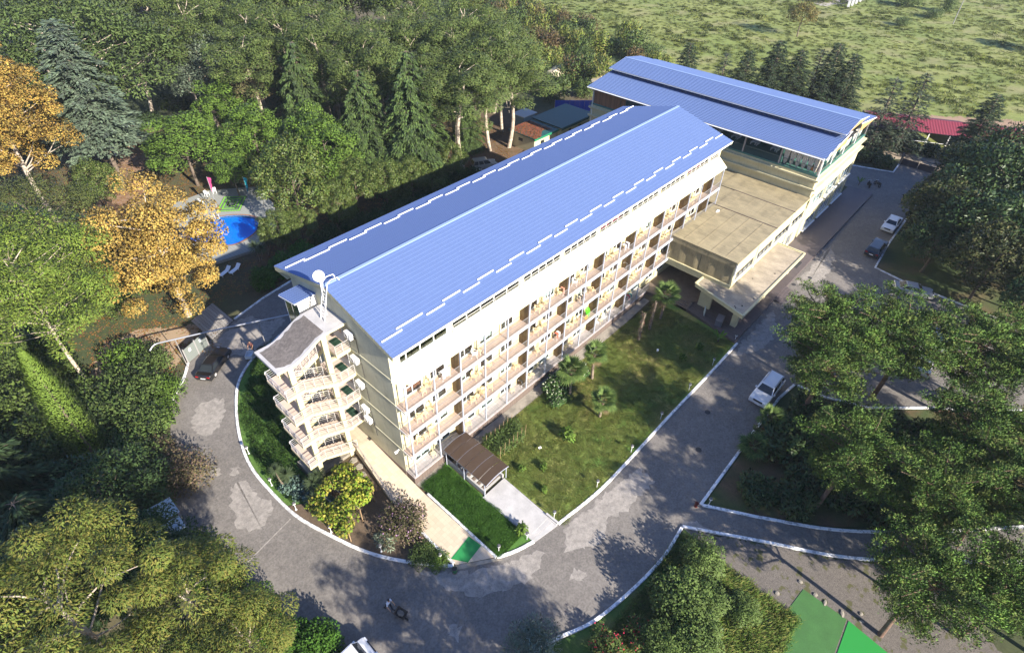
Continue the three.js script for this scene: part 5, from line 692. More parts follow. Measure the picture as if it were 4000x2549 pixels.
{ // the wood behind the hotel
  const L = 'tall olive-green eucalyptus with pale limbs in the wood behind the hotel', G = 'eucalyptus wood behind the hotel';
  const near = [[27.4, -75.5, 1.0], [25.6, -92, 1.1], [35.1, -75.5, 1], [40.4, -70.5, 1], [38.8, -57, 0.95], [49.3, -58.4, 1.05], [54.6, -53.4, 1.0], [56, -45.5, 0.95], [44, -49, 0.86], [33, -84, 1], [46, -80, 1.05], [57, -68, 1.05], [62, -58, 1], [18, -104, 1.05], [30, -104, 1.1], [52, -63, 1], [43.5, -61, 1], [36, -66.5, 0.95], [51, -49.5, 0.85], [64, -50, 0.9], [70, -58, 1]];
  near.forEach(([x, z, s], i) => plant('eucalyptus', L, 'tree', eu[i % 3], [x, z], 0, i * 1.7, s, G, s * (0.84 + 0.14 * ((i * 7) % 5) / 5)));
  plant('eucalyptus', 'eucalyptus with white trunk beside the parked silver car', 'tree', eu[1], [46.9, -43.1], 0, 0.4, 1.1, G, 0.8); plant('eucalyptus', 'eucalyptus with leaning white trunk at the corner of the green-roofed shed', 'tree', eu[2], [59.6, -44], 0, 2.4, 1.12, G, 0.8);
  reseed(55); for (let x = 12, k = 0; x < 150; x += 10.5) for (let z = -235; z < -92; z += 10.5) { const px = x + rr(-3.5, 3.5), pz = z + rr(-3.5, 3.5); if (pz > -116 && px < 36) continue; if (px > 78 + (pz + 235) * 0.02 && pz > -190 + (px - 78) * 0.0 && px + pz * -0.35 > 118) continue; const d = Math.hypot(px + 17, pz - 27); plant('eucalyptus', L, 'tree', euLow[k++ % 2], [px, pz], 0, rr(0, 6), rr(0.9, 1.2), G, rr(0.85, 1.1)); }
  for (const [x, z, s] of [[66, -80, 1], [72, -92, 1.05], [60, -96, 1.1], [46, -96, 1.1], [78, -104, 1], [88, -112, 0.95]]) plant('eucalyptus', L, 'tree', euLow[1], [x, z], 0, x, s, G, s);
}
reseed(102);
plant('spreading_tree', 'huge round-crowned tree with bare white limbs, upper left of the wood', 'tree', domeTree({ H: 24, R: 14, N: 120, cr: 2.7, per: 200, L: 0.6, W: 0.24, pal: P.dome, droop: 0.3, bark: M.whitebark, tr: 0.6, flat: 0.62, base: 0.5 }), [7, -92]);
const greyT = domeTree({ H: 17, R: 5, N: 26, cr: 1.7, per: 210, L: 0.4, W: 0.2, pal: P.grey, bark: M.whitebark, flat: 0.7, base: 0.5, tr: 0.28 });
plant('grey_tree', 'grey-green tree, larger of two, at the edge of the wood', 'tree', greyT, [27.5, -88], 0, 0, 1.0); plant('grey_tree', 'grey-green tree, smaller of two, with pale trunk at the edge of the wood', 'tree', greyT, [21.5, -87], 0, 2, 0.8);
plant('brown_tree', 'dusty brown-green tree among the fresh green ones behind the pool', 'tree', domeTree({ H: 15, R: 4.4, N: 26, cr: 1.3, per: 170, L: 0.38, W: 0.16, pal: [[0.12, 0.11, 0.05], [0.10, 0.105, 0.04], [0.15, 0.12, 0.06]], base: 0.4, flat: 0.9, tr: 0.25 }), [27.9, -76]);
reseed(103);
plant('blue_cedar', 'blue-green cedar with tiered boughs beside the orange plane tree', 'tree', cedarTree({ H: 26, R: 7.4, levels: 24, pal: P.blue, droop: 0.18, y0: 0.3, L: 0.75, W: 0.3, dens: 1.5, tr: 0.42 }), [3.3, -79.2]);
reseed(104);
const plane = (s, H, R, pal, N = 90) => domeTree({ H, R, N, cr: 1.45, per: 520, L: 0.21, W: 0.19, pal, bark: M.whitebark, tr: 0.4, flat: 1.12, base: 0.35, open: 0.25, bot: 1.9, fill: 1 });
plant('plane_tree', 'tall orange plane tree with white trunk at the left edge', 'tree', plane(1, 25, 8, P.orange, 100), [-8, -74.5]);
plant('plane_tree', 'golden yellow plane tree in front of the swimming pool', 'tree', plane(2, 17, 7.0, P.gold, 76), [-4.0, -38.6]);
reseed(105);
const fresh = [0, 1].map(i => domeTree({ H: 12.5, R: 4.2, N: 40, cr: 1.2, per: 320, L: 0.25, W: 0.19, pal: P.fresh, flat: 1.25, base: 0.3, tr: 0.2, open: 0.25 }));
[[11.8, -70.5, 1.45, 'broad dark-leaved tree behind the pool deck flags', 0.9], [21, -75.9, 0.95, 'narrow bright green tree nearest the grey-green pair', 1.05], [20.6, -64, 1.05, 'bright green tree in the middle of the group behind the pool', 1], [14.6, -61.5, 0.7, 'small bright green tree at the edge of the pool deck', 0.62], [24.6, -49.5, 1.15, 'bright green tree left of the tall green deodar', 1.0], [27, -56, 1.0, 'bright green tree half hidden behind the deodars', 1]].forEach(([x, z, s, l, sy], i) => plant('broadleaf_tree', l, 'tree', fresh[i % 2], [x, z], 0, i * 2, s, null, sy));
reseed(106);
const magn = domeTree({ H: 11, R: 4.6, N: 48, cr: 1.15, per: 300, L: 0.26, W: 0.15, pal: P.mag, flat: 1.05, base: 0.15, tr: 0.22, leafMat: glossLeafM });
plant('magnolia_tree', 'large glossy magnolia at the right end of the pool deck', 'tree', magn, [17.3, -47.5], 0, 0, 1.12); plant('magnolia_tree', 'smaller glossy magnolia leaning over the pool edge', 'tree', magn, [11.4, -42.6], 0, 2, 0.55); [[21, -42.8, 0.62], [25.4, -44.2, 0.75], [29.6, -42.4, 0.66], [34, -41.4, 0.6], [42.4, -41.2, 0.6], [14.4, -42.2, 0.5], [37.5, -40.6, 0.5]].forEach(([x, z, k], i) => plant('magnolia_tree', 'small evergreen tree in the shade along the back of the hotel', 'tree', magn, [x, z], 0, i, k, 'small trees behind the hotel')); plant('magnolia_tree', 'round dark magnolia under the orange plane tree', 'tree', magn, [-1.6, -71], 0, 4, 0.72);
reseed(107);
const deo = [0, 1].map(i => cedarTree({ H: 22, R: 7.4, levels: 26, pal: [[0.1, 0.165, 0.045], [0.12, 0.185, 0.05], [0.085, 0.14, 0.038]], droop: 0.28, y0: 0.05, L: 0.6, W: 0.2, dens: 2.3, hang: 0.45 }));
plant('deodar', 'tall green deodar with drooping boughs behind the blue roof', 'tree', deo[0], [38.6, -45.8], 0, 0, 1); plant('deodar', 'slimmer deodar left of the tall one', 'tree', deo[1], [33.5, -51.5], 0, 1, 0.86); plant('deodar', 'feathery pale green deodar right of the brown-green tree', 'tree', deo[1], [31, -65], 0, 3, 0.95); plant('deodar', 'short weeping deodar beside the green-roofed shed', 'tree', deo[0], [53.5, -49], 0, 2, 0.5);
plant('deodar', 'blue-grey deodar cut by the upper left edge', 'tree', deo[0], [-4, -108], 0, 5, 1.05);
reseed(108); // scrub belt between wood and field
{ const sc = [bush({ R: 3, H: 5.5, N: 14, per: 150, L: 0.45, W: 0.22, pal: P.weed }), bush({ R: 3, H: 6, N: 14, per: 140, L: 0.4, W: 0.2, pal: [[0.14, 0.09, 0.04], [0.17, 0.115, 0.05], [0.11, 0.095, 0.03]] }), bush({ R: 3, H: 5, N: 14, per: 150, L: 0.45, W: 0.22, pal: P.shrub })];
  for (let k = 0; k < 95; k++) { const t = rnd(), x = lerp(82, 150, t) + rr(-9, 9), z = lerp(-62, -142, t) + rr(-14, 14); plant('scrub_bush', 'overgrown shrub in the thicket between the wood and the field', 'bush', sc[k % 7 === 3 ? 1 : k % 2 * 2], [x, z], 0, rr(0, 6), rr(0.7, 1.35), 'thicket beside the field', rr(0.7, 1.5), 'foliage', 'stem'); }
  for (let k = 0; k < 70; k++) { const x = rr(88, 134), z = rr(-104, -46); if (x < 94 && z > -56 || x + z * 0.62 > 96) continue; plant('scrub_bush', 'overgrown shrub in the thicket between the wood and the field', 'bush', sc[k % 8 === 3 ? 1 : k % 2 * 2], [x, z], 0, rr(0, 6), rr(0.7, 1.3), 'thicket beside the field', rr(0.7, 1.4), 'foliage', 'stem'); }
  for (let k = 0; k < 30; k++) { const x = rr(180, 330), z = rr(-130, 40); if (x < 210 && z > -70) continue; plant('scrub_bush', 'rounded shrub scattered on the far side of the field', 'bush', sc[k % 3 === 1 && k % 4 ? 2 : k % 5 === 0 ? 1 : 2], [x, z], 0, rr(0, 6), rr(0.7, 1.6), 'shrubs far across the field', rr(0.5, 1.2), 'foliage', 'stem'); }
  plant('field_tree', 'small yellowing tree standing in the field', 'tree', domeTree({ H: 9, R: 3.8, N: 26, cr: 1.2, per: 150, L: 0.35, W: 0.2, pal: [[0.17, 0.15, 0.035], [0.13, 0.13, 0.03], [0.2, 0.14, 0.04]], base: 0.35, tr: 0.2, flat: 0.9 }), [178, -36]);
  plant('field_tree', 'dark round tree at the right end of the field', 'tree', domeTree({ H: 8, R: 5, N: 30, cr: 1.5, per: 150, L: 0.45, W: 0.25, pal: P.dark, base: 0.1, tr: 0.2, flat: 0.7 }), [214, 22]); }
reseed(109); // young cedars behind the restaurant and by the far gate
{ const yc = [cedarTree({ H: 13, R: 4.4, levels: 20, pal: P.darkc, droop: 0.12, y0: 0.1, L: 0.6, W: 0.2, dens: 1.2 }), cedarTree({ H: 12, R: 3.8, levels: 18, pal: [[0.06, 0.085, 0.045], [0.05, 0.075, 0.04]], droop: 0.15, y0: 0.1, L: 0.6, W: 0.2, dens: 0.6, sparse: 0.25 })];
  const at = [[104, -33, 0, 1.0], [108.5, -26.5, 1, 0.95], [110.5, -22.5, 0, 0.95], [114, -18, 0, 1.12], [116.5, -14, 0, 1.0], [119.5, -11, 1, 1.1], [121, -8.5, 0, 1.12], [122, -5, 0, 1.0]];
  at.forEach(([x, z, v, s], i) => plant('young_cedar', `dark young cedar behind the blue restaurant roof, ${ORD[i]} from the left`, 'tree', yc[v], [x, z], 0, i, s, 'row of cedars behind the restaurant'));
  plant('young_cedar', 'tiny cedar tip above the left end of the restaurant roof', 'tree', yc[1], [98, -46], 0, 1, 0.62);
  [[108.5, 6, 'thin sparse cedar left of the maroon shed posts', 1, 1.15], [111, 10, 'open-branched cedar in front of the maroon shed', 1, 1.25], [113, 21, 'drooping cedar near the right end of the maroon shed', 0, 1.05]].forEach(([x, z, l, v, s]) => plant('young_cedar', l, 'tree', yc[v], [x, z], 0, x, s)); }
reseed(110); // dark evergreens round the car park
{ const dk = [domeTree({ H: 11.5, R: 5.6, N: 48, cr: 1.6, per: 200, L: 0.42, W: 0.22, pal: P.dark, base: 0.2, tr: 0.26, flat: 0.9, leafMat: glossLeafM }), cedarTree({ H: 14, R: 6.2, levels: 20, pal: P.darkc, droop: 0.2, y0: 0.06, L: 0.7, W: 0.26, dens: 1.3 }), domeTree({ H: 11, R: 5, N: 44, cr: 1.4, per: 200, L: 0.34, W: 0.2, pal: [[0.06, 0.075, 0.02], [0.045, 0.065, 0.02], [0.09, 0.09, 0.03]], base: 0.25, tr: 0.22, flat: 0.9 })];
  [[78.5, 24.5, 0, 0.95, 'dark evergreen overhanging the white parked saloon'], [87, 25, 1, 1.0, 'dark layered cedar at the far side of the car park'], [92, 31, 1, 1.05, 'dark layered cedar near the right edge behind the car park'], [72.5, 30, 0, 1.05, 'broad dark evergreen right of the dark parked estate'], [82, 33, 2, 1.1, 'brownish evergreen deep in the car park trees'], [69.5, 36.5, 2, 0.9, 'small-leaved evergreen at the right edge beside the car park'], [97, 23, 2, 0.85, 'olive evergreen beside the far gate'], [101, 28, 0, 1.0, 'dark evergreen right of the far gate'], [63, 38, 0, 0.8, 'dark evergreen behind the pines at the right edge'], [90, 40, 1, 1.1, 'tall dark cedar cut by the right edge'], [76, 42, 0, 1.05, 'dark evergreen cut by the right edge below the cedar'], [75, 24.6, 2, 1.0, 'evergreen behind the dark estate car'], [84, 28, 0, 1.2, 'dark evergreen filling the middle of the car park trees'], [95, 35, 0, 1.2, 'dark evergreen below the right end of the maroon sheds'], [66.5, 31.5, 2, 0.95, 'evergreen between the pale saloon and the right edge'], [82.5, 22.8, 2, 0.8, 'small evergreen beside the white parked saloon'], [70.5, 25, 0, 0.75, 'small dark evergreen inside the car park kerb corner']].forEach(([x, z, v, s, l], i) => plant('evergreen_tree', l, 'tree', dk[v], [x, z], 0, i * 1.3, s, 'dark trees round the car park')); }
reseed(111); // pines on the right
{ const pn = [0, 1, 2].map(i => pineTree({ H: 11.2, R: 3.9, N: 56, pal: P.pine, tufts: 23 }));
  [[37.2, 21.6, 1.3, 'pine overhanging the road above the white off-roader'], [32.6, 22.8, 1.28, 'round pine beside the white off-roader'], [40.5, 27.6, 1.35, 'pine in the middle of the right-hand group, top row'], [43.5, 33.4, 1.42, 'pine at the right edge, top row of the group'], [23.2, 28.2, 1.12, 'pine standing alone right of the road bend'], [23.6, 34.8, 1.0, 'pine right of the lone pine, lower right'], [15.6, 36, 1.1, 'pine above the green turf mats'], [33.4, 35.2, 1.22, 'pine at the right edge below the hidden cars'], [19.6, 40.4, 0.92, 'pine in the lower right corner'], [28.8, 38.6, 0.95, 'dark pine behind the lower right group'], [47.5, 36.5, 1.0, 'pine behind the hidden cars at the right edge']].forEach(([x, z, s, l], i) => plant('pine_tree', l, 'tree', pn[i % 3], [x, z], 0, i * 2.1, s, 'pines right of the road', 0.78 + s * 0.2));
  // pines just outside the frame whose shadows fall across the road
  [[-9.2, 27, 1.05, 1.1], [-3.8, 33.5, 1.05, 1.15], [22, 46, 1.1, 1.1], [30.5, 46.5, 1.15, 1.15], [38.5, 43, 1.1, 1.1], [46, 43, 1.1, 1.1], [34, 53, 1.15, 1.2], [24.5, 53.5, 1.1, 1.15], [56, 42, 1.0, 1.05]].forEach(([x, z, s, sy], i) => plant('pine_tree', i < 2 ? 'pine below the lower edge whose shadow crosses the road' : 'pine beyond the right edge shading the pine bed', 'tree', pn[i % 3], [x, z], 0, i, s, 'pines below the lower edge', sy));
  const us = bush({ R: 2.2, H: 2.6, N: 14, per: 150, L: 0.34, W: 0.2, pal: P.dark, leafMat: glossLeafM }); [[26, 30, 1.1], [30, 31, 1.1], [36, 30.5, 1.1], [22, 26.5, 0.9], [33, 23.4, 1], [38, 34, 1], [26.5, 34, 1.1], [31, 34.5, 1], [30.5, 24, 1], [27, 23, 1.15], [25, 26.5, 1], [20.5, 23.6, 0.8], [28.5, 28, 1.2], [34.5, 27, 1]].forEach(([x, z, s], i) => plant('undergrowth_shrub', 'dark shrub in the shade under the right-hand pines', 'bush', us, [x, z], 0, i, s, 'shrubs under the pines', s, 'foliage', 'stem')); }
reseed(112); // left side
plant('acacia_tree', 'large light green acacia with bare twigs at the left edge', 'tree', domeTree({ H: 19, R: 7.6, N: 125, cr: 1.5, per: 330, L: 0.26, W: 0.1, pal: P.acacia, droop: 0.3, bark: M.whitebark, tr: 0.22, flat: 0.85, base: 0.5, bot: 1.85, fill: 1 }), [-16.4, -35.5]);
plant('acacia_tree', 'olive acacia between the orange plane tree and the light green one', 'tree', domeTree({ H: 15, R: 6.6, N: 60, cr: 1.6, per: 280, L: 0.28, W: 0.1, pal: [[0.08, 0.105, 0.025], [0.095, 0.11, 0.03], [0.07, 0.09, 0.025]], droop: 0.2, tr: 0.28, flat: 0.7, base: 0.45 }), [-12, -53]);
plant('cypress', 'tall light green column cypress at the left', 'tree', columnTree({ H: 15.6, R: 1.35, n: 9000, pal: [[0.12, 0.19, 0.028], [0.14, 0.21, 0.032], [0.1, 0.165, 0.026]], L: 0.24, W: 0.11 }), [-19.2, -21.8]);
{ const d = [cedarTree({ H: 13, R: 5.6, levels: 20, pal: P.darkc, droop: 0.25, y0: 0.05, L: 0.65, W: 0.2, dens: 1.6, hang: 0.3 }), domeTree({ H: 11, R: 4.4, N: 44, cr: 1.3, per: 230, L: 0.3, W: 0.14, pal: P.dark, droop: 0.2, base: 0.2, tr: 0.22, flat: 1 })];
  plant('dark_cedar', 'dark cedar in shade left of the cypress foot', 'tree', d[0], [-25.5, -20], 0, 0, 1.0); plant('dark_cedar', 'dark cedar in shade at the left edge below the cypress', 'tree', d[0], [-24, -11.5], 0, 2, 0.95); plant('dark_tree', 'dark tree in shade behind the blue corrugated roof', 'tree', d[1], [-20, -13.2], 0, 1, 0.85); plant('dark_tree', 'dark tree in shade above the olive willow tops', 'tree', d[1], [-20.4, -6.5], 0, 1, 0.8); plant('dark_tree', 'dark tree in shade at the left edge', 'tree', d[1], [-28, -5], 0, 4, 1.05); }
reseed(113);
{ const wl = (R, H, N, s) => domeTree({ H, R, N, cr: 1.1, per: 760, L: 0.2, W: 0.06, pal: P.olive, droop: 0.8, bark: M.whitebark, tr: 0.3, flat: 0.85, base: 0.45 });
  const a = wl(5.4, 18, 52), b = wl(3.5, 15.5, 26);
  plant('willow_gum', 'large olive gum tree filling the lower left corner', 'tree', a, [-23.6, 0.4]); plant('willow_gum', 'olive gum tree cut by the left and lower edges', 'tree', a, [-27.5, 6.5], 0, 2, 0.98, null, 0.93); plant('willow_gum', 'olive gum tree right of the lower left corner, near the van', 'tree', b, [-18.6, 3.4], 0, 1, 1.0, null, 0.9); plant('willow_gum', 'slender olive gum tree nearest the road at the bottom', 'tree', b, [-17.6, 7.4], 0, 3, 0.75, null, 0.84); plant('willow_gum', 'olive gum tree at the left edge above the corner one', 'tree', b, [-27, -3.4], 0, 4, 1.1, null, 0.95); plant('willow_gum', 'olive gum tree at the bottom edge, left of the van', 'tree', b, [-20.6, 8.6], 0, 5, 0.95, null, 0.92); }
reseed(114); // shrubs along the road on the left and garden planting
{ const s1 = bush({ R: 2.8, H: 4.4, N: 20, per: 190, L: 0.28, W: 0.16, pal: P.shrub }), s2 = bush({ R: 2.4, H: 3.2, N: 16, per: 200, L: 0.24, W: 0.14, pal: P.fresh }), s3 = bush({ R: 2.8, H: 4.4, N: 22, per: 170, L: 0.24, W: 0.13, pal: P.myrtle });
  [[-13.6, -28.6, s1, 1.1, 'dense green shrub behind the hedge by the gate'], [-16.4, -26, s1, 1.2, 'dense green shrub above the cypress middle'], [-15.4, -22.4, s1, 1.0, 'green shrub between the cypress and the road'], [-17.6, -18.4, s1, 1.1, 'green shrub at the foot of the cypress'], [-16.6, -16.2, s1, 0.8, 'dark green shrub beside the purple myrtle'], [-14.2, -31, s2, 0.9, 'lime green shrub below the acacia'], [-11.4, -26.9, s2, 0.85, 'clipped lime hedge along the kerb by the black car'], [-12.9, -24.7, s2, 0.75, 'clipped lime hedge at the lower end of the kerb'], [-14.3, -15.2, s3, 0.85, 'brownish crape myrtle leaning over the road'], [-15.2, -19.4, s3, 0.7, 'brownish crape myrtle behind the first'], [-12.4, -34.3, s2, 1.1, 'yellow-green climber beside the dirt yard'], [-10.6, -32.2, s1, 0.75, 'dark shrub behind the gate panels'], [-17.2, -7.4, s1, 0.72, 'dark hedge right of the blue corrugated roof'], [-17, -3.6, s2, 0.8, 'green hedge along the road below the corrugated roof'], [-15.8, -0.4, s2, 0.7, 'green hedge along the road, lower end']].forEach(([x, z, g, s, l], i) => plant('garden_shrub', l, 'bush', g, [x, z], 0, i, s, 'shrubs left of the road', s, 'foliage', 'stem'));
  const ball = bush({ R: 1.5, H: 2.5, N: 22, per: 230, L: 0.2, W: 0.12, pal: [[0.06, 0.15, 0.015], [0.075, 0.17, 0.02], [0.05, 0.12, 0.015]] });
  [[-15.2, 4.2, 0.92, 'round clipped green bush left of the white van'], [-14.1, 6.0, 1.05, 'larger round clipped green bush nearest the white van'], [-15.9, 2.2, 0.8, 'round clipped bush at the road edge in shade'], [8.9, -37.9, 1.2, 'round dark bush behind the kerb near the back corner of the roof'], [5.6, -37.3, 1.1, 'round dark bush beyond the kerb, nearer the gate'], [12, -38.6, 1.2, 'round dark bush beyond the kerb behind the hotel']].forEach(([x, z, s, l], i) => plant('round_bush', l, 'bush', ball, [x, z], 0, i, s, null, s, 'foliage', 'stem'));
  const lush = bush({ R: 1.8, H: 3.1, N: 20, per: 300, L: 0.17, W: 0.11, pal: [[0.085, 0.14, 0.032], [0.105, 0.165, 0.038], [0.125, 0.18, 0.05]] });
  [[10.8, 23.2, 1.0, 'leafy bush at the corner of the side road'], [6.6, 23.6, 1.25, 'broad leafy bush on the verge below the road bend'], [8.2, 25.0, 0.9, 'leafy bush in the middle of the verge'], [5.2, 25.8, 1.05, 'leafy bush on the lower verge'], [9.6, 27.4, 0.7, 'small leafy bush beside the stone blocks'], [3.2, 24.2, 0.9, 'leafy bush at the bottom edge of the verge']].forEach(([x, z, s, l], i) => plant('verge_bush', l, 'bush', lush, [x, z], 0, i, s, null, s, 'foliage', 'stem'));
  plant('oleander', 'oleander with pink flowers beside the kerb at the bottom', 'bush', bush({ R: 1.4, H: 1.9, N: 12, per: 130, L: 0.24, W: 0.08, pal: P.shrub, flowers: { n: 9, c: [0.5, 0.02, 0.08] } }), [0.2, 21.2], 0, 0, 1, null, 1, 'foliage', 'stem'); plant('oleander', 'second oleander with pink flowers, right of the first', 'bush', bush({ R: 1.3, H: 1.8, N: 12, per: 130, L: 0.24, W: 0.08, pal: P.shrub, flowers: { n: 8, c: [0.5, 0.02, 0.08] } }), [2.6, 22.6], 0, 0, 1, null, 1, 'foliage', 'stem');
  plant('silver_shrub', 'silvery feathery shrub at the bottom edge beside the road', 'bush', bush({ R: 2.0, H: 3.4, N: 22, per: 170, L: 0.3, W: 0.07, pal: P.silver, droop: -0.3 }), [-3.6, 17.4], 0, 0, 1, null, 1, 'foliage', 'stem');
  plant('crape_myrtle', 'crape myrtle with lilac blossom beside the tan path', 'bush', bush({ R: 2.0, H: 3.6, N: 22, per: 160, L: 0.22, W: 0.12, pal: [[0.09, 0.085, 0.035], [0.07, 0.075, 0.03], [0.14, 0.105, 0.075]], flowers: { n: 8, c: [0.34, 0.2, 0.36] } }), [-3.9, 3.0], 0, 0, 1, null, 1, 'foliage', 'stem');
  plant('garden_shrub', 'dark green shrub in the bed corner by the tan path', 'bush', s1, [-4.4, 6.0], 0, 2, 0.42, null, 0.35, 'foliage', 'stem'); plant('garden_shrub', 'low dark green shrub beside the green litter bin', 'bush', s2, [-3.7, 7.2], 0, 2, 0.4, null, 0.35, 'foliage', 'stem'); plant('garden_shrub', 'low grey-green plants in the bed near the kerb', 'bush', bush({ R: 1, H: 0.9, N: 9, per: 70, L: 0.3, W: 0.06, pal: P.silver }), [-5.6, 2.6], 0, 0, 1, null, 1, 'foliage', 'stem');
  const hyd = bush({ R: 1.3, H: 1.3, N: 12, per: 110, L: 0.24, W: 0.18, pal: [[0.05, 0.11, 0.03], [0.07, 0.13, 0.035]], flowers: { n: 12, c: [0.62, 0.66, 0.5] } }); [[17.2, 2.2, 1.0, 'white hydrangea bed at the foot of the middle palms, left bush'], [18.9, 2.0, 1.05, 'white hydrangea bush behind the middle palms'], [16.4, 3.3, 0.7, 'white hydrangea bush at the lawn edge of the bed'], [21.4, 2.4, 0.9, 'white hydrangea bush right of the middle palms']].forEach(([x, z, s, l], i) => plant('hydrangea', l, 'bush', hyd, [x, z], 0.05, i, s, null, s, 'foliage', 'stem'));
  const blue = bush({ R: 0.9, H: 1.1, N: 10, per: 80, L: 0.2, W: 0.14, pal: [[0.16, 0.24, 0.20], [0.10, 0.17, 0.13]] }); [[-7.9, -6.6], [-7.5, -5.4], [-7.2, -4.3], [-8.4, -7.8], [-7.0, -3.3]].forEach(([x, z], i) => plant('blue_shrub', 'blue-grey flowering shrub behind the spiky dracaenas', 'bush', blue, [x, z], 0, i, 1, 'blue-grey shrubs by the stair', 1, 'foliage', 'stem'));
  const cane = bush({ R: 0.9, H: 1.6, N: 12, per: 60, L: 0.3, W: 0.08, pal: P.shrub }); const bed = [[7.6, 2.1], [8.6, 2.3], [9.6, 2.4], [10.6, 2.3], [7.9, 3.2], [8.9, 3.4], [10, 3.3]]; bed.forEach(([x, z], i) => { plant('tomato_plant', 'staked tomato plant in the vegetable patch beside the canopy', 'plant', cane, [x, z], 0.05, i, 0.95, 'vegetable patch', 0.9, 'foliage', 'stem'); });
  for (let i = 0; i < 14; i++) tag(new MB().cyl([7.2 + (i % 7) * 0.6, 0, 1.9 + Math.floor(i / 7) * 1.9], [7.25 + (i % 7) * 0.6, 1.9, 1.95 + Math.floor(i / 7) * 1.9], 0.025, 0.02, 5).build('garden_stake', mat([0.35, 0.24, 0.13], 0.9)), 'wooden stake in the vegetable patch beside the canopy', 'stake', 'stakes of the vegetable patch');
  const can = bush({ R: 0.7, H: 1.5, N: 8, per: 40, L: 0.4, W: 0.16, pal: P.fresh }); [[13.6, 7.0, 1, 'canna clump with red flowers in the middle of the lawn'], [7.6, 6.2, 0.5, 'small seedling on the lawn beside the canopy'], [9.2, 7.6, 0.5, 'small seedling on the lawn near the white path'], [31.5, 9.6, 0.55, 'small plant on the shaded lawn'], [34.5, 10.2, 0.6, 'small leafy plant on the shaded lawn by the kerb'], [3.0, 10.4, 0.7, 'yellow-green bush at the end of the grass strip'], [7.4, 9.2, 0.45, 'tuft of leaves beside the white path']].forEach(([x, z, s, l], i) => plant('lawn_plant', l, 'plant', can, [x, z], 0.05, i, s, null, s, 'foliage', 'stem')); }
{ const h = bush({ R: 1.7, H: 2.2, N: 14, per: 150, L: 0.24, W: 0.14, pal: P.dark }); reseed(118); for (let k = 0; k < 13; k++) plant('shade_hedge', 'dark hedge bush in the shade behind the hotel', 'bush', h, [16 + k * 2.5 + rr(-0.5, 0.5), -38.8 - rr(0, 2.5)], 0, k, rr(0.8, 1.15), 'hedge in the shade behind the hotel', rr(0.8, 1.1), 'foliage', 'stem'); }
// vine arbour
reseed(115);
{ const t = thing('vine_arbour', 'yellow-green grape vine spread over a post arbour in the corner garden', 'arbour', [0, 0, 0]); const lv = new Leaves(); const C = [[-8.4, -4.2], [-4.0, -4.8], [-3.9, -1.2], [-7.6, 0.4]]; for (let i = 0; i < 46; i++) { const u = rnd(), v = rnd(), x = lerp(lerp(C[0][0], C[1][0], u), lerp(C[3][0], C[2][0], u), v), z = lerp(lerp(C[0][1], C[1][1], u), lerp(C[3][1], C[2][1], u), v); if (Math.hypot(x + 6.2, z + 3.2) < 0.8) continue; lv.clump(x, 1.95 + rr(-0.25, 0.25), z, rr(0.45, 0.8), rr(0.22, 0.5), 120, 0.24, 0.22, P.vine, { low: -0.9, tint: rr(0.8, 1.2) }); } for (let i = 0; i < 10; i++) lv.clump(lerp(-8.4, -7.6, i / 10), rr(0.6, 1.4), lerp(-4.2, 0.4, i / 10), 0.35, 0.5, 50, 0.22, 0.2, P.vine, { low: -1 }); mesh('vine', lv.geometry(), leafM, t); for (const [x, z] of [...C, [-6, -4.5], [-5.8, -0.4], [-8, -2], [-3.9, -3]]) new MB().cyl([x, 0, z], [x, 1.95, z], 0.05, 0.04, 6).build('post', mat([0.3, 0.2, 0.11], 0.9), t); const w = new MB(); for (let i = 0; i <= 4; i++) w.bar([lerp(C[0][0], C[1][0], i / 4), 1.9, lerp(C[0][1], C[1][1], i / 4)], [lerp(C[3][0], C[2][0], i / 4), 1.9, lerp(C[3][1], C[2][1], i / 4)], 0.03); w.build('wires', M.rail, t); }
{ // undergrowth in the wood and on the left slope
  reseed(119); const u = [bush({ R: 1.8, H: 2.4, N: 14, per: 170, L: 0.26, W: 0.16, pal: P.shrub }), bush({ R: 1.8, H: 2.6, N: 14, per: 170, L: 0.26, W: 0.15, pal: P.dark }), bush({ R: 2.2, H: 4.6, N: 22, per: 190, L: 0.26, W: 0.14, pal: [[0.085, 0.13, 0.028], [0.105, 0.15, 0.034], [0.07, 0.11, 0.025]] })];
  for (let k = 0; k < 70; k++) { const x = rr(6, 60), z = rr(-112, -41); if (x < 18.5 && z > -68 || x > 44 && z > -50 || Math.abs(x - 12) < 5 && z < -68 && z > -80) continue; plant('wood_shrub', 'shrub growing under the trees of the wood', 'bush', u[k % 2], [x, z], 0, rr(0, 6), rr(0.8, 1.4), 'undergrowth of the wood', rr(0.7, 1.2), 'foliage', 'stem'); }
  [[-23, -33, 2, 1.3], [-21, -28.5, 2, 1.2], [-26, -27, 2, 1.3], [-24.5, -38, 2, 1.3], [-19.5, -41, 2, 1.2], [-23, -46, 2, 1.2], [-17, -45, 2, 1.0], [-27, -33, 2, 1.4], [-21.5, -24.8, 2, 1.0], [-24, -23.5, 1, 1.2], [-17.4, -30.5, 2, 1.0], [-22.2, -16.6, 1, 1.2], [-18, -36.8, 2, 0.9], [-9.5, -45, 2, 0.9], [-8, -50, 2, 1.0], [-13, -47, 2, 0.9], [-5, -48, 0, 1.1], [-2.5, -54, 0, 1.1], [-6, -58, 2, 1.0], [-12, -62, 2, 1.1], [-16, -58, 2, 1.2], [-9, -66, 0, 1.1], [-14, -70, 2, 1.1]].forEach(([x, z, v, sc], i) => plant('slope_shrub', 'tall shrub filling the ground between the trees at the left', 'bush', u[v], [x, z], 0, i, sc, 'shrubs among the left-hand trees', sc * rr(0.9, 1.2), 'foliage', 'stem'));
}
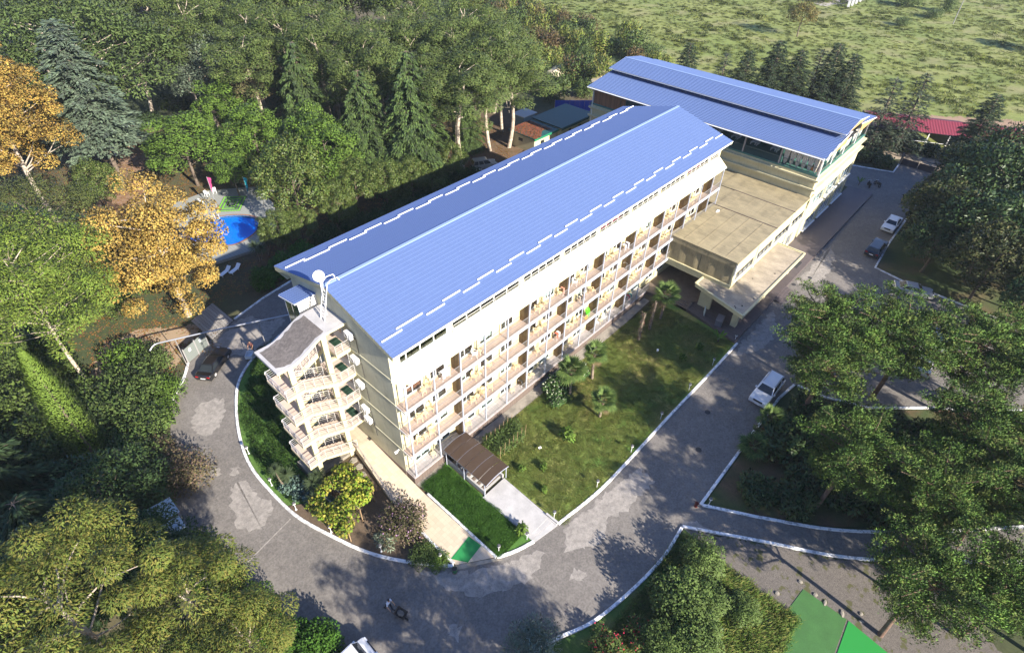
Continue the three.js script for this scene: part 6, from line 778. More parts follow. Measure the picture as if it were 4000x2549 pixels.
// palms
reseed(116);
{ const fan = (() => { const lv = new Leaves(), c = [[0.10, 0.165, 0.04], [0.14, 0.20, 0.055], [0.085, 0.14, 0.034]]; for (let i = 0; i < 13; i++) { const a = (i / 12 - 0.5) * 3.7, k = rr(0.85, 1.2), q = c[i % 3]; lv.blade(0.62, 0.05, 0, Math.cos(a), -0.12 - 0.1 * Math.abs(a), Math.sin(a), 0, 1, 0, 0.66 - 0.07 * Math.abs(a), 0.12, q.map(v => v * k)); } lv.blade(0, 0, 0, 1, 0.08, 0, 0, 0, 1, 0.75, 0.05, [0.1, 0.11, 0.04]); lv.blade(0, 0, 0, 1, 0.08, 0, 0, 1, 0, 0.75, 0.05, [0.1, 0.11, 0.04]); return lv.geometry(); })(), deadFan = fan.clone(); { const c = deadFan.attributes.color; for (let i = 0; i < c.count; i++) c.setXYZ(i, 0.16, 0.12, 0.06); }
  const palm = (x, z, H, s, label, nf = 24, bare = 0) => { const t = thing('fan_palm', label, 'palm', [x, 0.04, z], rr(0, 6), 'palms on the front lawn'); const m = new MB(); limb(m, [0, -0.05, 0], [0.12, H, 0.05], 0.17, 0.14, 0.02, 8); m.build('trunk', M.palmbark, t);
    const sk = new Leaves(); for (let i = 0; i < 60 + bare * 90; i++) { const a = rr(0, 6.28), y = bare ? rr(0.3, H) : rr(H * 0.5, H); sk.blade(Math.cos(a) * 0.15, y, Math.sin(a) * 0.15, Math.cos(a) * 0.6, -0.3 + rr(-0.5, 0.9), Math.sin(a) * 0.6, 0, 1, 0.2, rr(0.15, 0.34), 0.07, [0.17, 0.12, 0.08].map(v => v * rr(0.7, 1.5))); } mesh('trunk_fibres', sk.geometry(), leafM, t);
    for (let i = 0; i < nf; i++) { const e = lerp(1.25, -0.75, i / nf), f = mesh('frond', i > nf * 0.88 ? deadFan : fan, leafM, t); f.position.set(0.12, H + 0.05, 0.05); f.rotation.set(0, i * 2.39996, 0, 'YXZ'); f.rotation.z = e; f.scale.setScalar(1.3 * s * rr(0.85, 1.12)); } return t; };
  palm(18.1, 7.7, 2.5, 1.0, 'short fan palm in the middle of the sunny lawn'); palm(18.4, 3.5, 3.7, 1.15, 'leafy fan palm in the white hydrangea bed, nearer the stair end'); palm(21.9, 3.9, 3.7, 1.0, 'fan palm with slim trunk right of the hydrangea bed'); palm(36, 3.9, 4.0, 1.15, 'fan palm with full crown beside the porch passage');
  palm(30.9, 4.1, 4.2, 0.8, 'headless shaggy palm trunk on the lawn, paler one', 0, 1); palm(33.4, 4.0, 4.4, 0.8, 'headless shaggy palm trunk next to the leafy palm', 0, 1);
  palm(24.5, 21.4, 1.2, 1.0, 'low fan palm behind the kerb under the pines'); palm(28.6, 21.3, 1.6, 1.0, 'fan palm behind the kerb below the white off-roader');
  const bl = (n, L, c) => { const lv = new Leaves(); for (let i = 0; i < n; i++) { const e = rr(-0.9, 1.4), a = rr(0, 6.283), k = rr(0.75, 1.3); lv.blade(0, 0, 0, Math.cos(a) * Math.cos(e), Math.sin(e) + 0.15, Math.sin(a) * Math.cos(e), 0, 1, 0.01, L * rr(0.8, 1.1), 0.075, c.map(v => v * k)); } return lv.geometry(); }, ros = bl(130, 0.95, [0.085, 0.12, 0.055]);
  const drac = (x, z, heads, label) => { const t = thing('dracaena', label, 'plant', [x, 0, z], 0, 'spiky dracaenas by the stair'); heads.forEach(([dx, y, dz, s]) => { const m = new MB(); limb(m, [0, -0.05, 0], [dx, y, dz], 0.09, 0.06, 0.1, 5); m.build('stem', M.palmbark, t); const h = mesh('leaf_head', ros, leafM, t); h.position.set(dx, y, dz); h.scale.setScalar(s); h.rotation.y = dx * 9; }); };
  drac(-8.5, -8.2, [[0.2, 2.0, 0.2, 1], [-0.4, 2.9, -0.2, 0.8], [0.1, 1.4, -0.5, 0.7]], 'branching dracaena with bent trunk nearest the kerb'); drac(-7.1, -5.7, [[0, 1.7, 0, 1.05], [0.7, 1.5, -0.5, 1]], 'dracaena pair against the foot of the stair tower'); drac(-7.8, -4.4, [[0, 1.3, 0, 1.05]], 'single dracaena between the stair and the vine arbour'); drac(-8.1, -3.4, [[0, 0.9, 0, 0.95]], 'low dracaena beside the vine arbour');
  // dracaenas in the shade behind the pool side of the hotel
  [[9.5, -43.6], [11.2, -42.2], [12.6, -44.4], [7.6, -42.6], [10.4, -45.6]].forEach(([x, z], i) => drac(x, z, [[0, 2.6 + 0.3 * (i % 3), 0, 1.3], [0.7, 2.1, 0.3, 1.1]], 'tall dracaena in the shade between the pool and the hotel'));
  const ban = (x, z, s, label) => { const t = thing('banana_plant', label, 'plant', [x, 0.4, z]); const g = (() => { const lv = new Leaves(); for (let k = 0; k < 6; k++) lv.blade(0.2 + k * 0.15, 0.1 + 0.05 * k, 0, 1, 0.25 - 0.12 * k, 0, 0, 1, 0, 0.42, 0.34 - 0.03 * Math.abs(k - 2.5), [0.10, 0.2, 0.02]); return lv.geometry(); })(); for (let i = 0; i < 6; i++) { const f = mesh('leaf', g, leafM, t); f.rotation.set(0, i * 1.1, 0, 'YXZ'); f.rotation.z = 0.5 + 0.1 * (i % 3); f.scale.setScalar(s); } new MB().cyl([0, -0.4, 0], [0, 0.3, 0], 0.08, 0.05, 6).build('stem', M.palmbark, t); }; ban(37.2, 11.2, 1.0, 'bright banana plant at the corner of the entrance deck'); ban(91.5, 9.8, 0.9, 'yellow-green plant in the bed at the far end of the deck'); }
// grass tufts and field weeds: nobody could count them
reseed(117);
{ const tuft = (n, L, W, c, s) => { const lv = new Leaves(); for (let i = 0; i < n; i++) { const a = rr(0, 6.283), k = rr(0.7, 1.3); lv.blade(rr(-s, s), 0, rr(-s, s), Math.cos(a) * 0.5, 1, Math.sin(a) * 0.5, Math.cos(a) * 0.3, 1, Math.sin(a) * 0.3 + 0.25, L * rr(0.6, 1.2), W, c[i % c.length].map(v => v * k)); } return lv.geometry(); };
  const scatter = (name, g, n, pick, sc, label, category) => { const m = new THREE.InstancedMesh(g, leafM, n), o = new THREE.Object3D(), col = new THREE.Color(); for (let i = 0; i < n; i++) { const [x, y, z, k = 1] = pick(); o.position.set(x, y, z); o.rotation.set(0, rr(0, 6), 0); const s = sc * rr(0.6, 1.4) * k; o.scale.set(s, s * rr(0.7, 1.2), s); o.updateMatrix(); m.setMatrixAt(i, o.matrix); const t = rr(0.8, 1.2); m.setColorAt(i, col.setRGB(t, t, t * 0.95)); } m.castShadow = m.receiveShadow = true; m.name = numbered(name); scene.add(m); stuff(m); return tag(m, label, category); };
  scatter('lawn_grass', tuft(14, 0.1, 0.03, [[0.17, 0.23, 0.045], [0.25, 0.24, 0.07], [0.13, 0.205, 0.038]], 0.22), 26000, () => { const x = rr(6, 38.5); return [x, 0.05, rr(1.4, 12.7)]; }, 1, 'short grass of the front lawn between the hotel and road', 'grass');
  scatter('strip_grass', tuft(16, 0.2, 0.03, [[0.07, 0.18, 0.026], [0.09, 0.21, 0.03]], 0.22), 5000, () => { const z = rr(0.7, 11); return [rr(0.05, 2.95), 0.05, Math.min(z, 10.4)]; }, 1, 'lush grass strip between the tan and white paths', 'grass');
  scatter('garden_grass', tuft(14, 0.2, 0.035, [[0.06, 0.14, 0.025], [0.09, 0.16, 0.03]], 0.22), 7000, () => { for (;;) { const x = rr(-9.5, 6), z = rr(-27, -6.5); const w = z < -20 ? -7.0 + (-20.4 - z) * 0.85 : -9.4 + Math.max(0, -13 - z) * 0.27; if (x > w + 0.3 && !(x > -6.8 && z > -10) && x < (z > -15 ? -0.4 : 4)) return [x, 0.04, z]; } }, 1, 'grass of the side lawn round the stair tower', 'grass');
  scatter('verge_grass', tuft(16, 0.4, 0.04, [[0.1, 0.19, 0.03], [0.14, 0.21, 0.04], [0.2, 0.21, 0.06]], 0.3), 7000, () => { const x = rr(-5, 12.4), z = rr(20.8, 31); return [x, 0.04, Math.max(z, x > 5 ? 20.9 : 20.6 - (5 - x) * 0.1)]; }, 1, 'long grass of the verge at the lower right', 'grass');
  scatter('field_weeds', tuft(34, 0.34, 0.12, P.weed, 0.7), 30000, () => { for (;;) { const x = rr(95, 330), z = rr(-140, 50); if (x + z * 0.62 < 62 + 10 || z > (x - 112) * 0.85 + 4 - 14 || z > 46) continue; const t = nB(x / 45 + 0.3, z / 45), u = nA(x / 70, z / 70); if (t > 0.53 && rnd() < 0.88) continue; return [x, -0.02, z, 0.35 + 1.5 * u * u]; } }, 1, 'tall weeds covering the open field', 'weeds');
  scatter('leaf_litter', (() => { const lv = new Leaves(); for (let i = 0; i < 14; i++) lv.blade(rr(-0.6, 0.6), 0.02, rr(-0.6, 0.6), rr(-1, 1), 0.1, rr(-1, 1), rr(-0.3, 0.3), 1, rr(-0.3, 0.3), 0.16, 0.12, [0.26, 0.14, 0.05].map(v => v * rr(0.6, 1.3))); return lv.geometry(); })(), 9000, () => { for (;;) { const x = rr(-16, 66), z = rr(-98, -30); if (z > -38.2 && x > -4) continue; if (x > 2.5 && x < 17 && z > -66.5 && z < -46) continue; if (x > 60 && z > -48) continue; return [x, -0.01, z]; } }, 1, 'brown fallen leaves on the ground of the wood', 'leaves');
}
// ---------------------------------------------------------------- pool, sheds, gates, fences
{
  const deckP = [[6.4, -66.6], [12, -66.8], [17.8, -62.8], [17.2, -55.5], [14.6, -49.6], [9, -45.5], [3.5, -46.5], [0.5, -52], [1.5, -60]], edge = smooth([[4.1, -57.3], [6.8, -57.9], [9.2, -57.6], [11.4, -56.2], [12.9, -53.8], [12.4, -51.2], [10, -49.4], [7.2, -49], [5, -51.4], [3.6, -54.4], [4.1, -57.3]], 4);
  const s = new THREE.Shape(deckP.map(([x, z]) => new THREE.Vector2(x, -z))); s.holes.push(new THREE.Path(edge.map(([x, z]) => new THREE.Vector2(x, -z))));
  const g = new THREE.ExtrudeGeometry(s, { depth: 0.42, bevelEnabled: false }); g.rotateX(-Math.PI / 2); g.translate(0, -0.03, 0); const dk = new MB().geo(g); struct(dk.build('pool_deck', mat([1, 1, 1], 0.9, { map: tex(256, 1.6, (u, v) => { const a = Math.abs((u * 4) % 1 - 0.5), b = Math.abs((v * 4) % 1 - 0.5), k = Math.max(a, b) > 0.45 ? 0.7 : 1; return [0.26 * k, 0.27 * k, 0.25 * k]; }) })));
  const p = thing('swimming_pool', 'bright blue curved swimming pool behind the golden plane tree', 'pool'); const n = edge.length, m = new MB(), c = new MB(); const cx = 8, cz = -53.6;
  for (let i = 0; i < n - 1; i++) { const [x0, z0] = edge[i], [x1, z1] = edge[i + 1]; m.quad([x0, 0.0, z0], [x1, 0.0, z1], [x1, 0.4, z1], [x0, 0.4, z0]); const o = ([x, z], k) => [cx + (x - cx) * k, cz + (z - cz) * k]; const [a0, b0] = o(edge[i], 1.07), [a1, b1] = o(edge[i + 1], 1.07); c.quad([x0, 0.41, z0], [x1, 0.41, z1], [a1, 0.41, b1], [a0, 0.41, b0]); }
  const fl = flat(edge.slice(0, -1), 0.0); m.geo(fl); m.build('basin', mat([0.004, 0.25, 0.72], 0.5), p); c.build('coping', mat([0.25, 0.13, 0.08], 0.8), p); const wv = fbm(8, 4, 501); mesh('water', flat(edge.slice(0, -1), 0.3), new THREE.MeshPhysicalMaterial({ transmission: 1, thickness: 0, ior: 1.33, roughness: 0.03, color: 0xbfe6ff, side: THREE.DoubleSide, bumpMap: tex(256, 3, (u, v) => [wv(u, v), wv(u, v), wv(u, v)], false), bumpScale: 0.03 }), p);
  const ld = thing('pool_ladder', 'white pool ladder at the far edge of the pool', 'ladder', [8.9, 0.4, -57.7]); for (const x of [-0.3, 0.3]) new MB().path([[x, 0, -0.5], [x, 0.8, -0.3], [x, 0.8, 0.1], [x, -0.6, 0.3]], 0.06).build('rail', M.chrome, ld); for (const y of [-0.2, -0.45]) new MB().box(-0.3, y, 0.22, 0.3, y + 0.05, 0.36).build('tread', M.white, ld);
  const nt = thing('play_net', 'grey mat with lime green squares on the pool deck', 'mat', [12.5, 0.4, -60], 0.87); new MB().box(-2.4, 0, -1.8, 2.4, 0.03, 1.8).build('mat', mat([0.10, 0.13, 0.10], 1), nt); for (const k of [1, 0.66, 0.33]) { const q = new MB(), w = 2.2 * k, d = 1.6 * k; for (let i = 0; i < 14; i++) for (const e of [-1, 1]) { const t = lerp(-1, 1, i / 13); q.box(t * w - 0.11, 0.03, e * d - 0.1, t * w + 0.11, 0.07, e * d + 0.1); q.box(e * w - 0.1, 0.03, t * d - 0.09, e * w + 0.1, 0.068, t * d + 0.09); } q.build('square_ring', mat([0.16, 0.45, 0.03], 0.7), nt); }
  [[9.9, -59.1, [0.30, 0.03, 0.12], 'flagpole with drooping purple-red flag by the pool'], [13.6, -55.3, [0.02, 0.4, 0.45], 'flagpole with drooping turquoise flag by the pool'], [15.6, -55.4, [0.55, 0.02, 0.08], 'flagpole with drooping red flag right of the pool']].forEach(([x, z, col, l]) => { const t = thing('flagpole', l, 'flagpole', [x, 0.38, z]); new MB().cyl([0, 0, 0], [0, 6, 0], 0.05, 0.035, 8).build('pole', M.rail, t); const m = new MB(); for (let i = 0; i < 8; i++) { const y = k => 5.9 - k * 0.28, w = k => 0.5 - 0.05 * k, d = k => 0.1 * Math.sin(k * 1.7); m.quad([0.03, y(i + 1), 0], [0.03 + w(i + 1), y(i + 1) - 0.3, d(i + 1)], [0.03 + w(i), y(i) - 0.3, d(i)], [0.03, y(i), 0]); } m.build('flag', mat(col, 0.8), t); });
  const wc = (x, z, ry, l) => { const o = copy(chair0, [x, 0.4, z], ry, l, 'white chairs round the pool'); o.traverse(q => { if (q.isMesh) q.material = M.whiteplastic; }); return o; };
  wc(11, -65.2, 0.4, 'white plastic chair at the back of the pool deck, left of two'); wc(12.3, -65.2, -0.4, 'white plastic chair at the back of the pool deck, right of two'); wc(9.3, -63.6, 1.4, 'white plastic chair in front of the two at the back of the deck');
  const lg = thing('sun_lounger', 'white sun lounger on the shaded side of the pool, left', 'sun lounger', [3.2, 0.0, -43.6], 0.4, 'loungers by the pool'); new MB().box(-0.95, 0.28, -0.3, 0.4, 0.34, 0.3).build('bed', M.whiteplastic, lg); new MB().bar([0.4, 0.31, 0], [0.95, 0.75, 0], 0.6, 0.05).build('backrest', M.whiteplastic, lg); for (const [x, z] of [[-0.8, -0.25], [-0.8, 0.25], [0.35, -0.25], [0.35, 0.25]]) new MB().box(x - 0.03, 0, z - 0.03, x + 0.03, 0.28, z + 0.03).build('leg', M.whiteplastic, lg); copy(lg, [4.4, 0.0, -43.2], 0.4, 'white sun lounger on the shaded side of the pool, right', 'loungers by the pool');
}
{ // paved apron with octagonal pavers beside the gate, gate panels, pipe bridge
  const g = struct(new THREE.Group()); g.name = 'paver_field'; scene.add(g); struct(mesh('paver_bed', flat([[-0.9, -38.9], [-0.55, -33.75], [-4.1, -32.2], [-4.1, -37.5]], 0.006), mat([0.035, 0.035, 0.035], 1)));
  const pg = new THREE.CylinderGeometry(0.185, 0.185, 0.06, 8); pg.rotateY(Math.PI / 8); const pm = [[0.30, 0.28, 0.25], [0.27, 0.25, 0.23], [0.33, 0.31, 0.28]].map(c => mat(c, 0.9)); const u = [-3.39 / 10, 1.5 / 10], v = [-0.2 / 15, -5.05 / 15];
  for (let i = 0; i < 10; i++) for (let j = 0; j < 15; j++) { const p = mesh('paver', pg, pm[(i * 7 + j * 3) % 3], g); p.position.set(-0.7 + u[0] * (i + 0.5) + v[0] * (j + 0.5), 0.02, -33.8 + u[1] * (i + 0.5) + v[1] * (j + 0.5)); p.rotation.y = 0.4; }
  const gt = thing('sheet_gate', 'pair of grey sheet-metal gate leaves with white notices beside the black car', 'gate'); const A = [-4.75, -31.75], B = [-6.2, -31.05], C = [-7.7, -30.4]; for (const [a, b] of [[A, B], [B, C]]) { const m = new MB(); m.bar([a[0], 1.05, a[1]], [b[0] + 0.05, 1.05, b[1] - 0.03], 0.05, 1.9); const l = m.build('leaf', mat([0.17, 0.19, 0.18], 0.6), gt); const q = new MB(), x = lerp(a[0], b[0], 0.5), z = lerp(a[1], b[1], 0.5); q.bar([x - 0.16, 1.5, z + 0.075 + 0.03], [x + 0.12, 1.5, z - 0.055 + 0.03], 0.02, 0.42); q.build('notice', M.white, l); const r = new MB(); for (let k = 0; k <= 10; k++) { const px = lerp(a[0], b[0], k / 10), pz = lerp(a[1], b[1], k / 10); r.box(px - 0.015, 0.12, pz - 0.035, px + 0.015, 1.98, pz + 0.035); } r.build('rib', mat([0.15, 0.17, 0.16], 0.6), l); } for (const [x, z] of [A, B, C]) new MB().box(x - 0.06, 0, z - 0.06, x + 0.06, 2.15, z + 0.06).build('post', M.rail, gt);
  const pp = thing('pipe_bridge', 'silver overhead pipe carried on thin posts across the road by the gate', 'pipe'); const c = new THREE.CatmullRomCurve3([[-10.5, 4.1, -30.2], [-10.2, 4.3, -30.3], [-9.7, 4.45, -30.35], [-4, 4.5, -27.7], [2.6, 4.5, -24.4], [10, 4.5, -20.6]].map(q => V(...q)), false, 'catmullrom', 0.05); mesh('pipe', new THREE.TubeGeometry(c, 60, 0.085, 10), mat([0.36, 0.38, 0.42], 0.4, { metalness: 0.5 }), pp); for (const [x, z] of [[-8.05, -29.6], [-0.5, -26.05], [6.5, -22.45]]) new MB().cyl([x, 0, z], [x, 4.4, z], 0.045, 0.045, 8).build('post', M.rail, pp);
}
{ // green-roofed shed, annex, blue fence, hut
  const s = thing('green_roof_shed', 'low cream shed with green metal roof strewn with red-brown leaves', 'building'); new MB().box(60.8, 0, -44.4, 67.2, 2.9, -38.7).build('wall', M.cream, s); new MB().prism([[60.3, -44.9], [67.3, -44.9], [67.3, -38.2], [60.3, -38.2]], 2.95, 3.12).build('roof', M.greenroof, s); new MB().bar([60.2, 2.92, -38.15], [67.3, 2.92, -38.15], 0.12, 0.4).build('fascia', mat([0.015, 0.17, 0.09], 0.5), s); new MB().box(60.74, 1.5, -42.6, 60.79, 2.1, -41.6).build('window', M.darkglass, s); new MB().box(62.6, 1.4, -38.69, 63.6, 2.0, -38.64).build('window', M.darkglass, s);
  const lv = new Leaves(); reseed(66); for (let i = 0; i < 2600; i++) { const x = rr(60.4, 66.2), z = rr(-44.8, -38.9 - 0.9 * Math.sin(x)); lv.blade(x, 3.14, z, rr(-1, 1), 0.12, rr(-1, 1), rr(-0.2, 0.2), 1, rr(-0.2, 0.2), 0.3, 0.14, [0.28, 0.105, 0.05].map(v => v * rr(0.6, 1.4))); } const q = mesh('roof_leaves', lv.geometry(), leafM, s); q.userData.kind = 'stuff';
  const a = thing('green_roof_annex', 'larger shed with plain dark green roof next to the leaf-strewn one', 'building'); new MB().box(67.45, 0, -44.6, 77.5, 3.1, -38.2).build('wall', M.cream, a); new MB().prism([[67.35, -45.2], [78, -45.2], [78, -37.6], [67.35, -37.6]], 3.18, 3.36).build('roof', M.greenroof, a); new MB().bar([67.4, 3.1, -37.55], [78, 3.1, -37.55], 0.1, 0.4).build('fascia', M.greenroof, a); for (const x of [70.5, 73.6]) new MB().box(x, 1.6, -38.19, x + 0.6, 2.1, -38.13).build('window', M.darkglass, a);
  const h = thing('blue_hut', 'pale blue corrugated hut behind the green-roofed shed', 'hut'); const m = new MB(); for (let k = 0; k < 14; k++) m.box(66.2 + k * 0.25, 0, -49 + (k % 2 ? 0.04 : 0), 66.45 + k * 0.25, 3.3, -46.2 - (k % 2 ? 0.04 : 0)); m.build('wall', mat([0.16, 0.27, 0.34], 0.6), h); new MB().prism([[66, -49.3], [70, -49.3], [70, -46], [66, -46]], 3.3, 3.42).build('roof', mat([0.4, 0.42, 0.42], 0.5), h);
  const f = thing('blue_fence', 'bright blue sheet fence beyond the end of the restaurant', 'fence'); for (let k = 0; k < 12; k++) { const x = 80 + k * 0.75, z = -49.5 + k * 0.75; new MB().bar([x, 1.2, z], [x + 0.73, 1.2, z + 0.73], 0.04, 2.3).build('panel', M.bluesheet, f); } for (let k = 0; k <= 12; k += 3) new MB().box(79.95 + k * 0.75, 0, -49.6 + k * 0.75, 80.05 + k * 0.75, 2.5, -49.5 + k * 0.75).build('post', M.rail, f);
  const yd = thing('market_stall', 'pale canvas stall roof glimpsed left of the restaurant ridge', 'stall', [97, 0, -50], 0.5); new MB().quad([-4, 3, -2], [-4, 3.6, 0], [4, 3.6, 0], [4, 3, -2]).quad([-4, 3.6, 0], [-4, 3, 2], [4, 3, 2], [4, 3.6, 0]).build('canvas', mat([0.6, 0.5, 0.33], 0.9), yd); for (const x of [-3.8, 3.8]) for (const z of [-1.9, 1.9]) new MB().box(x - 0.05, 0, z - 0.05, x + 0.05, 3, z + 0.05).build('post', M.rail, yd); copy(yd, [93, 0, -60], 0.3, 'second pale canvas stall roof farther behind the first');
}
{ // teal fence in the wood, corrugated lean-to on the left
  const f = thing('teal_fence', 'dark teal mesh fence behind the golden plane tree', 'fence'); for (let k = 0; k < 9; k++) { const a = k / 9, b = (k + 0.96) / 9, x = t => lerp(-13, -1.6, t), z = t => lerp(-84, -65.6, t); new MB().bar([x(a), 0.75, z(a)], [x(b), 0.75, z(b)], 0.03, 1.5).build('panel', M.teal, f); }
  const c = thing('corrugated_shelter', 'small shelter with blue-white corrugated roof beside the road on the left', 'shelter'); for (const [x0, x1, z0, z1, y] of [[-18.4, -16.4, -12.75, -10.75, 2.5], [-18.6, -16.6, -10.7, -9.2, 2.25]]) { const m = new MB(); const n = 13; for (let k = 0; k < n; k++) { const a = lerp(z0, z1, k / n), d = (z1 - z0) / n; m.quad([x0, y + 0.25, a], [x0, y + 0.31, a + d / 2], [x1, y + 0.06, a + d / 2], [x1, y, a]).quad([x0, y + 0.31, a + d / 2], [x0, y + 0.25, a + d], [x1, y, a + d], [x1, y + 0.06, a + d / 2]); } m.build('roof_sheet', mat([0.42, 0.52, 0.58], 0.4), c); for (const x of [x0 + 0.1, x1 - 0.1]) for (const z of [z0 + 0.1, z1 - 0.1]) new MB().box(x - 0.04, 0, z - 0.04, x + 0.04, y + 0.1, z + 0.04).build('post', M.rail, c); } new MB().box(-18.3, 0, -12.6, -18.2, 2.2, -9.4).build('back_wall', M.deckbrown, c);
}
{ // maroon sheds, far gate, fence, field pole, white posts
  const mk = (x, z, L, label) => { const t = thing('maroon_shed', label, 'building', [x, 0, z], -1.118); const W = 4.4; for (const s of [0, 1]) { const m = new MB(), n = Math.round(L / 0.5); for (let k = 0; k < n; k++) { const a = k * L / n, b = (k + 0.5) * L / n, c = (k + 1) * L / n, y0 = 2.9, y1 = 4.1, z0 = s ? -2 * W : 0, z1 = -W; m.quad([a, y0, z0], [b, y0 + 0.05, z0], [b, y1 + 0.05, z1], [a, y1, z1]).quad([b, y0 + 0.05, z0], [c, y0, z0], [c, y1, z1], [b, y1 + 0.05, z1]); } m.build('roof', M.maroon, t); } for (let k = 0; k <= Math.round(L / 3.6); k++) for (const z of [-0.4, -2 * W + 0.4]) { const x = Math.min(L - 0.15, 0.15 + k * 3.6); new MB().box(x - 0.09, 0, z - 0.09, x + 0.09, 2.95, z + 0.09).build('post', M.white, t); } new MB().box(0.1, 0.9, -0.42, L - 0.1, 0.98, -0.36).box(0.1, 2.75, -0.45, L - 0.1, 2.9, -0.35).build('rail', M.white, t); new MB().box(0.2, 0, -2 * W + 0.6, L - 0.2, 2.8, -2 * W + 0.8).build('back_wall', M.room, t); return t; };
  mk(112.6, 3.9, 18, 'long open shed with maroon corrugated roof at the right, nearer part'); mk(121, 21.2, 14, 'second maroon-roofed shed cut by the right edge');
  const g = thing('iron_gate', 'dark barred iron gate across the far end of the driveway', 'gate'); for (const [a, b] of [[12.7, 15.4], [15.5, 18.1]]) { const m = new MB(); for (let z = a; z <= b + 0.01; z += 0.18) m.box(105.55, 0.1, z - 0.015, 105.6, 1.9, z + 0.015); m.box(105.53, 0.1, a, 105.62, 0.18, b).box(105.53, 1.8, a, 105.62, 1.88, b).box(105.56, 0.2, a, 105.59, 1.3, b); m.build('leaf', mat([0.05, 0.04, 0.045], 0.6), g); } for (const z of [12.5, 18.3]) new MB().box(105.4, 0, z - 0.15, 105.75, 2.2, z + 0.15).build('pillar', M.deckbrown, g);
  const f = thing('iron_fence', 'dark railing fence left of the iron gate', 'fence'); for (let k = 0; k < 7; k++) { const m = new MB(), z0 = 12.2 - k * 2.4; for (let z = z0; z > z0 - 2.3; z -= 0.2) m.box(105.5 - k * 0.3, 0.1, z - 0.012, 105.53 - k * 0.3, 1.6, z + 0.012); m.box(105.49 - k * 0.3, 1.5, z0 - 2.4, 105.54 - k * 0.3, 1.56, z0); m.build('panel', mat([0.05, 0.045, 0.045], 0.6), f); }
  reseed(71); const hd = bush({ R: 1.6, H: 2.2, N: 14, per: 130, L: 0.34, W: 0.2, pal: P.dark }); for (let k = 0; k < 6; k++) plant('dark_hedge', 'dark hedge bush in shade between the restaurant and the iron fence', 'bush', hd, [102.2 + (k % 2) * 1.4, 10.4 - k * 2], 0, k, 1.05, 'hedge by the iron fence', 1, 'foliage', 'stem'); for (let k = 0; k < 5; k++) plant('dark_hedge', 'leafy bush in front of the maroon shed', 'bush', hd, [110.5 + k * 1.2, 5 + k * 3.4], 0, k, 1.1, 'bushes in front of the maroon shed', 1, 'foliage', 'stem');
  const p = thing('lamp_pole', 'tall thin lamp pole standing at the far edge of the field', 'lamp post', [231.6, 0, -6]); new MB().cyl([0, 0, 0], [0, 11, 0], 0.16, 0.1, 8).build('pole', M.rail, p); new MB().box(-0.3, 11, -0.2, 0.9, 11.25, 0.2).build('lamp_head', M.white, p);
  for (let k = 0; k < 7; k++) { const t = thing('white_post', 'white concrete post in the row at the top edge of the field', 'post', [229 + k * 2.1, 0, -38.4 - (k % 2) * 0.6], 0.2, 'white posts across the field'); new MB().box(-0.35, 0, -0.35, 0.35, 2.6, 0.35).build('shaft', M.white, t); new MB().box(-0.45, 2.6, -0.45, 0.45, 2.8, 0.45).build('cap', M.white, t); }
}
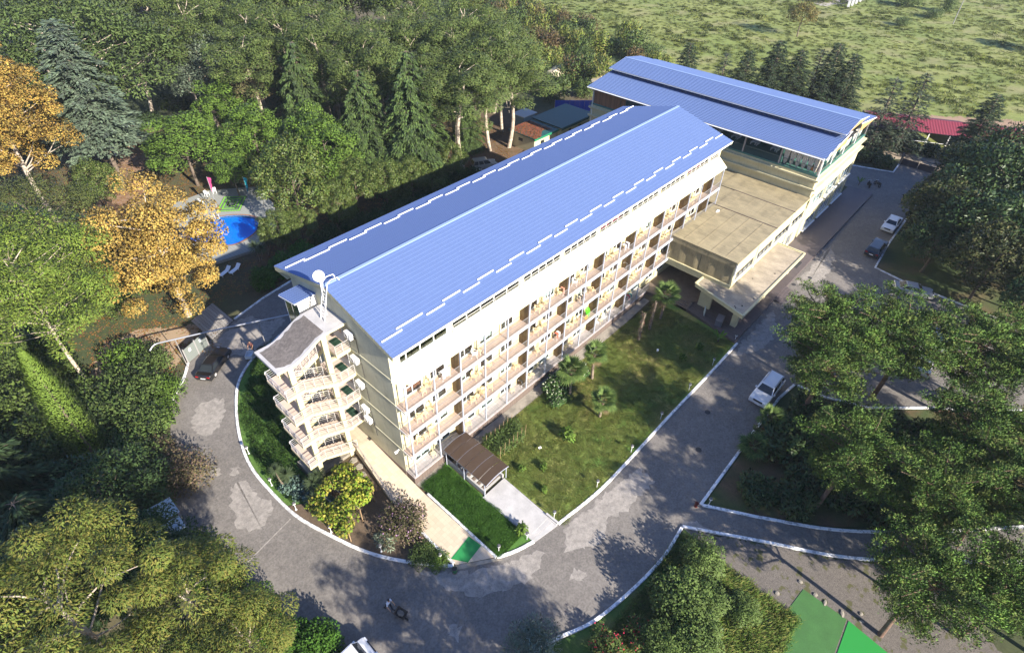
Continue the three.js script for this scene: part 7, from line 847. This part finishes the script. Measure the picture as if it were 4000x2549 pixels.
// ---------------------------------------------------------------- garden lamps, bin
{
  const l = thing('garden_lamp', 'lamp', 'lamp'); new MB().cyl([0, 0, 0], [0, 0.05, 0], 0.11, 0.09, 10).cyl([0, 0.05, 0], [0, 0.95, 0], 0.028, 0.028, 8).build('post', M.white, l); const hd = new THREE.CylinderGeometry(0.11, 0.14, 0.16, 12, 1, true); hd.translate(0, 1.03, 0); mesh('lamp_head', hd, M.white, l); new MB().cyl([0, 1.09, 0], [0, 1.12, 0], 0.16, 0.1, 12).build('cap', mat([0.12, 0.12, 0.12], 0.4), l);
  const at = [[38.7, 12.6], [33.2, 12.6], [27.8, 12.6], [22.2, 12.5], [16.6, 12.6], [11.1, 12.5], [5.95, 11.6], [2.8, 11.2], [0.35, 10.2], [-3.5, 7.2], [-6.4, 3.0], [-8.3, -1.5], [-9.2, -5.6], [-9.4, -9.4], [-9.1, -14.2], [3.6, -27.2], [16.6, 21.0]];
  at.forEach(([x, z], i) => { const d = i < 15 ? `small white garden lamp inside the island kerb, ${ORD[i]} from the porch end` : i === 15 ? 'small white garden lamp near the pipe bridge' : 'small white garden lamp at the side road corner'; if (!i) { l.position.set(x, 0, z); tag(l, d, 'lamp', 'garden lamps along the kerbs'); } else copy(l, [x, 0, z], i, d, 'garden lamps along the kerbs'); });
  const sp = thing('garden_spotlight', 'white spotlight on a stake in the sunny lawn', 'lamp', [10.6, 0.05, 5.9]); new MB().cyl([0, 0, 0], [0, 0.3, 0], 0.02).build('stake', M.rail, sp); new MB().cyl([-0.1, 0.35, -0.05], [0.12, 0.42, 0.1], 0.1, 0.12, 10).build('lamp_head', M.white, sp); copy(sp, [30.5, 0.05, 6.9], 1, 'white spotlight on a stake in the shaded lawn');
  const b = thing('litter_bin', 'green litter bin at the corner of the tan path and kerb', 'bin', [-3.35, 0, 8.75]); const pts = [[0, 0.02], [0.17, 0.02], [0.21, 0.55], [0.19, 0.55]].map(q => new THREE.Vector2(...q)); mesh('drum', new THREE.LatheGeometry(pts, 16), mat([0.02, 0.16, 0.05], 0.5), b); const tr = new THREE.TorusGeometry(0.2, 0.025, 6, 16); tr.rotateX(Math.PI / 2); tr.translate(0, 0.56, 0); mesh('rim', tr, M.black, b); new MB().cyl([0, 0.42, 0], [0, 0.5, 0], 0.17, 0.18, 12).build('liner', M.black, b); new MB().cyl([0, 0, 0], [0, 0.02, 0], 0.24, 0.24, 14).build('foot', M.deckbrown, b);
  const fh = thing('red_pump', 'dark red pump at the kerb corner of the side road', 'pump', [15.7, 0, 20.2]); new MB().cyl([0, 0, 0], [0, 0.55, 0], 0.16, 0.13, 10).cyl([0, 0.55, 0], [0, 0.7, 0], 0.2, 0.08, 10).build('body', mat([0.12, 0.02, 0.015], 0.6), fh); new MB().cyl([0, 0.4, 0], [0.26, 0.42, 0.05], 0.07, 0.07, 8).build('spout', mat([0.10, 0.02, 0.015], 0.6), fh);
  for (const [x, z] of [[-2.6, 17.0], [-3.2, 16.5]]) tag(new MB().cyl([x, 0, z], [x, 0.16, z], 0.2, 0.2, 14).cyl([x, 0.16, z], [x, 0.2, z], 0.13, 0.1, 12).build('wheel_hub', M.white), 'white round fitting on the road at the bottom edge', 'fitting', 'round fittings at the bottom edge');
}
// ---------------------------------------------------------------- vehicles
function car(name, label, [x, z], ry, o, y = 0.006) {
  const { L = 4.6, W = 1.78, H = 1.45, belt = 0.9, paint, xr0, xr1, xf1, xf0, hood = 0.82, deck = 0.92, wr = 0.32, floor = 0.22, box = 0 } = o;
  const t = thing(name, label, o.cat ?? 'car', [x, y, z], ry, o.group), hl = L / 2, ax = L * 0.29, pts = [];
  const arch = (s, c, r) => { for (let i = 0; i <= 8; i++) { const a = Math.PI * i / 8; s.push([c + Math.cos(Math.PI - a) * r, floor + Math.sin(a) * r * 0.98]); } };
  pts.push([-hl + 0.06, floor]); arch(pts, -ax - 0.02, wr + 0.05); arch(pts, ax + 0.08, wr + 0.05); pts.push([hl - 0.1, floor], [hl, floor + 0.16], [hl - 0.02, hood - 0.22], [hl - 0.16, hood - 0.06], [xf0 + 0.06, belt], [xr0 - 0.02, belt], [-hl + 0.12, deck], [-hl + 0.01, deck - 0.1], [-hl, floor + 0.2]);
  const sh = new THREE.Shape(pts.map(q => new THREE.Vector2(...q))); const g = new THREE.ExtrudeGeometry(sh, { depth: W - 0.16, bevelEnabled: true, bevelThickness: 0.08, bevelSize: 0.05, bevelSegments: 3, bevelOffset: -0.05 }); g.translate(0, 0, -(W - 0.16) / 2);
  const p = new THREE.BufferGeometry().copy(g.toNonIndexed ? g : g); const body = mesh('body', p, paint, t);
  const hb = W / 2 - 0.07, ht = hb - 0.17, yr = H, P0 = (x, y, z) => [x, y, z];
  const cab = new MB(), q = [[xr0, belt - 0.02, hb], [xf0, belt - 0.02, hb], [xf1, yr - 0.04, ht], [xr1, yr - 0.04, ht]], r = q.map(([a, b, c]) => [a, b, -c]);
  cab.quad(q[0], q[1], q[2], q[3]).quad(r[1], r[0], r[3], r[2]).quad(q[1], r[1], r[2], q[2]).quad(r[0], q[0], q[3], r[3]);
  const xm = (xr1 + xf1) / 2; cab.quad(q[3], q[2], [xf1 - 0.08, yr, ht - 0.12], [xr1 + 0.08, yr, ht - 0.12]).quad(r[2], r[3], [xr1 + 0.08, yr, -ht + 0.12], [xf1 - 0.08, yr, -ht + 0.12]).quad([xr1 + 0.08, yr, ht - 0.12], [xf1 - 0.08, yr, ht - 0.12], [xf1 - 0.08, yr, -ht + 0.12], [xr1 + 0.08, yr, -ht + 0.12]).quad(q[2], r[2], [xf1 - 0.08, yr, -ht + 0.12], [xf1 - 0.08, yr, ht - 0.12]).quad(r[3], q[3], [xr1 + 0.08, yr, ht - 0.12], [xr1 + 0.08, yr, -ht + 0.12]);
  cab.build('cabin', paint, t);
  const face = (n, a, b, c, d, inset, off) => { const A = [a, b, c, d].map(v => V(...v)), m = A.reduce((s, v) => s.add(v), V(0, 0, 0)).multiplyScalar(0.25), nn = A[1].clone().sub(A[0]).cross(A[3].clone().sub(A[0])).normalize().multiplyScalar(off); const k = A.map(v => { const d = m.clone().sub(v); return v.clone().addScaledVector(d.clone().normalize(), inset).add(nn); }).map(v => [v.x, v.y, v.z]); new MB().quad(...k).build(n, M.darkglass, t); };
  face('windscreen', q[1], r[1], r[2], q[2], 0.1, 0.008); face('rear_window', r[0], q[0], q[3], r[3], 0.1, 0.008);
  const cut = box ? [0.3, 0.62] : [0.42, 0.8]; const mid = (a, b, s) => a.map((v, i) => lerp(v, b[i], s)); let s0 = 0; for (const s of [...(box ? cut : [0.48]), 1]) { const a0 = mid(q[0], q[1], s0), b0 = mid(q[0], q[1], s), a1 = mid(q[3], q[2], s0), b1 = mid(q[3], q[2], s); face('side_window', a0, b0, b1, a1, 0.07, 0.008); const fl = v => [v[0], v[1], -v[2]]; face('side_window', fl(b0), fl(a0), fl(a1), fl(b1), 0.07, 0.008); s0 = s; }
  const tyre = new THREE.CylinderGeometry(wr, wr, 0.2, 18); tyre.rotateX(Math.PI / 2); const rim = new THREE.CylinderGeometry(wr * 0.62, wr * 0.62, 0.215, 10); rim.rotateX(Math.PI / 2);
  for (const a of [-ax - 0.02, ax + 0.08]) for (const s of [-1, 1]) { const w = new THREE.Group(); w.name = 'wheel'; w.position.set(a, wr, s * (W / 2 - 0.12)); t.add(w); mesh('tyre', tyre, M.rubber, w); mesh('rim', rim, M.chrome, w); }
  for (const s of [-1, 1]) { new MB().box(hl - 0.12, hood - 0.28, s * (W / 2 - 0.42), hl + 0.012, hood - 0.13, s * (W / 2 - 0.1)).build('headlight', mat([0.7, 0.72, 0.75], 0.1), t); new MB().box(-hl - 0.012, deck - 0.3, s * (W / 2 - 0.4), -hl + 0.1, deck - 0.14, s * (W / 2 - 0.08)).build('tail_light', mat([0.35, 0.01, 0.01], 0.2), t); new MB().box(xf0 - 0.35, belt - 0.02, s * (W / 2 - 0.03), xf0 - 0.18, belt + 0.12, s * (W / 2 + 0.14)).build('mirror', paint, t); }
  new MB().box(-hl - 0.02, deck - 0.5, -0.26, -hl + 0.02, deck - 0.38, 0.26).build('number_plate', M.white, t); new MB().box(hl - 0.1, hood - 0.3, -W / 2 + 0.46, hl + 0.006, hood - 0.14, W / 2 - 0.46).build('grille', M.black, t); new MB().box(hl - 0.06, floor + 0.12, -0.26, hl + 0.022, floor + 0.23, 0.26).build('number_plate', M.white, t);
  if (o.rack) for (const s of [-1, 1]) new MB().bar([xr1 + 0.15, yr + 0.06, s * (ht - 0.06)], [xf1 - 0.15, yr + 0.06, s * (ht - 0.06)], 0.04).build('roof_rail', M.rail, t);
  return t;
}
const paintOf = c => { const m = new THREE.MeshPhysicalMaterial({ roughness: 0.35, metalness: 0.1, clearcoat: 1, clearcoatRoughness: 0.06, side: THREE.DoubleSide }); m.color.setRGB(...c); return m; };
{
  const sal = { L: 4.7, W: 1.78, H: 1.42, belt: 0.93, xr0: -1.72, xr1: -1.0, xf1: 0.35, xf0: 1.05, hood: 0.92, deck: 0.98 }, suv = { L: 4.8, W: 1.9, H: 1.78, belt: 1.08, xr0: -2.3, xr1: -2.05, xf1: 0.45, xf0: 1.05, hood: 1.06, deck: 1.06, wr: 0.38, floor: 0.3, rack: true, box: 1 };
  const white = paintOf([0.74, 0.75, 0.76]), black = paintOf([0.008, 0.008, 0.01]);
  car('saloon_car', 'black saloon car on the road in front of the sheet gate', [-5.9, -27.75], 0.64, { ...sal, paint: black });
  car('off_road_car', 'white off-roader parked along the kerb under a pine', [33.2, 18.95], Math.PI, { ...suv, L: 5.0, paint: white });
  car('saloon_car', 'white saloon parked half under the dark tree in the car park', [80.4, 18.15], Math.PI, { ...sal, L: 4.9, paint: white });
  car('estate_car', 'dark estate car with red tail lights parked by the car park kerb', [71.4, 18.6], 0, { ...suv, H: 1.62, paint: paintOf([0.015, 0.02, 0.03]) });
  car('saloon_car', 'pale saloon half hidden by the top of the pines', [64.2, 25.4], -1.2, { ...sal, paint: paintOf([0.5, 0.48, 0.46]) });
  car('saloon_car', 'white car hidden behind the pine trunks, nearer one', [50.2, 30.2], 0.1, { ...sal, paint: white }); car('saloon_car', 'white car hidden behind the pine trunks, farther one', [55.2, 30.8], 0.1, { ...sal, paint: white });
  car('off_road_car', 'silver off-roader parked under the trees behind the hotel', [50.2, -41.2], -0.45, { ...suv, L: 4.4, paint: paintOf([0.33, 0.32, 0.28]) });
  car('minibus', 'white minibus cut by the bottom edge of the picture', [-14.1, 8.75], 0, { L: 5.2, W: 1.95, H: 2.25, belt: 1.2, xr0: -2.55, xr1: -2.45, xf1: 1.5, xf0: 2.05, hood: 1.15, deck: 1.2, wr: 0.36, floor: 0.28, box: 1, paint: white, cat: 'van' });
  // scooters by the planting bed at the far end of the deck
  [[92.2, 11.2, 0.5, 'black scooter parked at the far end of the deck, left'], [93.4, 12.2, 0.9, 'black scooter parked at the far end of the deck, right']].forEach(([x, z, ry, l]) => { const t = thing('scooter', l, 'scooter', [x, 0.01, z], ry); for (const a of [-0.6, 0.6]) { const w = new THREE.TorusGeometry(0.22, 0.07, 8, 16); w.translate(a, 0.28, 0); mesh('wheel', w, M.rubber, t); } new MB().bar([-0.7, 0.6, 0], [0.1, 0.55, 0], 0.3, 0.3).bar([0.1, 0.4, 0], [0.45, 0.4, 0], 0.3, 0.06).bar([0.5, 0.3, 0], [0.4, 0.95, 0], 0.22, 0.06).build('body', M.black, t); new MB().bar([-0.65, 0.8, 0], [0.05, 0.78, 0], 0.26, 0.1).build('saddle', M.rubber, t); new MB().bar([0.38, 1.0, -0.3], [0.38, 1.0, 0.3], 0.04).build('handlebar', M.chrome, t); });
  const ba = thing('white_sack', 'white sacks lying beside the silver off-roader', 'sack', [48.4, 0, -41.5]); const sg = new THREE.SphereGeometry(0.45, 12, 8); sg.scale(1, 0.7, 0.8); sg.translate(0, 0.3, 0); mesh('sack', sg, M.whiteplastic, ba); const s2 = sg.clone(); s2.translate(0.6, -0.05, 0.4); mesh('sack', s2, M.whiteplastic, ba);
}
// ---------------------------------------------------------------- people
function person(name, label, [x, z], ry, bones, y = 0.006) { // bones: [a, ra, b, rb, colour]; one continuous surface from a blended distance field
  const t = thing(name, label, 'person', [x, y, z], ry), P = [], C = [];
  const grid = (set, c, half, res, k) => {
    const mc = new MarchingCubes(res, undefined, false, false, 120000); mc.isolation = 0; const f = mc.field, n = res, d = (px, py, pz, q) => { const [a, ra, b, rb] = q, vx = b[0] - a[0], vy = b[1] - a[1], vz = b[2] - a[2], wx = px - a[0], wy = py - a[1], wz = pz - a[2], h = clamp((wx * vx + wy * vy + wz * vz) / (vx * vx + vy * vy + vz * vz + 1e-9)); return Math.hypot(wx - vx * h, wy - vy * h, wz - vz * h) - lerp(ra, rb, h); };
    for (let zz = 0; zz < n; zz++) for (let yy = 0; yy < n; yy++) for (let xx = 0; xx < n; xx++) { const px = c[0] + ((xx - n / 2) / (n / 2)) * half, py = c[1] + ((yy - n / 2) / (n / 2)) * half, pz = c[2] + ((zz - n / 2) / (n / 2)) * half; let v = 9; for (const q of set) { const e = d(px, py, pz, q), h = Math.max(k - Math.abs(v - e), 0) / k; v = Math.min(v, e) - h * h * k * 0.25; } f[zz * n * n + yy * n + xx] = -v; }
    mc.update(); const a = mc.positionArray; for (let i = 0; i < mc.count; i++) { const q = [c[0] + a[i * 3] * half, c[1] + a[i * 3 + 1] * half, c[2] + a[i * 3 + 2] * half]; P.push(...q); let best = 9, col = null; for (const s of set) { const e = d(...q, s); if (e < best) { best = e; col = s[4]; } } C.push(...col); }
  };
  const body = bones.filter(b => !b[5]), head = bones.filter(b => b[5] === 'head'), hands = ['handL', 'handR'].map(h => bones.filter(b => b[5] === h));
  grid(body, [0, 0.9, 0.1], 1.05, 120, 0.05); grid(head, head[0][0], 0.2, 60, 0.02); for (const h of hands) if (h.length) grid(h, h[0][0], 0.14, 52, 0.008);
  const g = new THREE.BufferGeometry(); g.setAttribute('position', new THREE.Float32BufferAttribute(P, 3)); g.setAttribute('color', new THREE.Float32BufferAttribute(C, 3)); g.computeVertexNormals(); mesh('body', g, new THREE.MeshStandardMaterial({ vertexColors: true, roughness: 0.8, side: THREE.DoubleSide }), t); return t;
}
function figure({ shirt, trousers, skin, hair, lean = 0.15, stride = 0.25, grip = null }) { // standing or walking, facing +z, hands at grip points
  const B = [], sh = [0, 1.42, 0.18 * lean * 3], hip = [0, 0.92, 0], add = (a, ra, b, rb, c, s) => B.push([a, ra, b, rb, c, s]);
  add(hip, 0.125, [0, 1.15, sh[2] * 0.5], 0.12, shirt); add([0, 1.15, sh[2] * 0.5], 0.125, [0, 1.34, sh[2] * 0.9], 0.135, shirt); add([-0.15, 1.39, sh[2]], 0.07, [0.15, 1.39, sh[2]], 0.07, shirt); add([0, 1.4, sh[2]], 0.06, [0, 1.53, sh[2] + 0.03], 0.052, skin); add([-0.08, 0.9, 0], 0.11, [0.08, 0.9, 0], 0.11, trousers);
  for (const s of [-1, 1]) { const f = s * stride, knee = [s * 0.1, 0.5, f * 0.5 + 0.05], ank = [s * 0.1, 0.1, f - (f < 0 ? 0.05 : 0)]; add([s * 0.09, 0.88, 0], 0.092, knee, 0.062, trousers); add(knee, 0.06, ank, 0.042, trousers); add([ank[0], 0.04, ank[2] - 0.03], 0.038, [ank[0] + s * 0.02, 0.032, ank[2] + 0.17], 0.032, [0.03, 0.025, 0.02]);
    const S = [s * 0.2, 1.38, sh[2]], Hd = grip ? grip[s < 0 ? 0 : 1] : [s * 0.26, 0.78, 0.08], E = [s * 0.27, (S[1] + Hd[1]) / 2 - 0.03, (S[2] + Hd[2]) / 2 - 0.09]; add(S, 0.062, [lerp(S[0], E[0], 0.6), lerp(S[1], E[1], 0.6), lerp(S[2], E[2], 0.6)], 0.052, shirt); add([lerp(S[0], E[0], 0.6), lerp(S[1], E[1], 0.6), lerp(S[2], E[2], 0.6)], 0.045, E, 0.042, skin); add(E, 0.04, Hd, 0.028, skin);
    const hn = s < 0 ? 'handL' : 'handR', pd = [0, -0.05, 0.04]; add(Hd, 0.03, [Hd[0], Hd[1] - 0.04, Hd[2] + 0.035], 0.032, skin, hn); for (let k = 0; k < 4; k++) { const o = (k - 1.5) * 0.019, L = [0.03, 0.034, 0.032, 0.026][k], b = [Hd[0] + o, Hd[1] - 0.062, Hd[2] + 0.055], m = [b[0], b[1] - L, b[2] + 0.012], e = [b[0], m[1] - 0.012, m[2] - 0.028]; add(b, 0.0095, m, 0.009, skin, hn); add(m, 0.009, e, 0.008, skin, hn); } add([Hd[0] - s * 0.028, Hd[1] - 0.02, Hd[2] + 0.02], 0.011, [Hd[0] - s * 0.05, Hd[1] - 0.06, Hd[2] + 0.045], 0.009, skin, hn); add([Hd[0] - s * 0.05, Hd[1] - 0.06, Hd[2] + 0.045], 0.009, [Hd[0] - s * 0.035, Hd[1] - 0.085, Hd[2] + 0.05], 0.008, skin, hn); }
  const h = [0, 1.645, sh[2] + 0.05]; add(h, 0.088, [0, 1.6, h[2] + 0.02], 0.075, skin, 'head'); add([0, 1.56, h[2] + 0.035], 0.05, [0, 1.6, h[2] + 0.03], 0.06, skin, 'head'); add([0, 1.69, h[2] - 0.025], 0.092, [0, 1.65, h[2] - 0.045], 0.082, hair, 'head'); add([0, 1.635, h[2] + 0.085], 0.012, [0, 1.605, h[2] + 0.108], 0.015, skin, 'head'); add([-0.028, 1.565, h[2] + 0.083], 0.008, [0.028, 1.565, h[2] + 0.083], 0.008, [0.3, 0.1, 0.08], 'head'); for (const s of [-1, 1]) { add([s * 0.034, 1.645, h[2] + 0.08], 0.011, [s * 0.036, 1.645, h[2] + 0.081], 0.011, [0.04, 0.03, 0.025], 'head'); add([s * 0.09, 1.64, h[2] - 0.005], 0.018, [s * 0.092, 1.61, h[2]], 0.013, skin, 'head'); } add([0, 1.53, sh[2] + 0.03], 0.05, [0, 1.47, sh[2]], 0.055, skin, 'head');
  return B;
}
{
  const skin = [0.42, 0.24, 0.15];
  person('person', 'man in white shirt and dark trousers pushing a wheelbarrow across the road', [-8.85, 7.15], 0.25, figure({ shirt: [0.7, 0.72, 0.78], trousers: [0.02, 0.02, 0.03], skin, hair: [0.015, 0.012, 0.01], lean: 0.3, stride: 0.3, grip: [[-0.28, 0.74, 0.42], [0.28, 0.74, 0.42]] }));
  const w = thing('wheelbarrow', 'rusty wheelbarrow with a grey load pushed by the man', 'wheelbarrow', [-8.85, 0.006, 7.15], 0.25); const bx = mat([0.10, 0.075, 0.055], 0.8);
  for (const s of [-1, 1]) { new MB().path([[s * 0.28, 0.69, 0.36], [s * 0.26, 0.5, 0.95], [s * 0.1, 0.24, 1.75]], 0.04).build('handle', bx, w); new MB().bar([s * 0.24, 0.46, 0.95], [s * 0.26, 0.0, 0.9], 0.035).build('leg', bx, w); }
  const tr = new MB(), a = [[-0.24, 0.42, 0.85], [0.24, 0.42, 0.85], [0.2, 0.36, 1.45], [-0.2, 0.36, 1.45]], b = [[-0.36, 0.72, 0.75], [0.36, 0.72, 0.75], [0.34, 0.7, 1.7], [-0.34, 0.7, 1.7]]; tr.quad(...a); for (let i = 0; i < 4; i++) tr.quad(a[i], a[(i + 1) % 4], b[(i + 1) % 4], b[i]); tr.build('tray', bx, w); const wh = new THREE.TorusGeometry(0.14, 0.045, 8, 16); wh.rotateY(Math.PI / 2); wh.translate(0, 0.19, 1.72); mesh('wheel', wh, M.rubber, w); const ld = new THREE.DodecahedronGeometry(0.3, 1); ld.scale(0.8, 0.3, 1.1); ld.translate(0, 0.6, 1.2); mesh('load', ld, mat([0.13, 0.115, 0.095], 1), w);
  person('person', 'person in dark clothes standing behind the white laundry trolley near the kerb', [-1.75, -27.0], -0.75, figure({ shirt: [0.14, 0.05, 0.045], trousers: [0.03, 0.03, 0.04], skin, hair: [0.02, 0.015, 0.012], lean: 0.2, stride: 0.12, grip: [[-0.22, 0.98, 0.5], [0.22, 0.98, 0.5]] }));
  const c = thing('laundry_trolley', 'white laundry trolley on the road beside the kerb', 'trolley', [-1.75, 0.006, -27.0], -0.75); const m = new MB(); m.box(-0.35, 0.3, 0.62, 0.35, 0.34, 1.55).box(-0.38, 0.34, 0.6, -0.34, 0.75, 1.56).box(0.34, 0.34, 0.6, 0.38, 0.75, 1.56).box(-0.34, 0.34, 0.6, 0.34, 0.75, 0.64).box(-0.34, 0.34, 1.52, 0.34, 0.75, 1.56); m.build('tub', mat([0.6, 0.64, 0.68], 0.5), c); new MB().path([[-0.24, 0.5, 0.58], [-0.24, 0.94, 0.52], [0.24, 0.94, 0.52], [0.24, 0.5, 0.58]], 0.03).build('handle', M.chrome, c); for (const [x, z] of [[-0.3, 0.7], [0.3, 0.7], [-0.3, 1.45], [0.3, 1.45]]) { const q = new THREE.CylinderGeometry(0.08, 0.08, 0.05, 12); q.rotateZ(Math.PI / 2); q.translate(x, 0.08, z); mesh('wheel', q, M.rubber, c); new MB().box(x - 0.02, 0.1, z - 0.02, x + 0.02, 0.3, z + 0.02).build('leg', M.chrome, c); }
}
renderer.render(scene, camera);
